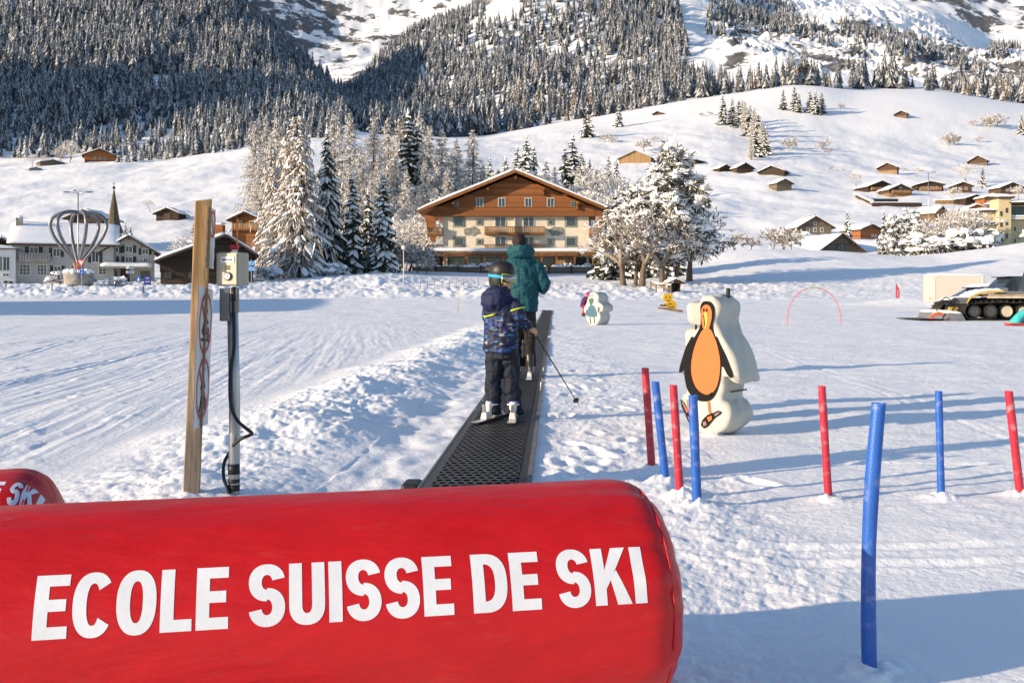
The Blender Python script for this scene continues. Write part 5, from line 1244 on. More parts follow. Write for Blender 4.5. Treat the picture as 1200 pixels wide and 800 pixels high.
def inflatable(name, label, P0, P1, R, words, roll, px_spans, tilt=0.):
    """P1 is the rounded right end; words with (start s, end s) measured from P0"""
    P0, P1 = Vector(P0), Vector(P1); ax = (P1-P0); L = ax.length; ax.normalize()
    e = empty(name, P0, math.atan2(ax.y, ax.x), label, 'inflatable barrier')
    mb = MB(); n = 120; ss = list(np.linspace(0, L-.17, 60))+list(L-.16*(1-np.linspace(0, 1, 34)**.6))
    rg = random.Random(3)
    ph = [rg.uniform(0, 6.28) for _ in range(6)]
    for s in ss:
        e_ = max(0, 1-(L-s)/.30); r = tube_r(s, L, R)
        for j in range(n):
            a = 6.283*j/n
            w = 1+e_*e_*(.012*math.sin(9*a+ph[0])+.016*math.sin(17*a+ph[1]+14*s)+.010*math.sin(29*a+ph[2]-20*s))
            w += .0035*math.sin(3*a+2.2*s+ph[3])+.003*math.sin(5*s+2*a+ph[4])
            mb.v.append((s, r*w*math.cos(a), r*w*math.sin(a)))
    for i in range(len(ss)-1):
        for j in range(n):
            j2 = (j+1) % n; mb.f.append((i*n+j, (i+1)*n+j, (i+1)*n+j2, i*n+j2)); mb.m.append(0)
    mb.f.append(tuple(range(n))); mb.m.append(0)
    mb.build('inflated_body', RED, e, True)
    # welded seam ring near the end and a round of the end panel
    sm = MB(); s0 = L-.075
    pts = [(s0, (tube_r(s0, L, R)+.001)*math.cos(a), (tube_r(s0, L, R)+.001)*math.sin(a)) for a in np.linspace(0, 6.283, 90)]
    sm.tube(pts, .0022, 6); sm.build('seam', RED, e, True)
    vv = MB(); vv.tube([(L-.008, 0, -.02), (L+.012, 0, -.02)], [.05, .04], 14); vv.tube([(L+.01, 0, -.02), (L+.022, 0, -.02)], [.02, .018], 10); vv.build('valve', DARKM, e)
    # lettering: one word, one patch set
    def put(word, s0, s1, h):
        gl = [glyph(c) for c in word]; gap = .075
        W = sum(g[1] for g in gl)+gap*(len(gl)-1); kx = (s1-s0)/W; x = 0; m = MB()
        for Q, w in gl:
            for q in Q:
                k = 3
                # split each quad so that it follows the round
                for i in range(k):
                    for j in range(k):
                        def pt(u, v):
                            a, b, c, d = [np.array(t) for t in q]; p = (a*(1-u)+b*u)*(1-v)+(d*(1-u)+c*u)*v
                            s = s0+(x+p[0])*kx; t = (p[1]-.5)*h/R+roll+tilt*(1-s/L)
                            aa = math.pi-t; e2 = max(0, 1-(L-s)/.30)
                            w_ = 1+e2*e2*(.012*math.sin(9*aa+ph[0])+.016*math.sin(17*aa+ph[1]+14*s)+.010*math.sin(29*aa+ph[2]-20*s))+.0035*math.sin(3*aa+2.2*s+ph[3])+.003*math.sin(5*s+2*aa+ph[4])
                            r = tube_r(s, L, R)*w_+.0006
                            return (s, -math.cos(t)*r, math.sin(t)*r)
                        m.add([pt(i/k, j/k), pt((i+1)/k, j/k), pt((i+1)/k, (j+1)/k), pt(i/k, (j+1)/k)], [(0, 1, 2, 3)])
            x += w+gap
        m.build('lettering', LETTER, e, True)
    for word, (a, b), h in px_spans: put(word, a, b, h)
    return e
def axis_s(P0, P1, px, zc, R):
    """distance along the front line of the tube seen at a photo column"""
    best = None; P0, P1 = Vector(P0), Vector(P1); ax = (P1-P0).normalized(); nr = Vector((ax.y, -ax.x, 0)); L = (P1-P0).length
    for k in range(4000):
        s = L*k/4000; p = P0+ax*s+nr*R*.995
        d = abs(CX+F*p.x/p.y-px)
        if best is None or d < best[0]: best = (d, s)
    return best[1]
R0 = .29
A0, A1 = Vector((-2.45, 2.04, .28)), Vector((.395, 2.695, .275))
spans = []
for wd, a, b in (('ECOLE', 36, 267), ('SUISSE', 291, 533), ('DE', 556, 636), ('SKI', 657, 760)):
    spans.append((wd, (axis_s(A0, A1, a, .28, R0), axis_s(A0, A1, b, .28, R0)), .131))
inflatable('inflatable_tube', 'big red inflatable tube lettered ECOLE SUISSE DE SKI lying across the foreground', A0, A1, R0, None, .425, spans, .085)
B0, B1 = Vector((-4.1, 2.48, .25)), Vector((-1.325, 3.03, .255)); L = (B1-B0).length
inflatable('inflatable_tube', 'second red inflatable tube showing only its rounded end behind the lettered one at the left', B0, B1, R0, None, 1.08,
           [('ECOLE', (L-.58, L-.40), .10), ('SUISSE', (L-.375, L-.205), .10), ('DE', (L-.185, L-.135), .10), ('SKI', (L-.115, L-.035), .10)])

# ------------------------------------------------------------------ conveyor carpet
def belt_mat():
    m, nt, b = new_mat('perforated_belt')
    tc = nt.nodes.new('ShaderNodeTexCoord'); sx = nt.nodes.new('ShaderNodeSeparateXYZ'); nt.links.new(tc.outputs['Object'], sx.inputs[0])
    def mth(op, a, v=None, c=None):
        n = N(nt, 'ShaderNodeMath', operation=op)
        for i, q in enumerate((a, v, c)):
            if q is None: continue
            if isinstance(q, (int, float)): n.inputs[i].default_value = q
            else: nt.links.new(q, n.inputs[i])
        return n.outputs[0]
    U = mth('DIVIDE', sx.outputs['X'], .052); V = mth('DIVIDE', sx.outputs['Y'], .085)
    row = mth('FLOOR', V); odd = mth('MODULO', mth('ABSOLUTE', row), 2.)
    fu = mth('SUBTRACT', mth('FRACT', mth('ADD', U, mth('MULTIPLY', odd, .5))), .5); fv = mth('SUBTRACT', mth('FRACT', V), .5)
    d = mth('SQRT', mth('ADD', mth('POWER', mth('MULTIPLY', fu, 1.), 2.), mth('POWER', mth('MULTIPLY', fv, 1.25), 2.)))
    hole = ramp(nt, d, [(.0, (1, 1, 1)), (.37, (1, 1, 1)), (.41, (0, 0, 0))])
    n = N(nt, 'ShaderNodeTexNoise', i_Scale=7., i_Detail=6.); nt.links.new(tc.outputs['Object'], n.inputs['Vector'])
    c = ramp(nt, n.outputs['Fac'], [(.3, (.035, .034, .033)), (.7, (.08, .077, .072))])
    mx = N(nt, 'ShaderNodeMix', data_type='RGBA'); nt.links.new(hole.outputs['Color'], mx.inputs['Factor']); nt.links.new(c.outputs['Color'], mx.inputs['A']); mx.inputs['B'].default_value = (.003, .003, .003, 1)
    # grains of snow caught on it
    n2 = N(nt, 'ShaderNodeTexNoise', i_Scale=34., i_Detail=3.); nt.links.new(tc.outputs['Object'], n2.inputs['Vector'])
    sn = ramp(nt, n2.outputs['Fac'], [(.70, (0, 0, 0)), (.74, (1, 1, 1))])
    mx2 = N(nt, 'ShaderNodeMix', data_type='RGBA'); nt.links.new(sn.outputs['Color'], mx2.inputs['Factor']); nt.links.new(mx.outputs['Result'], mx2.inputs['A']); mx2.inputs['B'].default_value = (.7, .71, .73, 1)
    nt.links.new(mx2.outputs['Result'], b.inputs['Base Color'])
    b.inputs['Roughness'].default_value = .5
    sp = mth('MULTIPLY_ADD', hole.outputs['Color'], -.3, .3); nt.links.new(sp, b.inputs['Specular IOR Level'])
    return m
def carpet():
    a = Vector((float(belt_x(3.3)), 3.3, 0)); b = Vector((float(belt_x(62.5)), 62.5, 0))
    e = empty('conveyor_carpet', a, -math.atan2(b.x-a.x, b.y-a.y), 'long black perforated conveyor carpet carrying the skiers across the snow', 'ski conveyor')
    L = (b-a).length; n = 120; mb = MB(); ys = [L*(k/n)**1.6 for k in range(n+1)]
    def gg(y):
        p = a+(b-a)*(y/L); return float(base_h(np.array([p.x]), np.array([p.y]))[0])
    zs = [gg(y)+.012 for y in ys]
    def sheet(x0, x1, dz, name, mat, thick=.02):
        m = MB()
        for y, z in zip(ys, zs): m.v += [(x0, y, z+dz), (x1, y, z+dz), (x1, y, z+dz-thick), (x0, y, z+dz-thick)]
        for k in range(n):
            i = 4*k
            m.f += [(i, i+1, i+5, i+4), (i+1, i+2, i+6, i+5), (i+2, i+3, i+7, i+6), (i+3, i, i+4, i+7)]; m.m += [0]*4
        m.f += [(0, 3, 2, 1), (4*n, 4*n+1, 4*n+2, 4*n+3)]; m.m += [0, 0]
        return m.build(name, mat, e)
    sheet(-.235, .235, 0, 'belt', belt_mat())
    sheet(-.285, -.238, -.004, 'side_rail', M('rail_black', (.05, .048, .045), .35, .2, 5., metal=.4), .05)
    sheet(-.296, -.287, .012, 'rail_lip', METAL, .05)
    sheet(.238, .285, -.004, 'side_rail', M('rail_grey', (.05, .048, .046), .45, .2, 5., metal=.4), .05)
    sheet(.287, .315, .006, 'rail_lip', M('rubber_lip', (.16, .155, .15), .7, .2, 8.), .05)
    m = MB(); m.tube([(-.36, .1, .02), (.36, .1, .02)], .055, 16); m.build('end_roller', BLACKP, e)
    m = MB(); m.box((-.34, 2.33, .0), (.10, .2, .07)); m.build('motor_cover', BLACKP, e, bevel=.02)
carpet()

# ------------------------------------------------------------------ sign post
def sign_post():
    Y = 5.0; s = F/Y; foot = at(221, 640, Y); foot.z = -.2; topc = at(238.5, 235, Y)
    e = empty('sign_post', (foot.x, Y, 0), 0, 'weathered squared wooden post carrying prohibition signs beside the control box', 'sign post')
    # wood: grey below, warm sunlight painted into the colour towards the top
    m, nt, b = new_mat('post_wood'); v = coords(nt, 'Object', (14, 14, 1.1))
    n = N(nt, 'ShaderNodeTexNoise', i_Scale=3., i_Detail=8., i_Roughness=.6); nt.links.new(v, n.inputs['Vector'])
    c1 = ramp(nt, n.outputs['Fac'], [(.32, (.27, .15, .06)), (.68, (.50, .31, .14))]); c2 = ramp(nt, n.outputs['Fac'], [(.32, (.16, .12, .085)), (.68, (.33, .26, .19))])
    tc = N(nt, 'ShaderNodeTexCoord'); sx = N(nt, 'ShaderNodeSeparateXYZ'); nt.links.new(tc.outputs['Object'], sx.inputs[0])
    mr = N(nt, 'ShaderNodeMapRange'); mr.inputs['From Min'].default_value = .7; mr.inputs['From Max'].default_value = 1.35; nt.links.new(sx.outputs['Z'], mr.inputs['Value'])
    mx = N(nt, 'ShaderNodeMix', data_type='RGBA'); nt.links.new(mr.outputs[0], mx.inputs['Factor']); nt.links.new(c2.outputs['Color'], mx.inputs['A']); nt.links.new(c1.outputs['Color'], mx.inputs['B'])
    nt.links.new(mx.outputs['Result'], b.inputs['Base Color']); b.inputs['Roughness'].default_value = .8; b.inputs['Specular IOR Level'].default_value = .2
    bp = N(nt, 'ShaderNodeBump', i_Strength=.5, i_Distance=.006); nt.links.new(n.outputs['Fac'], bp.inputs['Height']); nt.links.new(bp.outputs['Normal'], b.inputs['Normal'])
    dx = topc.x-foot.x; H = topc.z; yaw = R_(17); a = .039
    mb = MB(); pts = []; n_ = 14
    rg = random.Random(2)
    for k in range(n_+1):
        q = k/n_; z = -.25+(H+.25)*q; x = dx*q; w = a*(1+.02*math.sin(9*q)+rg.uniform(-.012, .012))
        for (cx_, cy_) in ((-1, -1), (1, -1), (1, 1), (-1, 1)):
            px, py = cx_*w, cy_*w*1.05; mb.v.append((x+px*math.cos(yaw)-py*math.sin(yaw), px*math.sin(yaw)+py*math.cos(yaw), z+(.006*cx_ if k == n_ else 0)))
    for k in range(n_):
        for j in range(4):
            j2 = (j+1) % 4; mb.f.append((4*k+j, 4*k+j2, 4*k+4+j2, 4*k+4+j)); mb.m.append(0)
    mb.f.append((4*n_, 4*n_+1, 4*n_+2, 4*n_+3)); mb.m.append(0)
    mb.build('post', m, e, bevel=.005)
    lean = dx/(H+.25)
    WHITEP = M('white_sign_plastic', (.62, .62, .63), .4, .06, 5., .2, 14.); REDP = M('sign_red', (.55, .05, .05), .5, .15, 9.); BLK = M('sign_black', (.03, .03, .03), .6)
    def P(y, z, off=0):     # the plane of the sheets: along the post's right side, nearly edge-on to the camera
        x0 = dx*(z+.25)/(H+.25)+.047
        return (x0+off+.006*math.sin(y*9)+(-.135*(y+.10)), y, z)
    def ring(pl, yc, zc, r, t, n=40, off=.003):
        mb = MB()
        for k in range(n+1):
            q = 6.283*k/n
            for rr in (r-t, r): mb.v.append(P(yc+rr*math.cos(q), zc+rr*math.sin(q), off))
        for k in range(n): mb.f.append((2*k, 2*k+1, 2*k+3, 2*k+2)); mb.m.append(0)
        # slash
        o = .707*(r-t)
        for k in range(8):
            i = len(mb.v); q0, q1 = -1+2*k/8, -1+2*(k+1)/8
            for q in (q0, q1):
                for w in (-t*.5, t*.5): mb.v.append(P(yc+q*o+w*.7, zc-q*o+w*.7, off+.001))
            mb.f.append((i, i+1, i+3, i+2)); mb.m.append(0)
        return mb
    def sheet(y0, y1, z0, z1, tilt=0):
        mb = MB(); ny, nz = 8, 16
        for off in (0, -.002):
            for i in range(nz+1):
                for j in range(ny+1):
                    y = y0+(y1-y0)*j/ny; z = z0+(z1-z0)*i/nz+tilt*(j/ny); mb.v.append(P(y, z, off+.0015*math.sin(i*1.9+j)))
        k = (ny+1)*(nz+1)
        for i in range(nz):
            for j in range(ny):
                q = i*(ny+1)+j; mb.f.append((q, q+1, q+ny+2, q+ny+1)); mb.f.append((k+q+ny+1, k+q+ny+2, k+q+1, k+q)); mb.m += [0, 0]
        return mb
    Zp = lambda py: CAMH+(HY-py)/F*Y
    so = sheet(-.19, .17, Zp(497), Zp(335), -.02).build('prohibition_sheet', WHITEP, e, True)
    for py, kind in ((379, 0), (455, 1)):
        ring(None, 0, Zp(py), .148, .017).build('prohibition_ring', REDP, so, True)
        mb = MB(); z = Zp(py)
        def seg(pts, w):
            for (a_, b_) in zip(pts[:-1], pts[1:]):
                d = Vector((b_[0]-a_[0], b_[1]-a_[1])); nn = Vector((-d.y, d.x)).normalized()*w/2; i = len(mb.v)
                for (p, sg) in ((a_, 1), (a_, -1), (b_, -1), (b_, 1)): mb.v.append(P(p[0]+nn.x*sg, z+p[1]+nn.y*sg, .0025))
                mb.f.append((i, i+1, i+2, i+3)); mb.m.append(0)
        if kind == 0:      # a figure on a sledge
            seg([(-.09, -.075), (.085, -.085), (.10, -.06)], .014); seg([(-.05, -.05), (.0, .03)], .05); seg([(.0, -.05), (.07, -.03), (.08, -.07)], .03); seg([(.0, .02), (.06, .0)], .02); seg([(.005, .055), (.025, .075)], .04)
        else:              # a walker
            seg([(0, -.02), (.0, .055)], .045); seg([(0, -.02), (-.04, -.06), (-.06, -.11)], .024); seg([(0, -.02), (.045, -.055), (.05, -.11)], .024); seg([(0, .05), (.045, .0)], .016); seg([(0, .05), (-.045, .0)], .016); seg([(.005, .085), (.012, .105)], .04)
        mb.build('pictogram', BLK, so)
    su = sheet(-.05, .15, Zp(314), Zp(243), .0).build('upper_sign', WHITEP, e, True)
    ring(None, .07, Zp(262), .068, .014).build('prohibition_ring', REDP, su, True)
sign_post()

# ------------------------------------------------------------------ control box on its pole
def control_box():
    Y = 5.05; s = F/Y; X0 = wx(272, Y)
    e = empty('control_box_pole', (X0, Y, 0), 0, 'beige switch box with red emergency knob on a grey pole with black cable', 'control box')
    Zp = lambda py: wz(py, Y)
    m = MB(); m.tube([(.008, 0, -.25), (.012, 0, .55), (.0, 0, Zp(338))], .027, 18); m.build('pole', METAL, e, True)
    m = MB(); m.box((-.025, -.02, Zp(357)), (.05, .05, .16)); m.box((.022, -.035, Zp(352)), (.04, .03, .12)); m.build('clamp', M('clamp_steel', (.2, .2, .2), .45, .2, 9., metal=.7), e, bevel=.004)
    BE = M('beige_plastic', (.42, .38, .30), .5, .08, 6.); yaw = R_(-17)
    Rm = Matrix.Rotation(yaw, 4, 'Z'); zc = Zp(315.5); hh = Zp(296)-Zp(335)
    m = MB(); m.box((0.005, 0, zc), (.118, .105, hh), mtx=Rm); b = m.build('switch_box', BE, e, bevel=.008)
    m = MB(); m.box(Rm @ Vector((.005, -.055, 0))+Vector((0, 0, zc)), (.112, .006, hh-.012), mtx=Rm); m.build('box_lid', M('lid_beige', (.47, .43, .35), .45, .06, 6.), b, bevel=.002)
    W4 = M('label_white', (.72, .72, .7), .5, .03)
    m = MB(); m.box(Rm @ Vector((.012, -.060, .045))+Vector((0, 0, zc)), (.075, .002, .03), mtx=Rm); lb = m.build('label_plate', W4, b)
    m = MB()
    for k, w in enumerate((.009, .006, .009, .005, .008, .007)): m.box(Rm @ Vector((-.013+k*.0098, -.0615, .045))+Vector((0, 0, zc)), (w, .001, .008), mtx=Rm)
    m.build('label_print', M('print_blue', (.04, .08, .2), .6), lb)
    m = MB()
    for k in range(2): m.box(Rm @ Vector((.012, -.060, .012-k*.011))+Vector((0, 0, zc)), (.026, .002, .007), mtx=Rm)
    m.build('label_strip', BLACKP, b)
    RX = Rm @ Matrix.Rotation(R_(90), 4, 'X')
    def disc(x, z, r, d0, d1, name, mat, par, n=24):
        m = MB(); c = lambda d: Rm @ Vector((x, d, z))+Vector((0, 0, zc)); m.tube([c(d0), c(d1)], r, n); return m.build(name, mat, par, False)
    k_ = disc(.015, -.036, .021, -.055, -.064, 'key_switch', BLACKP, b); disc(.015, -.036, .014, -.064, -.068, 'key_barrel', METAL, k_); 
    m = MB(); m.box(Rm @ Vector((.015, -.069, -.036))+Vector((0, 0, zc)), (.003, .003, .012), mtx=Rm); m.build('key_slot', BLACKP, k_)
    m = MB(); zt = zc+hh/2
    m.tube([(.012, 0, zt), (.012, 0, zt+.016)], .014, 16); sh = m.build('button_collar', W4, e)
    m = MB(); m.tube([(.012, 0, zt+.014), (.012, 0, zt+.024), (.012, 0, zt+.034), (.012, 0, zt+.037)], [.017, .021, .021, .016], 18); m.build('emergency_button', M('button_red', (.55, .02, .03), .35, .1), sh, True)
    m = MB(); m.tube([(.016, .03, zt), (.018, .03, zt+.17)], .0045, 8); m.build('warning_rod', M('rod_orange', (.75, .25, .08), .5), e)
    # cable: down from the box, bellying out in a loop to the right
    c = [(.02, -.04, Zp(336)), (.018, -.045, Zp(350)), (.022, -.045, Zp(385)), (.02, -.045, Zp(410)), (.004, -.04, Zp(432)), (.0, -.04, Zp(455)), (.01, -.05, Zp(475)), (.04, -.06, Zp(490)), (.085, -.06, Zp(500)), (.11, -.055, Zp(505)), (.10, -.05, Zp(508)), (.06, -.045, Zp(512)), (.02, -.03, Zp(519)), (-.015, .01, Zp(530)), (-.04, .0, Zp(543)), (-.035, -.02, Zp(560)), (-.01, -.03, Zp(575)), (-.0, -.03, -.03)]
    m = MB(); m.tube(smooth_poly(c, 6, False), .0085, 10); m.build('cable', RUBBER, e, True)
    m = MB(); m.tube([(.02, -.04, Zp(337)), (.02, -.042, Zp(353))], .014, 12); m.build('cable_gland', BLACKP, e, True)
    for py, h in ((549, .05), (563, .018), (571, .03)):
        m = MB(); m.tube([(.009, 0, Zp(py)-h/2), (.009, 0, Zp(py)+h/2)], .029, 18); m.build('black_tape', BLACKP, e, True)
control_box()

# ------------------------------------------------------------------ slalom poles of net tube
def net_mat(name, col):
    m, nt, b = new_mat(name); v = coords(nt)
    sx = N(nt, 'ShaderNodeSeparateXYZ'); nt.links.new(v, sx.inputs[0])
    at2 = N(nt, 'ShaderNodeMath', operation='ARCTAN2'); nt.links.new(sx.outputs['Y'], at2.inputs[0]); nt.links.new(sx.outputs['X'], at2.inputs[1])
    uv = nt.nodes.new('ShaderNodeUVMap'); su = N(nt, 'ShaderNodeSeparateXYZ'); nt.links.new(uv.outputs[0], su.inputs[0])
    def mth(op, a, v=None):
        n = N(nt, 'ShaderNodeMath', operation=op)
        for i, q in enumerate((a, v)):
            if q is None: continue
            if isinstance(q, (int, float)): n.inputs[i].default_value = q
            else: nt.links.new(q, n.inputs[i])
        return n.outputs[0]
    U = mth('MULTIPLY', su.outputs['X'], 13.); V = mth('MULTIPLY', su.outputs['Y'], 52.)
    p = mth('ABSOLUTE', mth('SUBTRACT', mth('FRACT', mth('ADD', U, V)), .5)); q = mth('ABSOLUTE', mth('SUBTRACT', mth('FRACT', mth('SUBTRACT', U, V)), .5))
    mn = mth('MAXIMUM', p, q)
    hole = ramp(nt, mn, [(.30, (1, 1, 1)), (.34, (0, 0, 0))])
    n = N(nt, 'ShaderNodeTexNoise', i_Scale=6., i_Detail=5.); nt.links.new(v, n.inputs['Vector'])
    c = ramp(nt, n.outputs['Fac'], [(.3, tuple(x*.8 for x in col)), (.7, tuple(min(1, x*1.15) for x in col))])
    n2 = N(nt, 'ShaderNodeTexNoise', i_Scale=16., i_Detail=4.); nt.links.new(v, n2.inputs['Vector'])
    sn = ramp(nt, n2.outputs['Fac'], [(.56, (0, 0, 0)), (.76, (.32, .32, .32))])
    mx = N(nt, 'ShaderNodeMix', data_type='RGBA'); nt.links.new(sn.outputs['Color'], mx.inputs['Factor']); nt.links.new(c.outputs['Color'], mx.inputs['A']); mx.inputs['B'].default_value = (.75, .76, .8, 1)
    # rime sits on the plastic, holes let the light through
    nt.links.new(c.outputs['Color'], b.inputs['Base Color']); b.inputs['Roughness'].default_value = .4; b.inputs['Specular IOR Level'].default_value = .4
    nt.links.new(mx.outputs['Result'], b.inputs['Base Color'])
    inv = N(nt, 'ShaderNodeMath', operation='MULTIPLY_ADD'); inv.inputs[1].default_value = -.26; inv.inputs[2].default_value = 1.; nt.links.new(hole.outputs['Color'], inv.inputs[0])
    nt.links.new(inv.outputs[0], b.inputs['Alpha'])
    b.inputs['Subsurface Weight'].default_value = 0
    return m
NETB = net_mat('blue_net', (.018, .11, .46)); NETR = net_mat('red_net', (.50, .02, .045))
def slalom(pxb, pyb, pxt, pyt, wpx, mat, label, bend=0., lean_y=0.):
    Y = CAMH*F/(pyb-HY); b = Vector((wx(pxb, Y), Y, 0)); t = at(pxt, pyt, Y+lean_y)
    g = gzm(b.x, b.y); pts = []; n = 28; b = b+Vector((0, 0, g*0)); d = t-b
    me_v, me_f, uv = [], [], []; r = wpx/F*Y/2; k = 26
    for i in range(n+1):
        q = -.12+1.12*i/n; c = d*q+Vector((bend*math.sin(math.pi*max(0, q)), 0, 0)); rr = r*(1+.03*math.sin(q*11))
        for j in range(k): a = 6.283*j/k; me_v.append((c.x+rr*math.cos(a), c.y+rr*math.sin(a), c.z))
    for i in range(n):
        for j in range(k): me_f.append((i*k+j, i*k+(j+1) % k, (i+1)*k+(j+1) % k, (i+1)*k+j)); uv.append([(j/k, i/n), ((j+1)/k, i/n), ((j+1)/k, (i+1)/n), (j/k, (i+1)/n)])
    me = bpy.data.meshes.new('slalom_pole'); me.from_pydata(me_v, [], me_f); ul = me.uv_layers.new(name='uv'); H = d.length
    flat = [c for q in uv for p in q for c in (p[0]*1., p[1]*H)]; ul.data.foreach_set('uv', flat)
    o = link_mesh('slalom_pole', me, mat, None, True); o.location = b
    return tag(o, label, 'slalom pole', 'slalom poles of net tube')
slalom(1019, 791, 1030, 472, 17, NETB, 'nearest and tallest blue net pole, slightly bowed, at the lower right', bend=-.014)
slalom(764, 551, 756, 431, 9, NETR, 'leftmost red net pole, at the outer side of the penguin')
slalom(780, 563, 768, 447, 9.5, NETB, 'thin blue net pole between the two red ones left of the penguin')
slalom(797, 581, 789, 451, 9.5, NETR, 'second red net pole, just left of the penguin feet')
slalom(817, 593, 812, 463, 11, NETB, 'blue net pole standing in front of the penguin feet')
slalom(971, 586, 963, 452, 9, NETR, 'red net pole alone behind the tallest blue pole')
slalom(1103, 586, 1100, 458, 8.5, NETB, 'thin straight blue net pole between two red ones at the right')
slalom(1196, 583, 1182, 458, 9.5, NETR, 'leaning red net pole by the right edge')

# ------------------------------------------------------------------ padded penguin figure
FOAM = M('cream_tarpaulin', (.50, .475, .42), .6, .06, 3., .25, 9.)
def puffy(outline, y0, y1, r, per=5, mat=FOAM, name='padded_body', parent=None, rows=10, bulge=.008, wrinkle=.006):
    pts = smooth_poly(outline, per); n = len(pts); P = np.array(pts)
    T = np.roll(P, -1, 0)-np.roll(P, 1, 0); Nn = np.stack([T[:, 1], -T[:, 0]], -1); Nn /= np.linalg.norm(Nn, axis=1)[:, None]
    if np.sum(P[:, 0]*np.roll(P[:, 1], -1)-np.roll(P[:, 0], -1)*P[:, 1]) < 0: Nn = -Nn
    mb = MB(); prof = []
    for k in range(5): a = math.pi/2*k/4; prof.append((y0+r*(1-math.sin(a)), -r*(1-math.cos(a)) if False else -r*(1-math.sin(math.pi/2*k/4))))
    prof = [(y0+r*(1-math.cos(math.pi/2*k/4)), -r*(1-math.sin(math.pi/2*k/4))) for k in range(5)]
    for k in range(1, rows): q = k/rows; prof.append((y0+r+(y1-y0-2*r)*q, bulge*math.sin(math.pi*q)))
    prof += [(y1-r*(1-math.cos(math.pi/2*k/4)), -r*(1-math.sin(math.pi/2*k/4))) for k in range(4, -1, -1)]
    g = np.arange(n)
    for (y, off) in prof:
        w = wrinkle*(np.sin(g*.9+y*40)+np.sin(g*.37-y*23))*(1 if off > -.01 else .3)
        Q = P+Nn*(off+w)[:, None]
        mb.v += [(q[0], y, q[1]) for q in Q]
    for i in range(len(prof)-1):
        for j in range(n):
            j2 = (j+1) % n; mb.f.append((i*n+j, i*n+j2, (i+1)*n+j2, (i+1)*n+j)); mb.m.append(0)
    k = len(prof)-1
    mb.f.append(tuple(range(n-1, -1, -1))); mb.f.append(tuple(k*n+j for j in range(n))); mb.m += [0, 0]
    o = mb.build(name, mat, parent, True)
    bm = bmesh.new(); bm.from_mesh(o.data); bmesh.ops.triangulate(bm, faces=[f for f in bm.faces if len(f.verts) > 4]); bmesh.ops.recalc_face_normals(bm, faces=bm.faces); bm.to_mesh(o.data); bm.free()
    return o
def patch(poly, y, name, mat, parent, th=.003, per=4, smooth=True):
    pts = smooth_poly(poly, per) if smooth else poly
    if sum(a[0]*b[1]-b[0]*a[1] for a, b in zip(pts, pts[1:]+pts[:1])) < 0: pts = pts[::-1]
    m = MB(); m.prism(pts, y-th, y)
    o = m.build(name, mat, parent)
    bm = bmesh.new(); bm.from_mesh(o.data); bmesh.ops.triangulate(bm, faces=[f for f in bm.faces if len(f.verts) > 4]); bm.to_mesh(o.data); bm.free()
    return o
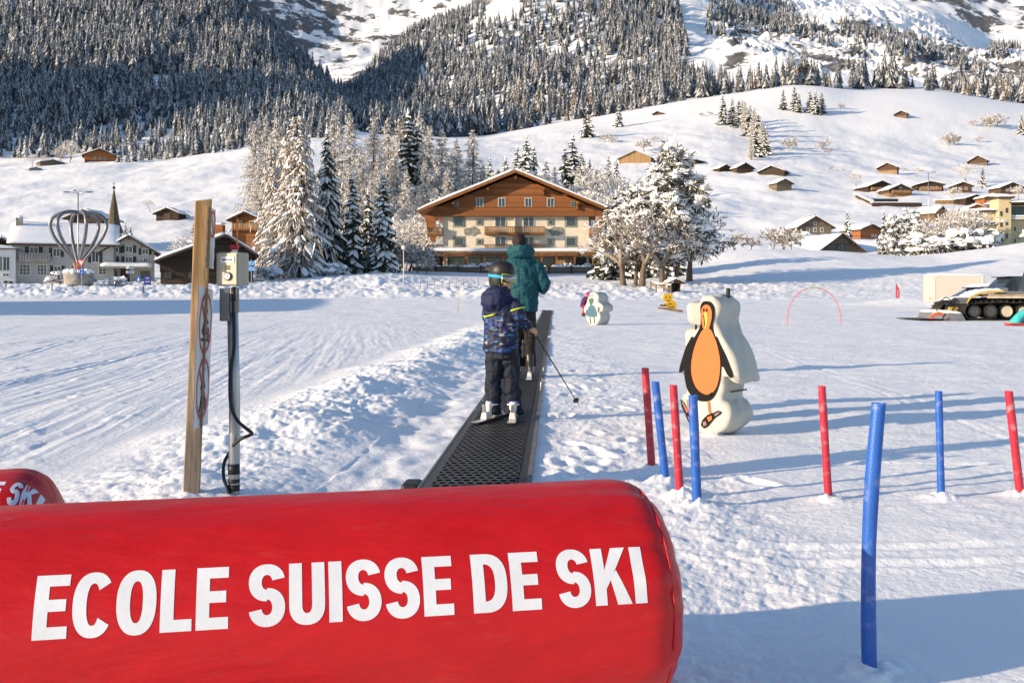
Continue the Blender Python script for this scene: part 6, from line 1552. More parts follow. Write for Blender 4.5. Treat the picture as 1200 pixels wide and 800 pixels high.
def penguin():
    Y = 7.75; yaw = R_(-38); c = at(831, 510, Y)
    e = empty('foam_penguin', (wx(829, 7.86), 7.86, -.01), yaw, 'cream padded board figure printed with a black and orange penguin', 'padded figure')
    K = 4.327*154.8
    cv = lambda pts: [((x-163)/(K*.79), (768-y)/K) for x, y in pts]
    out = cv([(168, 50), (195, 60), (212, 95), (212, 150), (206, 190), (222, 235), (252, 290), (280, 370), (303, 470), (292, 492), (262, 488), (240, 470), (236, 530), (228, 580), (250, 610), (272, 655), (262, 700), (232, 745), (190, 766), (140, 762), (92, 740), (62, 690), (38, 610), (42, 575), (62, 560), (55, 500), (52, 460), (30, 462), (24, 440), (40, 380), (68, 290), (100, 230), (126, 200), (118, 160), (116, 110), (132, 66)])
    TH = .40
    puffy(out, 0, TH, .045, 3, parent=e)
    BK = M('print_black', (.014, .014, .015), .9, .15, 6., spec=.1); OR = M('print_orange', (.76, .155, .045), .8, .06, 4.); YE = M('print_yellow', (.72, .42, .06), .5); MV = M('print_mauve', (.25, .14, .15), .6)
    y = -.003
    body = patch(cv([(158, 78), (180, 84), (194, 110), (196, 150), (188, 200), (196, 250), (216, 300), (225, 370), (224, 450), (210, 530), (185, 580), (150, 595), (112, 588), (78, 550), (62, 490), (58, 420), (66, 360), (92, 290), (116, 245), (132, 205), (134, 160), (132, 110), (142, 84)]), y, 'black_print', BK, e)
    patch(cv([(96, 262), (104, 300), (86, 360), (66, 410), (54, 440), (38, 455), (36, 435), (46, 390), (66, 320), (84, 280)]), y-.0006, 'wing_print', BK, e)
    patch(cv([(204, 258), (222, 300), (244, 350), (262, 400), (277, 450), (268, 468), (252, 450), (236, 415), (222, 405), (214, 340), (204, 300)]), y-.0012, 'wing_print', BK, e)
    patch(cv([(148, 225), (176, 222), (196, 262), (210, 310), (221, 380), (219, 450), (206, 515), (180, 553), (150, 556), (118, 530), (98, 480), (92, 420), (100, 350), (116, 290), (132, 250)]), y-.0036, 'belly_print', OR, e)
    patch(cv([(156, 98), (174, 104), (184, 130), (184, 165), (176, 205), (168, 222), (150, 224), (142, 200), (138, 160), (140, 118)]), y-.0042, 'face_print', OR, e)
    patch(cv([(152, 140), (162, 138), (166, 170), (160, 212), (154, 220), (150, 195), (148, 165)]), y-.0074, 'beak_print', YE, e)
    for x in (150, 163): patch(cv([(x-3, 118), (x+3, 118), (x+3, 132), (x-3, 132)]), y-.0074, 'eye_print', BK, e)
    patch(cv([(148, 150), (152, 148), (156, 200), (153, 215)]), y-.0100, 'beak_line', BK, e, smooth=False)
    patch(cv([(132, 545), (150, 560), (168, 558), (184, 545), (186, 552), (168, 568), (148, 568), (130, 553)]), y-.0075, 'belly_line', BK, e)
    # legs and skates
    for pts in ([(70, 592), (78, 592), (84, 640), (92, 668), (84, 672), (74, 640)], [(164, 592), (174, 592), (178, 640), (186, 660), (176, 665), (168, 640)]): patch(cv(pts), y-.002, 'leg_print', OR, e, smooth=False)
    for pts in ([(42, 590), (52, 600), (62, 630), (76, 650), (88, 680), (98, 690), (96, 712), (84, 716), (72, 690), (62, 660), (48, 630)], [(150, 680), (168, 660), (190, 650), (212, 636), (228, 640), (222, 654), (200, 672), (182, 698), (168, 720), (150, 734), (136, 720), (140, 696)]):
        patch(cv(pts), y-.0050, 'skate_print', BK, e, smooth=False)
    for pts in ([(50, 606), (56, 604), (78, 656), (72, 660)], [(76, 676), (90, 686), (94, 704), (86, 708)], [(196, 656), (216, 642), (222, 645), (202, 666)], [(146, 700), (158, 694), (164, 712), (148, 724)]): patch(cv(pts), y-.0082, 'skate_panel', MV, e, smooth=False)
    for pts in ([(66, 640), (74, 636), (80, 650), (72, 654)], [(164, 676), (184, 664), (186, 684), (172, 696)]): patch(cv(pts), y-.0082, 'skate_orange', OR, e, smooth=False)
    # stitched seam, zip, carrying strap and grip
    m = MB(); K_ = lambda x, z: ((x-163)/(K*.79), (768-z)/K)
    a = K_(238, 542)
    m.box((a[0]+.022, TH*.5, a[1]), (.004, TH*.72, .012)); m.build('zip', DARKM, e)
    m = MB(); m.tube([(K_(198, 60)[0], TH*.55, 1.055), (K_(198, 60)[0], TH*.55, 1.13)], .016, 12); m.build('grip', BLACKP, e)
    return e
penguin()
# second padded figure right behind, only its edge and hand show
def rear_figure():
    e = empty('foam_figure', (wx(820, 8.75), 8.75, -.01), R_(-14), 'cream padded board figure standing hidden behind the penguin at its left shoulder', 'padded figure')
    o = [(-.09, .86), (-.095, .99), (.0, 1.02), (.12, 1.01), (.2, .95), (.22, .6), (.26, .3), (.22, 0), (.02, -.02), (.0, .2), (.03, .45), (-.03, .58), (-.10, .62), (-.115, .72), (-.09, .78), (.0, .80)]
    puffy(o[::-1], 0, .3, .035, 4, parent=e, bulge=.008)
    m = MB(); m.box((-.03, -.012, .78), (.02, .02, .09)); m.build('strap', BLACKP, e)
rear_figure()
def blue_penguin():
    Y = CAMH*F/(381-HY); s = F/Y
    e = empty('foam_penguin', (wx(694, Y), Y, .0), R_(-36), 'small distant padded figure with blue dress print and green bib', 'padded figure')
    k = 1/s; cv = lambda pts: [((x-693)*k/.80, (381.5-y)*k) for x, y in pts]
    out = cv([(690, 344), (696, 343), (700, 348), (700, 354), (705, 359), (704, 365), (701, 366), (702, 373), (698, 381), (692, 382), (688, 378), (685, 369), (683, 363), (686, 356), (688, 350)])
    puffy(out, 0, .75, .05, 4, parent=e)
    BL = M('print_blue_dress', (.01, .10, .17), .5); GR = M('print_green', (.015, .09, .05), .5)
    patch(cv([(690, 359), (694, 358), (697, 363), (698, 371), (688, 371), (688, 364)]), -.002, 'dress_print', BL, e, .01)
    patch(cv([(689.5, 351), (694, 350), (694, 355), (691, 358)]), -.002, 'bib_print', GR, e, .01)
    for a in ([(690, 372), (691, 372), (692, 380), (691, 380)], [(694.5, 372), (695.5, 372), (696, 379), (695, 379)], [(687, 363), (688, 364), (687, 371), (685.5, 368)], [(699, 361), (701, 360), (701, 364), (699, 367)]): patch(cv(a), -.002, 'outline_print', M('print_dark', (.05, .05, .05), .5), e, .01, smooth=False)
    for a in ([(689.3, 346.5), (690.5, 346.5), (690.5, 348), (689.3, 348)], [(692.3, 346.5), (693.5, 346.5), (693.5, 348), (692.3, 348)]): patch(cv(a), -.004, 'eye_print', DARKM, e, .01, smooth=False)
blue_penguin()
def yellow_figure():
    p = hit(784, 366, 40, 90); s = F/p.y; k = 1/s
    e = empty('skiing_animal_board', p, R_(10), 'yellow cut-out animal on skis at the far edge of the snow field', 'board figure')
    cv = lambda pts: [((x-783)*k, (365-y)*k) for x, y in pts]
    YL = M('board_yellow', (.70, .40, .02), .5, .1, 3.); BR = M('board_line', (.06, .04, .02), .6)
    patch(cv([(775, 346), (777, 342.5), (779, 344), (783, 343.5), (785, 342.5), (786.5, 346), (786, 350), (790, 353), (791, 358), (788, 362), (780, 362), (781, 358), (776, 357), (775.5, 355), (780, 353), (775, 350)]), .0, 'animal_board', YL, e, .18)
    for a in ([(777.5, 346.5), (778.5, 346.5), (778.5, 348), (777.5, 348)], [(782, 346.5), (783, 346.5), (783, 348), (782, 348)], [(778, 350.5), (783, 350.5), (782, 351.6), (779, 351.6)], [(781, 354), (786, 355.2), (785.5, 356), (781, 355)], [(783, 358.8), (788, 358), (788, 358.8), (783, 359.6)]): patch(cv(a), -.18, 'outline_print', BR, e, .015, smooth=False)
    m = MB()
    for dy in (-.35, .15): m.hexa([((771-783)*k, dy-.08, .22), ((797-783)*k, dy-.08, .02), ((797-783)*k, dy+.08, .02), ((771-783)*k, dy+.08, .22)], [((771-783)*k, dy-.08, .32), ((797-783)*k, dy-.08, .14), ((797-783)*k, dy+.08, .14), ((771-783)*k, dy+.08, .32)])
    m.build('board_skis', WOODT, e)
    m = MB(); m.tube([((771-783)*k, -.2, .42), ((778-783)*k, -.2, .40)], .05, 6); m.build('board_pole', BR, e)
yellow_figure()
# arch gate
def arch():
    Y = CAMH*F/(381-HY); e = empty('arch_gate', (wx(954, Y), Y, 0), 0, 'thin pink bent-pole arch standing on the snow at the right', 'arch gate')
    k = Y/F; pts = []
    for i in range(41):
        a = math.pi*(1-i/40); pts.append((math.cos(a)*31.5*k*(1 if math.sin(a) > .05 else 1), 0, (abs(math.sin(a))**.8)*44*k-(.1 if i in (0, 40) else 0)))
    PK = M('pole_pink', (.62, .12, .16), .5, .2, 3.); GN = M('pole_green', (.30, .40, .14), .5, .1, 3.)
    m = MB(); m.tube(pts[:18], .017, 8); m.build('arch_leg', PK, e, True); m = MB(); m.tube(pts[23:], .017, 8); m.build('arch_leg', PK, e, True)
    m = MB(); m.tube(pts[17:24], .021, 8); m.build('arch_crown', GN, e, True)
arch()
# ------------------------------------------------------------------ sculpture, lamps, signs and vehicles
def sculpture():
    Y = 102.; s = F/Y; k = 1/s; zb = wz(330, Y); e = empty('balloon_sculpture', (wx(92, Y), Y, zb), 0, 'silver hoop sculpture shaped like a hot-air balloon on a planter', 'sculpture')
    Z = lambda py: wz(py, Y)-zb
    prof = [(.045*0+.9*4*k, 316), (6*k, 306), (12*k, 298), (20*k, 288), (27*k, 278), (31*k, 268), (31.5*k, 262), (29*k, 256), (23*k, 251.5), (14*k, 249), (4*k, 248.6)]
    prof = smooth_poly(prof, 4, False)
    for i in range(6):
        a = R_(8)+i*math.pi/3; m = MB(); m.tube([(r*math.cos(a), r*math.sin(a), Z(py)) for r, py in prof], [.09+.085*min(1, j/14) for j in range(len(prof))], 10); m.build('hoop', SILVER, e, True)
    m = MB(); m.ball((0, 0, Z(249)), (.5, .5, .22), 12); m.build('hub', SILVER, e, True)
    m = MB(); m.loft([(-4.5*k*0, 0, Z(319), .36, .36), (0, 0, Z(308), .48, .48)], 14); m.build('basket', M('copper_basket', (.42, .15, .06), .5, .25, 4., metal=.3), e)
    m = MB(); m.loft([(0, 0, Z(334), 1.35, 1.35), (0, 0, Z(319.5), 1.42, 1.42)], 28); m.build('planter_ring', STONE, e, auto=30)
    g = random.Random(3); m = MB()
    for q in range(12): a = 6.283*q/12; m.ball((math.cos(a)*1.2, math.sin(a)*1.2, Z(318.5)), (g.uniform(.25, .4), g.uniform(.25, .4), g.uniform(.18, .32)), 8)
    m.ball((0, 0, Z(319.5)), (1.3, 1.3, .2), 14); m.build('planter_snow', SNOW, e, True)
sculpture()
def street_lamp(px, Y, ytop, ybase, arms, label):
    zb = gz(wx(px, Y), Y)-.1; e = empty('street_lamp', (wx(px, Y), Y, zb), 0, label, 'street lamp'); H = wz(ytop, Y)-zb
    m = MB(); m.tube([(0, 0, 0), (0, 0, H)], [.11, .06], 10); m.build('pole', METAL, e, True)
    for (dx, dz) in arms:
        m = MB(); m.tube([(0, 0, H-.05), (dx*.5, 0, H+dz*.6), (dx*.8, 0, H+dz)], .035, 6); a = m.build('arm', METAL, e, True)
        m = MB(); m.box((dx, 0, H+dz), (abs(dx)*.55, .28, .10)); m.build('lamp_head', DARKM, a, bevel=.03)
street_lamp(91.5, 108, 226.5, 330, ((1.2, .12), (-1.2, .12), (-.35, .3)), 'tall steel street lamp with three arms rising through the balloon sculpture')
street_lamp(1088, 205, 202, 300, ((-1.5, .35), (1.2, .05)), 'tall street lamp with bent arm in front of the chalet cluster')
def plain_post(name, label, px, py, hpx, r, mat, cat, Y=None, top=None, group=None):
    p = hit(px, py, 20, 200) if Y is None else Vector((wx(px, Y), Y, gz(wx(px, Y), Y)))
    h = hpx/F*p.y; m = MB(); m.tube([(0, 0, -.2), (0, 0, h)], [r, r*.85], 8)
    if top is None: o = m.build(name, mat, None, True); o.location = p; return tag(o, label, cat, group)
    e = empty(name, p, 0, label, cat, group); m.build('pole', mat, e, True); top(e, h); return e
def ballhead(e, h):
    m = MB(); m.ball((0, 0, h+.12), .2, 10); m.build('lamp_globe', M('opal_glass', (.7, .68, .6), .3), e, True)
plain_post('path_lamp', 'thin pale lamp post with small globe left of the hotel', 473, 340, 48, .05, M('post_grey', (.5, .48, .45), .6), 'street lamp', top=ballhead)
def knot(e, h):
    m = MB(); m.box((0, -.03, h*.62), (.12, .03, .14)); m.build('tag_plate', M('tag_yellow', (.55, .45, .25), .6), e)
plain_post('bamboo_stake', 'pale bamboo stake standing in the snow left of the child', 537, 367, 38, .02, M('bamboo', (.42, .33, .2), .7, .2, 8.), 'stake', top=knot)
for i in range(10):
    plain_post('fence_stake', 'thin stake of the low snow fence left of the terrace wall', 484+i*8.5, 339-i*.4, 10, .025, WOODG, 'stake', group='stakes of the snow fence')
for px, py, h, lab in ((61, 341, 9, 'short dark marker post in the snow left of the balloon sculpture'), (168, 344, 9, 'short dark marker post near the blue signs'), (7, 337, 8, 'short marker post at the far left by the white boxy house'), (283, 337, 12, 'thin marker post behind the control box'), (327, 331, 9, 'thin marker post under the big spruce')):
    plain_post('marker_post', lab, px, py, h, .05, DARKM, 'post')
def sign(px, Y, pyb, label, build):
    x = wx(px, Y); zb = min(gz(x, Y), wz(pyb, Y)); e = empty('road_sign', (x, Y, zb), 0, label, 'road sign')
    build(e, lambda py: wz(py, Y)-zb, Y/F)
BLUE = M('sign_blue', (.02, .10, .42), .4); WSG = M('sign_white', (.7, .7, .7), .4); REDS = M('sign_red_edge', (.5, .03, .03), .4)
def s1(e, Z, k):
    m = MB(); m.tube([(0, 0, -.3), (0, 0, Z(305))], .03, 6); m.build('pole', METAL, e)
    m = MB(); m.prism([(-5*k, Z(304.5)), (0, Z(313.5)), (5*k, Z(304.5))], -.06, -.035); t = m.build('yield_plate', REDS, e)
    m = MB(); m.prism([(-3.4*k, Z(305.5)), (0, Z(311.5)), (3.4*k, Z(305.5))], -.068, -.062); m.build('yield_face', M('sign_grey', (.55, .5, .48), .5), t)
    m = MB(); m.tube([(0, -.05, Z(317.8)), (0, -.08, Z(317.8))], 3.8*k, 20); d = m.build('roundabout_plate', BLUE, e)
    m = MB()
    for i in range(3):
        a = 2.09*i+.5; m.tube([(math.cos(a+q)*2*k, -.088, Z(317.8)+math.sin(a+q)*2*k) for q in (0, .4, .8, 1.2)], .035, 5)
    m.build('arrow', WSG, d)
sign(95.5, 98, 337, 'red-edged yield triangle over a round blue roundabout sign before the sculpture', s1)
def s2(e, Z, k):
    m = MB(); m.tube([(0, 0, -.3), (0, 0, Z(325))], .03, 6); m.build('pole', METAL, e)
    m = MB(); m.box((0, -.05, Z(327)), (5*k, .03, 7*k)); p = m.build('plate', BLUE, e); m = MB(); m.prism([(-1.2*k, Z(329)), (1.2*k, Z(329)), (0, Z(325))], -.075, -.068); m.build('symbol', WSG, p)
sign(162.5, 100, 336, 'small blue square sign with white symbol left of the dark blue panel', s2)
def s3(e, Z, k):
    m = MB()
    for x in (-3.2, 3.2): m.tube([(x*k, .05, -.3), (x*k, .05, Z(324))], .03, 6)
    m.build('post', METAL, e); m = MB(); m.box((0, -.02, Z(331.5)), (8*k, .06, 16*k)); p = m.build('panel', M('panel_navy', (.02, .03, .22), .5), e)
    for py, w in ((326, 4), (330, 5), (334, 4.4)):
        m = MB(); m.box((0, -.054, Z(py)), (w*k, .006, .9*k)); m.build('panel_strip', M('panel_pale', (.4, .42, .5), .5), p)
sign(173, 101, 339, 'dark blue upright information panel by the gabled house', s3)
def s4(e, Z, k):
    m = MB(); m.tube([(0, 0, -.3), (0, 0, Z(310))], .035, 6); m.build('pole', METAL, e)
    for py in (313.5, 319): m = MB(); m.box((0, -.05, Z(py)), (9*k, .03, 3.4*k)); m.build('direction_plate', M('pale_plate_%d' % py, (.5, .5, .56), .5), e)
sign(152.5, 104, 336, 'pale stacked direction boards in front of the gabled house', s4)
def s5(e, Z, k):
    m = MB(); m.tube([(0, 0, -.3), (0, 0, Z(304))], .035, 6); m.build('pole', METAL, e)
    for py in (308.5, 315): m = MB(); m.box((0, -.05, Z(py)), (8.5*k, .03, 4.8*k)); p = m.build('direction_plate', M('lightblue_plate_%d' % py, (.12, .32, .6), .5), e)
sign(294.5, 98, 336, 'two light blue street sign plates just right of the control box', s5)
# little roofed shrine and rail fence under the pine
def shrine():
    Y = 96.; x = wx(790, Y); e = empty('wooden_shrine', (x, Y, gz(x, Y)-.1), .2, 'little roofed wooden box with snowy roof under the huge pine', 'shrine')
    m = MB(); 
    for sx in (-.4, .4): m.box((sx, 0, .5), (.14, .8, 1.2))
    m.box((0, .33, .5), (.7, .1, 1.2)); m.box((0, 0, .12), (.68, .6, .12)); m.build('box', BEAMD, e)
    m = MB(); m.prism([(-.85, 1.05), (0, 1.42), (.85, 1.05), (.85, 1.13), (0, 1.5), (-.85, 1.13)], -.7, .6); r = m.build('roof', BEAM, e)
    s = MB()
    for q in (((-.86, .6, 1.14), (-.86, -.7, 1.14), (0, -.7, 1.51), (0, .6, 1.51)), ((.86, -.7, 1.14), (.86, .6, 1.14), (0, .6, 1.51), (0, -.7, 1.51))): a = snow_slab(*q, .2, 4, 8, 5); s.add(a.v, a.f)
    s.build('roof_snow', SNOW, r, True)
shrine()
def rail():
    P = [(763, 327, 104), (769, 333, 100), (778, 338, 97), (786, 342, 95)]
    e = empty('rail_fence', (0, 0, 0), 0, 'low wooden rail fence sloping down beneath the huge pine', 'fence'); pts = []
    for px, py, Y in P:
        x = wx(px, Y); g = gz(x, Y); m = MB(); m.box((x, Y, g+.4), (.13, .13, 1.1)); m.build('post', WOODG, e); pts.append(Vector((x, Y, g+.85)))
    m = MB(); m.tube([p+Vector((0, -.09, -.1)) for p in pts], .05, 6); m.tube([p+Vector((0, -.09, -.45)) for p in pts], .05, 6); m.build('rail', WOODT, e)
    m = MB(); m.tube([p+Vector((0, -.09, -.02)) for p in pts], .07, 6); m.build('rail_snow', SNOW, e, True)
rail()
# feather flag
def flag():
    Y = 78.; x = wx(1051.5, Y); g = gz(x, Y); e = empty('feather_flag', (x, Y, g), 0, 'small red feather flag at the foot of the snow bank', 'flag'); k = Y/F
    m = MB(); m.tube([(-2*k, 0, -.3), (-2*k, 0, 1.0), (-1.5*k, 0, 24*k*.9), (0, 0, 24*k)], .02, 6); m.build('flag_pole', METAL, e)
    pts = [(-2*k, 4*k), (2.2*k, 3*k), (3*k, 12*k), (2.2*k, 18*k), (0, 22.5*k), (-1.9*k, 24*k)]
    m = MB(); m.prism(pts, -.015, .0); c = m.build('flag_cloth', M('flag_red', (.52, .05, .09), .6, .1), e)
    m = MB(); m.box((.4*k, -.02, 12*k), (1.4*k, .006, 9*k)); m.build('flag_print', M('flag_pale', (.6, .25, .28), .6), c)
flag()
# ------------------------------------------------------------------ vehicles at the right
def car(name, label, loc, rz, paint, L=4.4, W=1.8, H=1.5, snow=.16, bonnet=1.):
    e = empty(name, loc, rz, label, 'car'); h = L/2
    # side profile: x forward, from sill up
    body = smooth_poly([(-h, .32), (-h-.02, .75), (-h+.15, .95), (-h+.9, .98), (.55, .98), (h-.35, .86), (h-.02, .68), (h, .34)], 3, False)
    m = MB(); pr = [(x, z) for x, z in body]+[(h-.1, .25), (-h+.1, .25)]
    m.prism(pr[::-1], -W/2, W/2); m.build('body', paint, e, bevel=.06, seg=3)
    cab = [(-h+.35, .95), (-h+.75, H-.08), (-h+1.1, H), (.25, H), (1.15, .96)]
    m = MB(); n = len(cab)
    m.add([(x, -W/2+.05+(.12 if z > 1 else 0), z) for x, z in cab]+[(x, W/2-.05-(.12 if z > 1 else 0), z) for x, z in cab], [tuple(range(n)), tuple(range(2*n-1, n-1, -1))]+[((i+1) % n, i, i+n, (i+1) % n+n) for i in range(n)])
    g = m.build('cabin_glass', GLASS, e)
    m = MB(); m.box((-h+.68+(h-.43)/2, 0, H+.012), (h+.35-.75+.6, W-.36, .05)); m.build('roof', paint, e, bevel=.02)
    for s in (-1, 1):
        m = MB(); m.box((-.45, s*(W/2-.10), 1.2), (.09, .06, .5)); m.build('pillar', paint, g)
    for s in (-1, 1):
        for x in (-h+.85, h-.85):
            m = MB(); m.tube([(x, s*(W/2-.17), .33), (x, s*(W/2+.01), .33)], .33, 20); w = m.build('wheel', RUBBER, e)
            m = MB(); m.tube([(x, s*(W/2), .33), (x, s*(W/2+.02), .33)], .19, 14); m.build('rim', METAL, w)
        m = MB(); m.box((h-.12, s*(W/2-.28), .70), (.16, .32, .13)); m.build('headlight', FRAMEW, e, bevel=.03)
        m = MB(); m.box((.75, s*(W/2+.06), 1.02), (.14, .16, .12)); m.build('mirror', BLACKP, e, bevel=.03)
    if snow:
        m = snow_slab((-h+.7, -W/2+.15, H+.04), (.35, -W/2+.15, H+.04), (.35, W/2-.15, H+.04), (-h+.7, W/2-.15, H+.04), snow, 3, 10, 8); m.build('roof_snow', SNOW, e, True)
        m = snow_slab((.62, -W/2+.1, .99), (h-.1, -W/2+.1, .80), (h-.1, W/2-.1, .80), (.62, W/2-.1, .99), snow*bonnet, 4, 10, 8); m.build('bonnet_snow', SNOW, e, True)
    return e
def right_side():
    # white box trailer under snow
    Y = 66.; s = F/Y; x = wx(1123, Y); g = gz(x, Y); k = 1/s; Z = lambda py: wz(py, Y)
    e = empty('box_trailer', (x, Y, g), R_(-9), 'white box trailer with a cap of snow behind the tracked groomer', 'trailer')
    w, h = 3.3, Z(323)-g-.45
    m = MB(); m.box((0, 1.1, .45+h/2), (w, 2.2, h)); m.build('box_body', M('trailer_white', (.50, .46, .40), .5, .05, 2.), e, bevel=.06)
    q = snow_slab((-w/2+.02, .02, .45+h), (w/2-.02, .02, .45+h), (w/2-.02, 2.2, .45+h), (-w/2+.02, 2.2, .45+h), .14, 6, 14, 8); q.build('roof_snow', SNOW, e, True)
    m = MB(); m.box((-w/2+.18, -.012, .45+h/2), (.05, .02, h-.2)); m.box((w/2-.18, -.012, .45+h/2), (.05, .02, h-.2)); m.build('edge_profile', FRAMEW, e)
    m = MB(); m.box((-w/2-.012, .3, .75), (.02, .12, .12)); m.build('door_latch', DARKM, e)
    for xx in (-.5, .5):
        m = MB(); m.tube([(xx, -.02, .3), (xx, .18, .3)], .3, 16); m.build('wheel', RUBBER, e)
    m = MB(); m.box((w/2+.5, 1.0, .5), (1.2, .1, .1)); m.build('drawbar', METAL, e)
    # dark estate car and blue car parked behind the groomer
    car('parked_car', 'blue car with snow over bonnet and roof parked between trailer and groomer', (wx(1146, 55), 55., gz(wx(1146, 55), 55)+.02), R_(182), M('paint_blue', (.02, .03, .16), .25, .1, coat=.6), L=3.9, H=1.45, bonnet=.55)
    car('parked_car', 'big black car parked behind the groomer at the right edge', (wx(1184, 50), 50., gz(wx(1184, 50), 50)+.12), R_(181), M('paint_black', (.012, .012, .014), .2, .1, coat=.8), L=4.7, W=1.9, H=1.85, snow=0)
    # snow groomer: track, running gear, deck; mostly cut by the frame
    Y = 45.5; s = F/Y; k = 1/s; x0 = wx(1126, Y); g = gzm(x0, Y)
    e = empty('snow_groomer', (x0, Y, g), 0, 'tracked snow groomer with yellow mudguard cut off by the right edge', 'snow groomer')
    Z = lambda py: wz(py, Y)-g; L = 5.2
    def loop(y0):
        r = .36; top = .86; m = MB()
        path = [(r*.9+r*math.cos(a), .40+r*math.sin(a)) for a in np.linspace(math.pi*1.5, math.pi*.5, 9)]
        path = [(x, z) for x, z in path]+[(x, .80+.02*math.sin(x*5)) for x in np.linspace(.8, L-.6, 14)]+[(L-.4+.40*math.cos(a), .42+.4*math.sin(a)) for a in np.linspace(math.pi*.5, -math.pi*.5, 9)]+[(x, .03) for x in np.linspace(L-.8, .6, 14)]
        n = len(path)
        for i in range(n):
            a, b = Vector((path[i][0], 0, path[i][1])), Vector((path[(i+1) % n][0], 0, path[(i+1) % n][1])); d = b-a; seg = max(1, int(d.length/.16))
            for q in range(seg):
                c = a+d*((q+.5)/seg); ang = math.atan2(d.z, d.x); M4 = Matrix.Rotation(-ang, 4, 'Y')
                m.box(c+Vector((0, y0, 0)), (d.length/seg*.98, 1.0, .035), mtx=M4); 
                nrm = M4 @ Vector((0, 0, 1)); m.box(c+Vector((0, y0, 0))+nrm*.05, (.035, 1.02, .09), mtx=M4)
        return m
    for y0 in (0, 2.6): 
        t = loop(y0).build('track', M('track_dark_%d' % y0, (.05, .046, .042), .55, .4, 6., metal=.4), e)
        for i, x in enumerate((.42, 1.15, 1.85, 2.55, 3.25, 3.95, L-.42)):
            m = MB(); m.tube([(x, y0-.42, .40), (x, y0+.42, .40)], .29, 20); w = m.build('road_wheel', RUBBER, t)
            m = MB(); m.tube([(x, y0-.435, .40), (x, y0-.42, .40)], .20 if i != 2 else .24, 16); m.build('wheel_hub', M('hub_pale_%d_%d' % (y0, i), (.55, .48, .34) if i in (2, 3, 4, 5) else (.06, .06, .06), .5), w)
    m = MB(); m.box((2.8, 1.3, .75), (4.6, 1.5, .5)); m.build('chassis', DARKM, e, bevel=.05)
    m = MB()
    for i in range(5): m.box((1.45+i*.95, -.12, 1.12), (.93, 1.1, .07))
    m.build('side_deck', M('deck_tan', (.36, .27, .17), .6, .2), e, bevel=.01)
    m = MB(); m.box((3.4, -.62, 1.03), (5, .05, .1)); m.build('deck_edge', M('deck_cream', (.55, .46, .34), .5), e)
    # mudguard with yellow rim and snow on it
    pts = [(.0, .80), (.12, 1.0), (.5, 1.2), (1.0, 1.3), (1.6, 1.3)]
    m = MB(); pr = pts+[(x, z-.06) for x, z in pts[::-1]]; m.prism(pr[::-1], -.60, .5); mg = m.build('mudguard', M('mudguard_dark', (.08, .08, .085), .5), e)
    m = MB(); m.prism([(x, z+.02) for x, z in pts][::-1]+[(x, z-.06) for x, z in pts], -.66, -.605); m.build('mudguard_rim', M('rim_yellow', (.55, .38, .05), .4), mg)
    m = MB(); 
    for (a, b) in zip(pts[1:-1], pts[2:]): q = snow_slab((a[0], -.55, a[1]+.01), (b[0], -.55, b[1]+.01), (b[0], .5, b[1]+.01), (a[0], .5, a[1]+.01), .11, 3, 8, 5); m.add(q.v, q.f)
    m.build('mudguard_snow', SNOW, mg, True)
    m = MB(); m.box((3.2, 1.3, 1.15), (2.6, 1.7, .3)); m.box((2.15, .75, 1.3), (.5, .5, .3)); m.build('engine_cover', M('cover_grey', (.20, .20, .21), .4), e, bevel=.08)
    m = MB(); m.hexa([(3.6, .3, 1.3), (5.2, .3, 1.3), (5.2, 2.3, 1.3), (3.6, 2.3, 1.3)], [(4.0, .45, 2.7), (5.2, .45, 2.7), (5.2, 2.15, 2.7), (4.0, 2.15, 2.7)]); cb = m.build('cab', GLASS, e, bevel=.08)
    # hoses looping down to the tiller
    for i, (a, b, c, hgt, yy) in enumerate(((-.95, -.3, .25, 1.0, .2), (-.85, -.2, .3, .86, .5), (-.6, -.05, .3, .95, .05), (-.7, .0, .4, .72, .35), (-.4, .0, .3, .62, -.1))):
        m = MB(); m.tube(smooth_poly([(a, yy, .32), (a-.03, yy, .6), ((a+b)/2, yy, hgt), (b, yy+.1, hgt*.88), (c, yy+.2, .55)], 8, False), .024, 8); m.build('hydraulic_hose', RUBBER, e, True)
    m = MB(); m.tube([(.35, .3, .6), (-.3, .3, .42), (-.75, .3, .3)], .06, 8); m.tube([(.35, .7, .6), (-.75, .7, .3)], .06, 8); m.box((-.1, .5, .5), (.3, .5, .16)); m.build('tow_arm', M('arm_yellow', (.5, .36, .06), .5, .3, 5.), e)
    m = MB(); m.hexa([(-1.1, -.9, .0), (-.15, -.9, .0), (-.15, 2.2, .0), (-1.1, 2.2, .0)], [(-.98, -.9, .34), (-.3, -.9, .30), (-.3, 2.2, .30), (-.98, 2.2, .34)]); tl = m.build('tiller_box', M('tiller_grey', (.16, .16, .18), .5, .2, 4.), e, bevel=.04)
    m = MB(); m.prism([(-1.75, .05), (-1.6, .3), (-1.35, .37), (-1.12, .3), (-1.12, .22), (-1.35, .27), (-1.55, .2), (-1.68, .05)], -.9, -.82); m.build('tiller_guard', M('guard_red', (.6, .07, .04), .5), tl)
    m = MB(); m.prism([(-1.7, .12), (-1.58, .34), (-1.35, .42), (-1.1, .36), (-1.1, .3), (-1.35, .365), (-1.57, .29)], -.88, -.8); m.build('guard_rim', M('guard_cream', (.65, .5, .22), .5), tl)
    m = MB(); m.box((-1.5, .6, .06), (1.2, 3.0, .03)); m.build('finisher_mat', RUBBER, tl)
    q = snow_slab((-.97, -.85, .34), (-.32, -.85, .30), (-.32, 2.1, .30), (-.97, 2.1, .34), .14, 8, 8, 8); q.build('tiller_snow', SNOW, tl, True)
    # teal bundle in the very corner
    Y = 37.; x = wx(1195, Y); g = gzm(x, Y); e = empty('sledge', (x, Y, g), .2, 'red child sledge loaded with a bright teal padded suit at the right edge', 'sledge')
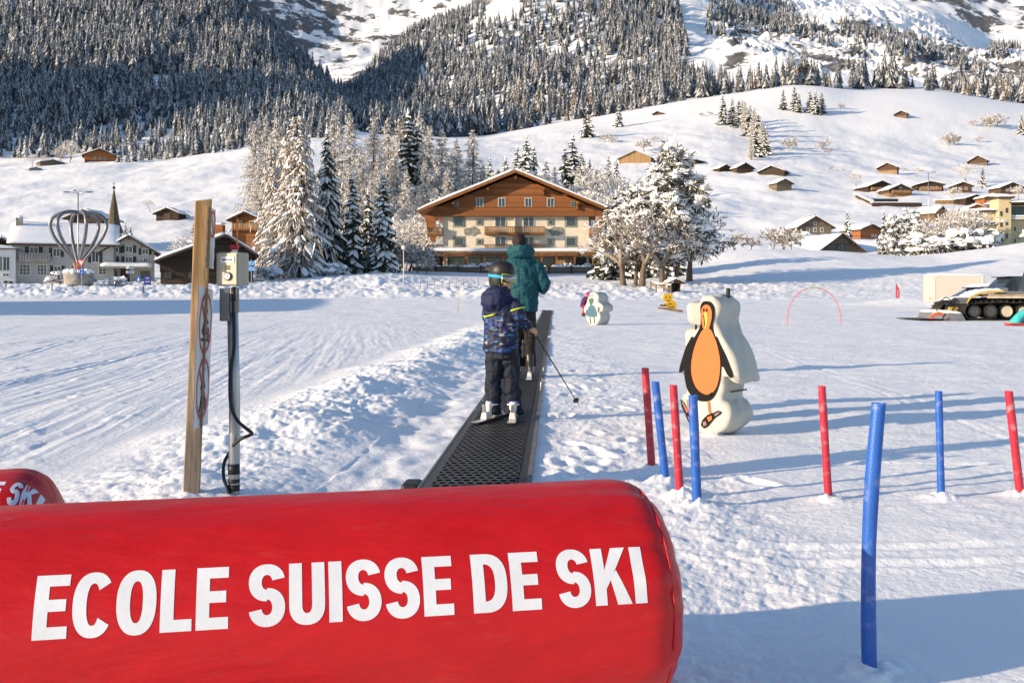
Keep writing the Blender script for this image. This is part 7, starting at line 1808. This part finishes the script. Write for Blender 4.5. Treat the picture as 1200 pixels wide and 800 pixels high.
    m = MB()
    for yy in (-.16, .16): m.tube([(-.52, yy, .10), (-.46, yy, .03), (.5, yy, .03)], .025, 6)
    m.box((0, 0, .09), (.9, .38, .05)); m.build('sledge_frame', M('sledge_red', (.55, .06, .04), .45), e, bevel=.01)
    b = MB(); b.loft([(-.2, 0, .1, .22, .2), (-.12, 0, .25, .2, .19), (.05, 0, .38, .24, .19), (.2, 0, .52, .2, .17), (.3, 0, .62, .12, .1)], 14); b.tube([(-.35, 0, .16), (-.1, .0, .22), (.2, .05, .2)], [.09, .12, .1], 12); b.tube([(.1, -.1, .4), (.3, -.12, .3), (.4, -.1, .15)], [.1, .09, .08], 10)
    me = remeshed(b, .025, 4, lambda c: .012*fbm(c[:, 0]*7+c[:, 2]*3, c[:, 1]*7+c[:, 2]*5, 3, 5)); link_mesh('suit', me, M('teal_fabric', (.05, .42, .42), .6, .15, 4., .3, 14.), e, True)
right_side()
# red car roof behind the bank left of the hotel
_x = wx(432, 118); car('parked_car', 'red car mostly hidden behind the snow bank left of the hotel', (_x, 118., wz(345.5, 118)), R_(178), M('paint_red', (.5, .02, .02), .3, .1, coat=.5), L=3.8, H=1.45, snow=.12)
# chalet added out of view at the left to throw shade over the far piste
gable_house('shade_chalet', 'timber chalet added unseen outside the left edge to shade the far side of the piste', (-50., 44., 0.2), 13, 24, 6.0, 3.4, rz=R_(0), wall=WOODB, base=WHITEW, base_h=2.6, over=1.1, overf=1.4, snow=.4, windows=[(-3, 3.8, 1, 1.2), (0, 3.8, 1, 1.2), (3, 3.8, 1, 1.2), (-3, 1.3, 1, 1.1), (3, 1.3, 1, 1.1)], balcony=[(-5.5, 5.5, 3.0, 1.2)], door=(0, 1.2, 2.1), seed=77)
# ------------------------------------------------------------------ people
SKIN = M('skin', (.52, .28, .20), .5, .08, 9.); HAIR = M('brown_hair', (.022, .013, .010), .7, .4, 30., .6, 90., stretch=(1, 1, .3))
def cloth(name, col, **kw): return M(name, col, .72, .12, 4., .35, 26., spec=.25, **kw)
def folds(amp, f=9., seed=0, zf=1.6):
    def d(c):
        a = np.arctan2(c[:, 1], c[:, 0])
        return amp*(fbm(c[:, 0]*f+c[:, 1]*f*.6, c[:, 2]*f*zf+c[:, 1]*f*.5, 3, seed)+.6*fbm(c[:, 0]*f*2.1-c[:, 1]*f, c[:, 2]*f*.6, 2, seed+9))
    return d
def ski(name, label, loc, yaw, L, w, tail, mat, group=None, bind=True, cat='ski'):
    """ski pointing +y; tail is how much lies behind the boot centre"""
    e = empty(name, loc, yaw, label, cat, group); m = MB(); n = 26; top, bot = [], []
    for i in range(n+1):
        q = i/n; y = -tail+L*q; tip = max(0, (q-.88)/.12); hw = w/2*(.92-.28*math.sin(math.pi*q)+.14*q)*math.sqrt(max(.0, 1-tip**2.4))*(1 if q > .01 else .85)
        z = .012+.07*L*tip**2*.9; m.v += [(-hw, y, z), (hw, y, z), (hw, y, z-.011), (-hw, y, z-.011)]
    for i in range(n):
        k = 4*i; m.f += [(k, k+1, k+5, k+4), (k+1, k+2, k+6, k+5), (k+2, k+3, k+7, k+6), (k+3, k, k+4, k+7)]; m.m += [0, 1, 0, 1]
    m.f += [(0, 3, 2, 1), (4*n, 4*n+1, 4*n+2, 4*n+3)]; m.m += [1, 1]
    m.build('ski_blade', [mat, DARKM], e)
    if bind:
        WB = M('binding_pale', (.62, .60, .56), .4, .1, 20.)
        m = MB(); m.box((0, .15, .03), (w*.8, .09, .04)); m.hexa([(-w*.36, -.20, .014), (w*.36, -.20, .014), (w*.3, -.10, .014), (-w*.3, -.10, .014)], [(-w*.24, -.18, .075), (w*.24, -.18, .075), (w*.26, -.11, .07), (-w*.26, -.11, .07)])
        b = m.build('binding', WB, e, bevel=.006)
        m = MB(); m.hexa([(-.016, -.185, .07), (.016, -.185, .07), (.016, -.165, .07), (-.016, -.165, .07)], [(-.011, -.20, .135), (.011, -.20, .135), (.011, -.185, .135), (-.011, -.185, .135)]); m.build('heel_lever', METAL, b, bevel=.003)
    return e
def boot_mb(x, y, yaw, s=1., hgt=.28):
    mb = MB(); c, sn = math.cos(yaw), math.sin(yaw)
    def P(a, b, z): return (x+(a*c-b*sn)*s, y+(a*sn+b*c)*s, z*s)
    k = [(P(0, .0, .03), .046, .135), (P(0, .01, .075), .050, .135), (P(0, -.02, .13), .052, .10), (P(0, -.045, .19), .054, .075), (P(0, -.03, hgt), .058, .070)]
    mb.loft([(*p, rx*s, ry*s, yaw) for p, rx, ry in k], 18); return mb
def finger_hand(mb, wrist, d, up, s=1., curl=1.1, side=1):
    """palm and five fingers closing round a shaft; d: hand direction, up: back of the hand"""
    d = Vector(d).normalized(); up = (Vector(up)-d*Vector(up).dot(d)).normalized(); sd = d.cross(up)*side
    w = Vector(wrist); L = .085*s
    mb.tube([w, w+d*L*.5, w+d*L], [.022*s, .027*s, .025*s], 10, ell=None)
    for k in range(4):
        o = (k-1.5)*.0165*s; b = w+d*L*.92+sd*o; ln = (.62, .70, .66, .52)[k]*.095*s; pts = [b-d*.02*s]; p = b; ang = .25
        for j in range(3):
            dd = d*math.cos(ang)-up*math.sin(ang); p = p+dd*ln*(.45, .32, .25)[j]; pts.append(p); ang += curl
        mb.tube(pts, [.0088*s, .0086*s, .008*s, .0066*s], 8)
    b = w+d*L*.35-sd*.022*s; mb.tube([b, b-sd*.016*s+d*.022*s-up*.012*s, b-sd*.010*s+d*.045*s-up*.03*s, b+sd*.006*s+d*.055*s-up*.04*s], [.011*s, .0105*s, .0095*s, .008*s], 8)
def head_mb(c, s, yaw, pitch=0.):
    """head with brow, nose, mouth, chin and ears looking along yaw (0 = +y)"""
    mb = MB(); R = Matrix.Rotation(yaw, 4, 'Z') @ Matrix.Rotation(pitch, 4, 'X'); c = Vector(c)
    def B(p, r): mb.ball(c+R @ (Vector(p)*s), [q*s for q in r], 16, mtx=R)
    B((0, -.012, .03), (.076, .096, .092)); B((0, .03, -.045), (.058, .062, .062)); B((0, .062, -.082), (.024, .022, .02))
    B((0, .062, .028), (.05, .028, .018)); B((0, .094, -.012), (.013, .020, .022)); B((0, .102, -.022), (.015, .013, .011))
    B((0, .082, -.052), (.024, .012, .006)); B((0, .080, -.062), (.021, .012, .006))
    for q in (-1, 1): B((q*.034, .066, -.022), (.024, .022, .020)); B((q*.078, -.008, -.005), (.010, .022, .032)); B((q*.030, .083, .010), (.012, .008, .008))
    return mb, R

def adult():
    Y = 13.26; ox = wx(614.5, Y)
    e = empty('person', (ox, Y, .03), 0, 'adult in long teal jacket seen from behind, standing on the black carpet', 'person')
    # one continuous body
    b = MB(); hm, _ = head_mb((-.065, .02, 1.70), 1.08, R_(-4)); b.add(hm.v, hm.f)
    b.loft([(-.03, 0, .82, .155, .11), (-.03, 0, 1.0, .15, .105), (-.03, 0, 1.2, .155, .11), (-.03, 0, 1.40, .185, .105), (-.04, 0, 1.49, .11, .075), (-.055, .01, 1.56, .06, .06), (-.06, .015, 1.64, .058, .06)], 20)
    for s, pts in ((-1, [(-.20, 0, 1.43), (-.25, .0, 1.19), (-.16, .26, 1.17), (-.14, .34, 1.17)]), (1, [(.15, 0, 1.43), (.245, -.01, 1.18), (.20, .24, 1.14), (.17, .33, 1.16)])):
        b.tube(pts, [.05, .045, .034, .028], 10); w = Vector(pts[-1]); finger_hand(b, w, (-s*.3, .9, .1), (0, 0, 1), 1.05, .9, s)
    for s in (-1, 1): b.tube([(-.03+s*.08, 0, .86), (-.03+s*.085, .02, .48), (-.02+s*.085, -.01, .08)], [.078, .056, .042], 12)
    link_mesh('body', remeshed(b, .0075, 4), SKIN, e, True)
    hr = MB(); hr.ball((-.065, -.005, 1.735), (.096, .112, .108), 20); hr.loft([(-.062, -.035, 1.60, .07, .06), (-.064, -.03, 1.68, .084, .085), (-.065, -.01, 1.74, .09, .10)], 18)
    link_mesh('hair', remeshed(hr, .009, 3, folds(.006, 40, 3)), HAIR, e, True)
    j = MB()
    j.loft([(-.02, 0, .83, .205, .155), (-.02, 0, .86, .205, .155), (-.02, 0, 1.0, .198, .15), (-.02, 0, 1.2, .205, .15), (-.03, 0, 1.34, .228, .148), (-.035, 0, 1.45, .225, .135), (-.045, 0, 1.51, .17, .115), (-.05, 0, 1.56, .12, .10)], 24)
    for s, pts in ((-1, [(-.205, 0, 1.44), (-.25, -.01, 1.30), (-.275, .0, 1.18), (-.21, .15, 1.16), (-.17, .28, 1.17)]), (1, [(.15, 0, 1.44), (.215, -.015, 1.30), (.262, -.015, 1.17), (.245, .13, 1.13), (.205, .27, 1.14)])):
        j.tube(smooth_poly(pts, 4, False), [.092-.034*k/16 for k in range(17)], 14)
    teal = cloth('teal_jacket', (.005, .056, .074))
    link_mesh('jacket', remeshed(j, .011, 5, folds(.016, 7, 21)), teal, e, True)
    h = MB(); h.loft([(-.045, -.02, 1.52, .145, .125), (-.045, -.035, 1.57, .175, .15), (-.045, -.04, 1.62, .182, .155), (-.05, -.03, 1.655, .165, .145), (-.05, -.01, 1.68, .13, .12)], 24); h.tube(smooth_poly([(-.17, .05, 1.63), (-.12, -.12, 1.645), (-.04, -.165, 1.65), (.05, -.12, 1.645), (.09, .05, 1.63)], 4, False), .042, 10)
    link_mesh('hood', remeshed(h, .011, 4, folds(.010, 11, 31)), cloth('teal_hood', (.006, .06, .08)), e, True)
    t = MB(); t.loft([(-.025, 0, .70, .155, .115), (-.025, 0, .90, .165, .125)], 20)
    for s in (-1, 1): t.tube([(-.025+s*.078, 0, .84), (-.025+s*.085, .015, .62), (-.022+s*.09, .02, .45), (-.02+s*.09, .0, .25), (-.02+s*.088, -.005, .12)], [.10, .094, .082, .08, .088], 16)
    link_mesh('trousers', remeshed(t, .011, 4, folds(.013, 8, 41)), cloth('dark_trousers', (.013, .011, .010)), e, True)
    for s in (-1, 1):
        bm_ = boot_mb(-.02+s*.088, .0, 0, 1.05); link_mesh('ski_boot', remeshed(bm_, .009, 3), M('boot_black', (.03, .028, .027), .35, .2), e, True)
    skw = M('ski_white', (.62, .63, .66), .35, .15, 6.)
    for s in (-1, 1): ski('ski', 'pale ski under the left boot of the teal-jacketed adult' if s < 0 else 'pale ski under the right boot of the teal-jacketed adult', (ox-.02+s*.088, Y-.01, .022), R_(-2), 1.60, .085, .68, skw, 'skis of the adult')
adult()

def child():
    Y = 8.69; ox = wx(588, Y); e = empty('person', (ox, Y, .03), 0, 'child in black helmet and blue patterned ski jacket on the conveyor, looking right', 'person')
    yaw = R_(-38); hc = Vector((.005, .0, 1.165)); fy = R_(-124)
    b = MB(); hm, HR = head_mb(hc, .92, fy, R_(-6)); b.add(hm.v, hm.f)
    b.loft([(0, 0, .55, .115, .09, yaw), (0, 0, .75, .115, .09, yaw), (0, 0, .90, .125, .085, yaw), (0, 0, .99, .10, .07, yaw), (0, 0, 1.04, .05, .05), (.0, 0, 1.12, .048, .05)], 18)
    hand = Vector((.248, -.005, .745))
    rs, rel, rw = Vector((.10, -.055, .965)), Vector((.150, -.075, .84)), Vector((.222, -.03, .765))
    ls, lel, lw = Vector((-.10, .07, .965)), Vector((-.10, .16, .80)), Vector((.0, .27, .77))
    for s, pts in ((1, [rs, rel, rw]), (-1, [ls, lel, lw])): b.tube(pts, [.036, .032, .023], 10)
    finger_hand(b, rw, (.75, .35, -.45), (.5, -.5, .6), .95, 1.15, 1); finger_hand(b, lw, (.5, .8, -.1), (0, 0, 1), .9, 1.0, -1)
    for s, p in ((-1, [(-.055, .0, .60), (-.07, .015, .34), (-.082, .0, .06)]), (1, [(.055, .0, .60), (.085, .01, .34), (.10, -.01, .06)])): b.tube(p, [.06, .044, .032], 12)
    link_mesh('body', remeshed(b, .0058, 3), SKIN, e, True)
    # jacket: plain navy yoke, broken blue pattern below
    m, nt, bs = new_mat('patterned_jacket'); tc = N(nt, 'ShaderNodeTexCoord'); mp = N(nt, 'ShaderNodeMapping'); mp.inputs['Scale'].default_value = (24, 24, 62); nt.links.new(tc.outputs['Object'], mp.inputs['Vector'])
    v1 = N(nt, 'ShaderNodeTexVoronoi', i_Scale=1.); v1.distance = 'MANHATTAN'; nt.links.new(mp.outputs['Vector'], v1.inputs['Vector'])
    sp = N(nt, 'ShaderNodeSeparateColor'); nt.links.new(v1.outputs['Color'], sp.inputs[0])
    pal = ramp(nt, sp.outputs[0], [(0, (.006, .007, .018)), (.34, (.010, .02, .085)), (.54, (.006, .006, .010)), (.66, (.012, .045, .20)), (.78, (.014, .010, .07)), (.88, (.025, .14, .30)), (.955, (.22, .24, .27))], 'CONSTANT')
    sx = N(nt, 'ShaderNodeSeparateXYZ'); nt.links.new(tc.outputs['Object'], sx.inputs[0])
    nn = N(nt, 'ShaderNodeTexNoise', i_Scale=14.); nt.links.new(tc.outputs['Object'], nn.inputs['Vector'])
    ad = N(nt, 'ShaderNodeMath', operation='MULTIPLY_ADD'); ad.inputs[1].default_value = .07; nt.links.new(nn.outputs['Fac'], ad.inputs[0]); nt.links.new(sx.outputs['Z'], ad.inputs[2])
    edge = ramp(nt, ad.outputs[0], [(.0, (0, 0, 0)), (.905, (0, 0, 0)), (.915, (1, 1, 1))])
    mx = N(nt, 'ShaderNodeMix', data_type='RGBA'); nt.links.new(edge.outputs['Color'], mx.inputs['Factor']); nt.links.new(pal.outputs['Color'], mx.inputs['A']); mx.inputs['B'].default_value = (.011, .016, .055, 1)
    nt.links.new(mx.outputs['Result'], bs.inputs['Base Color']); bs.inputs['Roughness'].default_value = .6; bs.inputs['Specular IOR Level'].default_value = .3
    j = MB(); j.loft([(-.01, 0, .55, .162, .128, yaw), (-.01, 0, .57, .165, .13, yaw), (-.008, 0, .72, .155, .122, yaw), (-.005, 0, .86, .155, .118, yaw), (-.005, 0, .95, .150, .108, yaw), (0, 0, 1.01, .112, .09, yaw), (.0, 0, 1.06, .078, .075)], 24)
    j.tube(smooth_poly([rs+Vector((-.01, .01, 0)), rs.lerp(rel, .5)+Vector((.008, -.015, 0)), rel, rel.lerp(rw, .5), rw+(rw-rel)*.12], 4, False), [.068-.022*k/16 for k in range(17)], 14)
    j.tube(smooth_poly([ls, lel, lw], 6, False), [.066-.022*k/12 for k in range(13)], 14)
    jo = link_mesh('jacket', remeshed(j, .0085, 4, folds(.012, 9, 51)), m, e, True)
    navy = cloth('navy_hood', (.012, .017, .06))
    h = MB(); bk = Matrix.Rotation(yaw, 3, 'Z') @ Vector((0, -1, 0))
    h.loft([(bk.x*.07-.02, bk.y*.07, .90, .075, .055, yaw), (bk.x*.085-.02, bk.y*.085, .96, .118, .085, yaw), (bk.x*.08-.015, bk.y*.08, 1.03, .125, .095, yaw), (bk.x*.05-.01, bk.y*.05, 1.085, .10, .085, yaw), (bk.x*.02, bk.y*.02, 1.11, .075, .07, yaw)], 22)
    link_mesh('hood', remeshed(h, .0085, 4, folds(.007, 14, 61)), navy, e, True)
    # lime piping across shoulder blade and sleeve
    lime = M('lime_piping', (.45, .62, .03), .5, .08)
    Rz = Matrix.Rotation(yaw, 4, 'Z')
    pts = [Rz @ Vector((math.sin(a)*.168, -math.cos(a)*.131, .868+.012*math.sin(a*3))) for a in np.linspace(-.75, .2, 12)]
    mm = MB(); mm.tube([p+Vector((-.006, 0, 0)) for p in pts], .006, 6); mm.build('piping', lime, e, True)
    mm = MB(); c0 = rs.lerp(rel, .42)+Vector((.006, -.012, .0)); mm.tube([c0+Vector((math.cos(a)*.066, math.sin(a)*.066, .02*math.sin(a+2))) for a in np.linspace(3.0, 6.2, 12)], .006, 6); mm.build('piping', lime, e, True)
    t = MB(); t.loft([(0, 0, .50, .125, .10, yaw), (0, 0, .60, .13, .105, yaw)], 20)
    for s, p in ((-1, [(-.058, .005, .585), (-.066, .012, .42), (-.072, .012, .30), (-.080, .0, .14), (-.083, -.01, .03)]), (1, [(.058, .0, .585), (.078, .005, .42), (.09, .006, .30), (.098, -.008, .14), (.102, -.015, .03)])): t.tube(p, [.083, .078, .070, .074, .086], 16)
    link_mesh('trousers', remeshed(t, .0085, 4, folds(.012, 10, 71)), cloth('navy_trousers', (.010, .014, .026)), e, True)
    # helmet, strap, goggles in the frame of the head
    hx = HR; H = lambda p: hc+hx @ Vector(p)
    hl = MB(); n = 22; k0 = 0
    prof = [(.104, .0), (.107, .025), (.103, .055), (.09, .085), (.064, .105), (.032, .114), (.002, .116)]
    vs = []
    for r, z in prof:
        for q in range(n): a = 6.283*q/n; f = 1+.13*(-math.sin(a))*(1 if math.sin(a) < 0 else .45)*0; vs.append(H((r*.90*math.cos(a), -.012+r*1.08*math.sin(a), .045+z-.014*(math.sin(a) < -.2)*(z < .01))))
    hl.add(vs, [(i*n+q, i*n+(q+1) % n, (i+1)*n+(q+1) % n, (i+1)*n+q) for i in range(len(prof)-1) for q in range(n)])
    # ear and neck guard, open at the face
    vs = []; cols = 16
    for z, r in ((.06, .105), (.02, .106), (-.03, .10), (-.066, .088)):
        for q in range(cols+1): a = math.radians(152+236*q/cols); vs.append(H((r*.90*math.cos(a), -.012+r*1.06*math.sin(a), z+.0)))
    hl.add(vs, [(i*(cols+1)+q, (i+1)*(cols+1)+q, (i+1)*(cols+1)+q+1, i*(cols+1)+q+1) for i in range(3) for q in range(cols)])
    ho = hl.build('helmet', M('helmet_black', (.016, .016, .017), .45, .15, 6.), e, True); so_ = ho.modifiers.new('solid', 'SOLIDIFY'); so_.thickness = .012; so_.offset = -.2; sb = ho.modifiers.new('sub', 'SUBSURF'); sb.levels = 1; sb.render_levels = 1
    st = MB(); vs = []
    for q in range(29):
        a = math.radians(35+290*q/28+90-0)
        for z in (.016, .042): vs.append(H((.0995*math.cos(a+0), -.012+.119*math.sin(a), z)))
    st.add(vs, [(2*q, 2*q+2, 2*q+3, 2*q+1) for q in range(28)]); s_ = st.build('goggle_strap', M('strap_cyan', (.02, .32, .55), .55, .15, 12.), e, True); q = s_.modifiers.new('solid', 'SOLIDIFY'); q.thickness = .005
    gf = MB(); n = 20
    def band(r, z0, z1, a0, a1, yo):
        vs = []
        for q in range(n+1):
            a = math.radians(a0+(a1-a0)*q/n); sag = .012*math.exp(-((q/n-.5)/.12)**2)
            for z in (z0+sag, z1): vs.append(H((r*math.cos(a), yo+r*math.sin(a), z)))
        return vs, [(2*q, 2*q+2, 2*q+3, 2*q+1) for q in range(n)]
    gf.add(*band(.094, -.020, .056, 24, 156, .012)); g = gf.build('goggle_frame', M('frame_lime', (.40, .55, .03), .45), e, True); q = g.modifiers.new('solid', 'SOLIDIFY'); q.thickness = .014; q.offset = 0
    gl = MB(); gl.add(*band(.106, -.015, .052, 26, 154, .012)); lm, nt2, b2 = new_mat('goggle_lens'); b2.inputs['Base Color'].default_value = (.32, .30, .28, 1); b2.inputs['Metallic'].default_value = .9; b2.inputs['Roughness'].default_value = .12
    o = gl.build('goggle_lens', lm, g, True); q = o.modifiers.new('solid', 'SOLIDIFY'); q.thickness = .006
    cs = MB(); cs.tube([H((-.088, .03, -.03)), H((-.05, .05, -.10)), H((.0, .055, -.112)), H((.05, .05, -.10)), H((.088, .03, -.03))], .007, 6); cs.build('chin_strap', BLACKP, e, True)
    # neck warmer
    nw = MB(); nw.loft([(.0, 0, 1.03, .075, .07), (.005, 0, 1.075, .072, .07), (.01, 0, 1.10, .066, .068)], 18); nw.build('neck_warmer', cloth('black_fleece', (.02, .02, .024)), e, True)
    WB = M('boot_white', (.62, .62, .62), .35, .1, 8.); BB = M('boot_blue', (.03, .04, .20), .4, .2, 8.)
    feet = ((-.083, -.01, R_(-20)), (.10, -.015, R_(-3)))
    for x, y, a in feet:
        link_mesh('ski_boot', remeshed(boot_mb(x, y, a, .80, .16), .007, 3), WB, e, True)
        cu = MB(); cu.loft([(x, y-.02, .10, .05, .056, a), (x, y-.02, .145, .054, .06, a)], 16); cu.build('boot_cuff', BB, e, True)
        mm = MB(); mm.tube([(x+.05*math.cos(q), y-.02+.056*math.sin(q), .115) for q in np.linspace(0, 6.283, 20)], .008, 6); mm.tube([(x+.046*math.cos(q), y+.01+.075*math.sin(q), .065) for q in np.linspace(0, 6.283, 20)], .007, 6); mm.build('boot_buckle', WB, e, True)
    sk = M('ski_silver', (.50, .51, .55), .3, .35, 14.)
    ski('ski', 'short silver ski turned inward under the left boot of the child', (ox-.083, Y-.01, .022), R_(-20), 1.05, .082, .40, sk, 'skis of the child')
    ski('ski', 'short silver ski pointing straight under the right boot of the child', (ox+.10, Y-.015, .022), R_(-3), 1.05, .082, .40, sk, 'skis of the child')
    # pole
    p0 = e.location+rw+Vector((.75, .35, -.45)).normalized()*.062+Vector((-.008, .0, .0)); p1 = at(677.5, 473, 9.25); d = (p1-p0).normalized()
    r = empty('ski_pole', p0, 0, 'thin black ski pole held out to the right by the child', 'ski pole')
    m2 = MB(); m2.tube([-d*.07, Vector((0, 0, 0)), p1-p0], [.0065, .0065, .0045], 8); m2.build('shaft', BLACKP, r, True)
    m2 = MB(); m2.tube([-d*.085, -d*.07, d*.03], [.017, .014, .012], 10); m2.build('grip', RUBBER, r, True)
    m2 = MB(); c = p1-p0-d*.05; m2.tube([c-d*.004, c+d*.004], [.028, .03], 14); m2.tube([p1-p0, p1-p0+d*.03], [.004, .001], 6); m2.build('basket', BLACKP, r)
child()

def far_kid():
    p = hit(684, 371, 35, 90); Y = p.y
    e = empty('person', p, 0, 'small child in crimson and purple snowsuit bending behind the blue-dressed figure', 'person')
    b = MB(); hm, _ = head_mb((.22, -.02, 1.10), .95, R_(-90), R_(-25)); b.add(hm.v, hm.f)
    b.loft([(0, 0, .55, .12, .10), (.04, 0, .72, .13, .11), (.10, 0, .88, .14, .11), (.16, 0, 1.0, .10, .09)], 14); b.tube([(.15, -.08, .92), (.26, -.1, .72), (.34, -.06, .62)], [.05, .045, .03], 8); finger_hand(b, (.34, -.06, .62), (.6, .1, -.7), (.5, -.4, .5), .9)
    for s in (-1, 1): b.tube([(0, s*.08, .58), (.05, s*.08, .32), (-.02, s*.08, .05)], [.07, .055, .04], 8)
    link_mesh('body', remeshed(b, .012, 2), SKIN, e, True)
    j = MB(); j.loft([(-.02, 0, .52, .17, .14), (.02, 0, .70, .175, .15), (.09, 0, .88, .18, .15), (.16, 0, 1.02, .12, .11)], 16); j.tube([(.12, -.12, .94), (.24, -.15, .74), (.32, -.1, .63)], [.08, .07, .055], 10); j.tube([(.12, .12, .94), (.24, .15, .74), (.32, .1, .63)], [.08, .07, .055], 10)
    link_mesh('jacket', remeshed(j, .016, 3, folds(.01, 9, 7)), cloth('plum_jacket', (.07, .012, .06)), e, True)
    t = MB(); t.loft([(0, 0, .46, .15, .13), (0, 0, .6, .16, .13)], 14)
    for s in (-1, 1): t.tube([(0, s*.09, .56), (.05, s*.09, .32), (-.02, s*.09, .12)], [.10, .085, .085], 10)
    link_mesh('trousers', remeshed(t, .016, 3, folds(.01, 9, 8)), cloth('crimson_trousers', (.32, .015, .06)), e, True)
    h = MB(); h.ball((.215, -.02, 1.15), (.12, .11, .11), 16); h.build('helmet', M('helmet_pink', (.55, .03, .14), .35), e, True)
    for s in (-1, 1): link_mesh('boot', remeshed(boot_mb(0, s*.09, R_(-90), .8), .012, 2), BLACKP, e, True)
far_kid()
# ------------------------------------------------------------------ camera, sky, sun
cam = bpy.data.cameras.new('camera'); co = bpy.data.objects.new('camera', cam); COL.objects.link(co)
co.location = (0, 0, CAMH); co.rotation_euler = (R_(90), 0, 0)
cam.sensor_width = 36; cam.lens = 36*F/1200; cam.shift_y = -(400-HY)/1200; cam.clip_start = .05; cam.clip_end = 9000
sc.camera = co
SUN = Vector((-.90, -.43, 0)).normalized(); ELEV = R_(13.5)
w = bpy.data.worlds.new('World'); sc.world = w; w.use_nodes = True
nt = w.node_tree; bg = nt.nodes['Background']
sky = nt.nodes.new('ShaderNodeTexSky'); sky.sky_type = 'NISHITA'; sky.sun_disc = False
sky.sun_elevation = ELEV; sky.sun_rotation = math.atan2(SUN.x, SUN.y); sky.altitude = 1000; sky.dust_density = .6; sky.ozone_density = 2.
nt.links.new(sky.outputs[0], bg.inputs[0]); bg.inputs[1].default_value = .15
sl = bpy.data.lights.new('sun', 'SUN'); so = bpy.data.objects.new('sun', sl); COL.objects.link(so)
sl.energy = 5.0; sl.angle = R_(.53); sl.color = (1, .79, .55)
d = Vector((SUN.x*math.cos(ELEV), SUN.y*math.cos(ELEV), math.sin(ELEV)))
so.rotation_euler = d.to_track_quat('Z', 'Y').to_euler(); so.location = (-30, -20, 30)
sc.view_settings.view_transform = 'Standard'; sc.view_settings.look = 'None'; sc.view_settings.exposure = .60; sc.view_settings.gamma = 1
sc.cycles.max_bounces = 6; sc.cycles.diffuse_bounces = 3; sc.cycles.transparent_max_bounces = 12
sc.cycles.use_adaptive_sampling = True
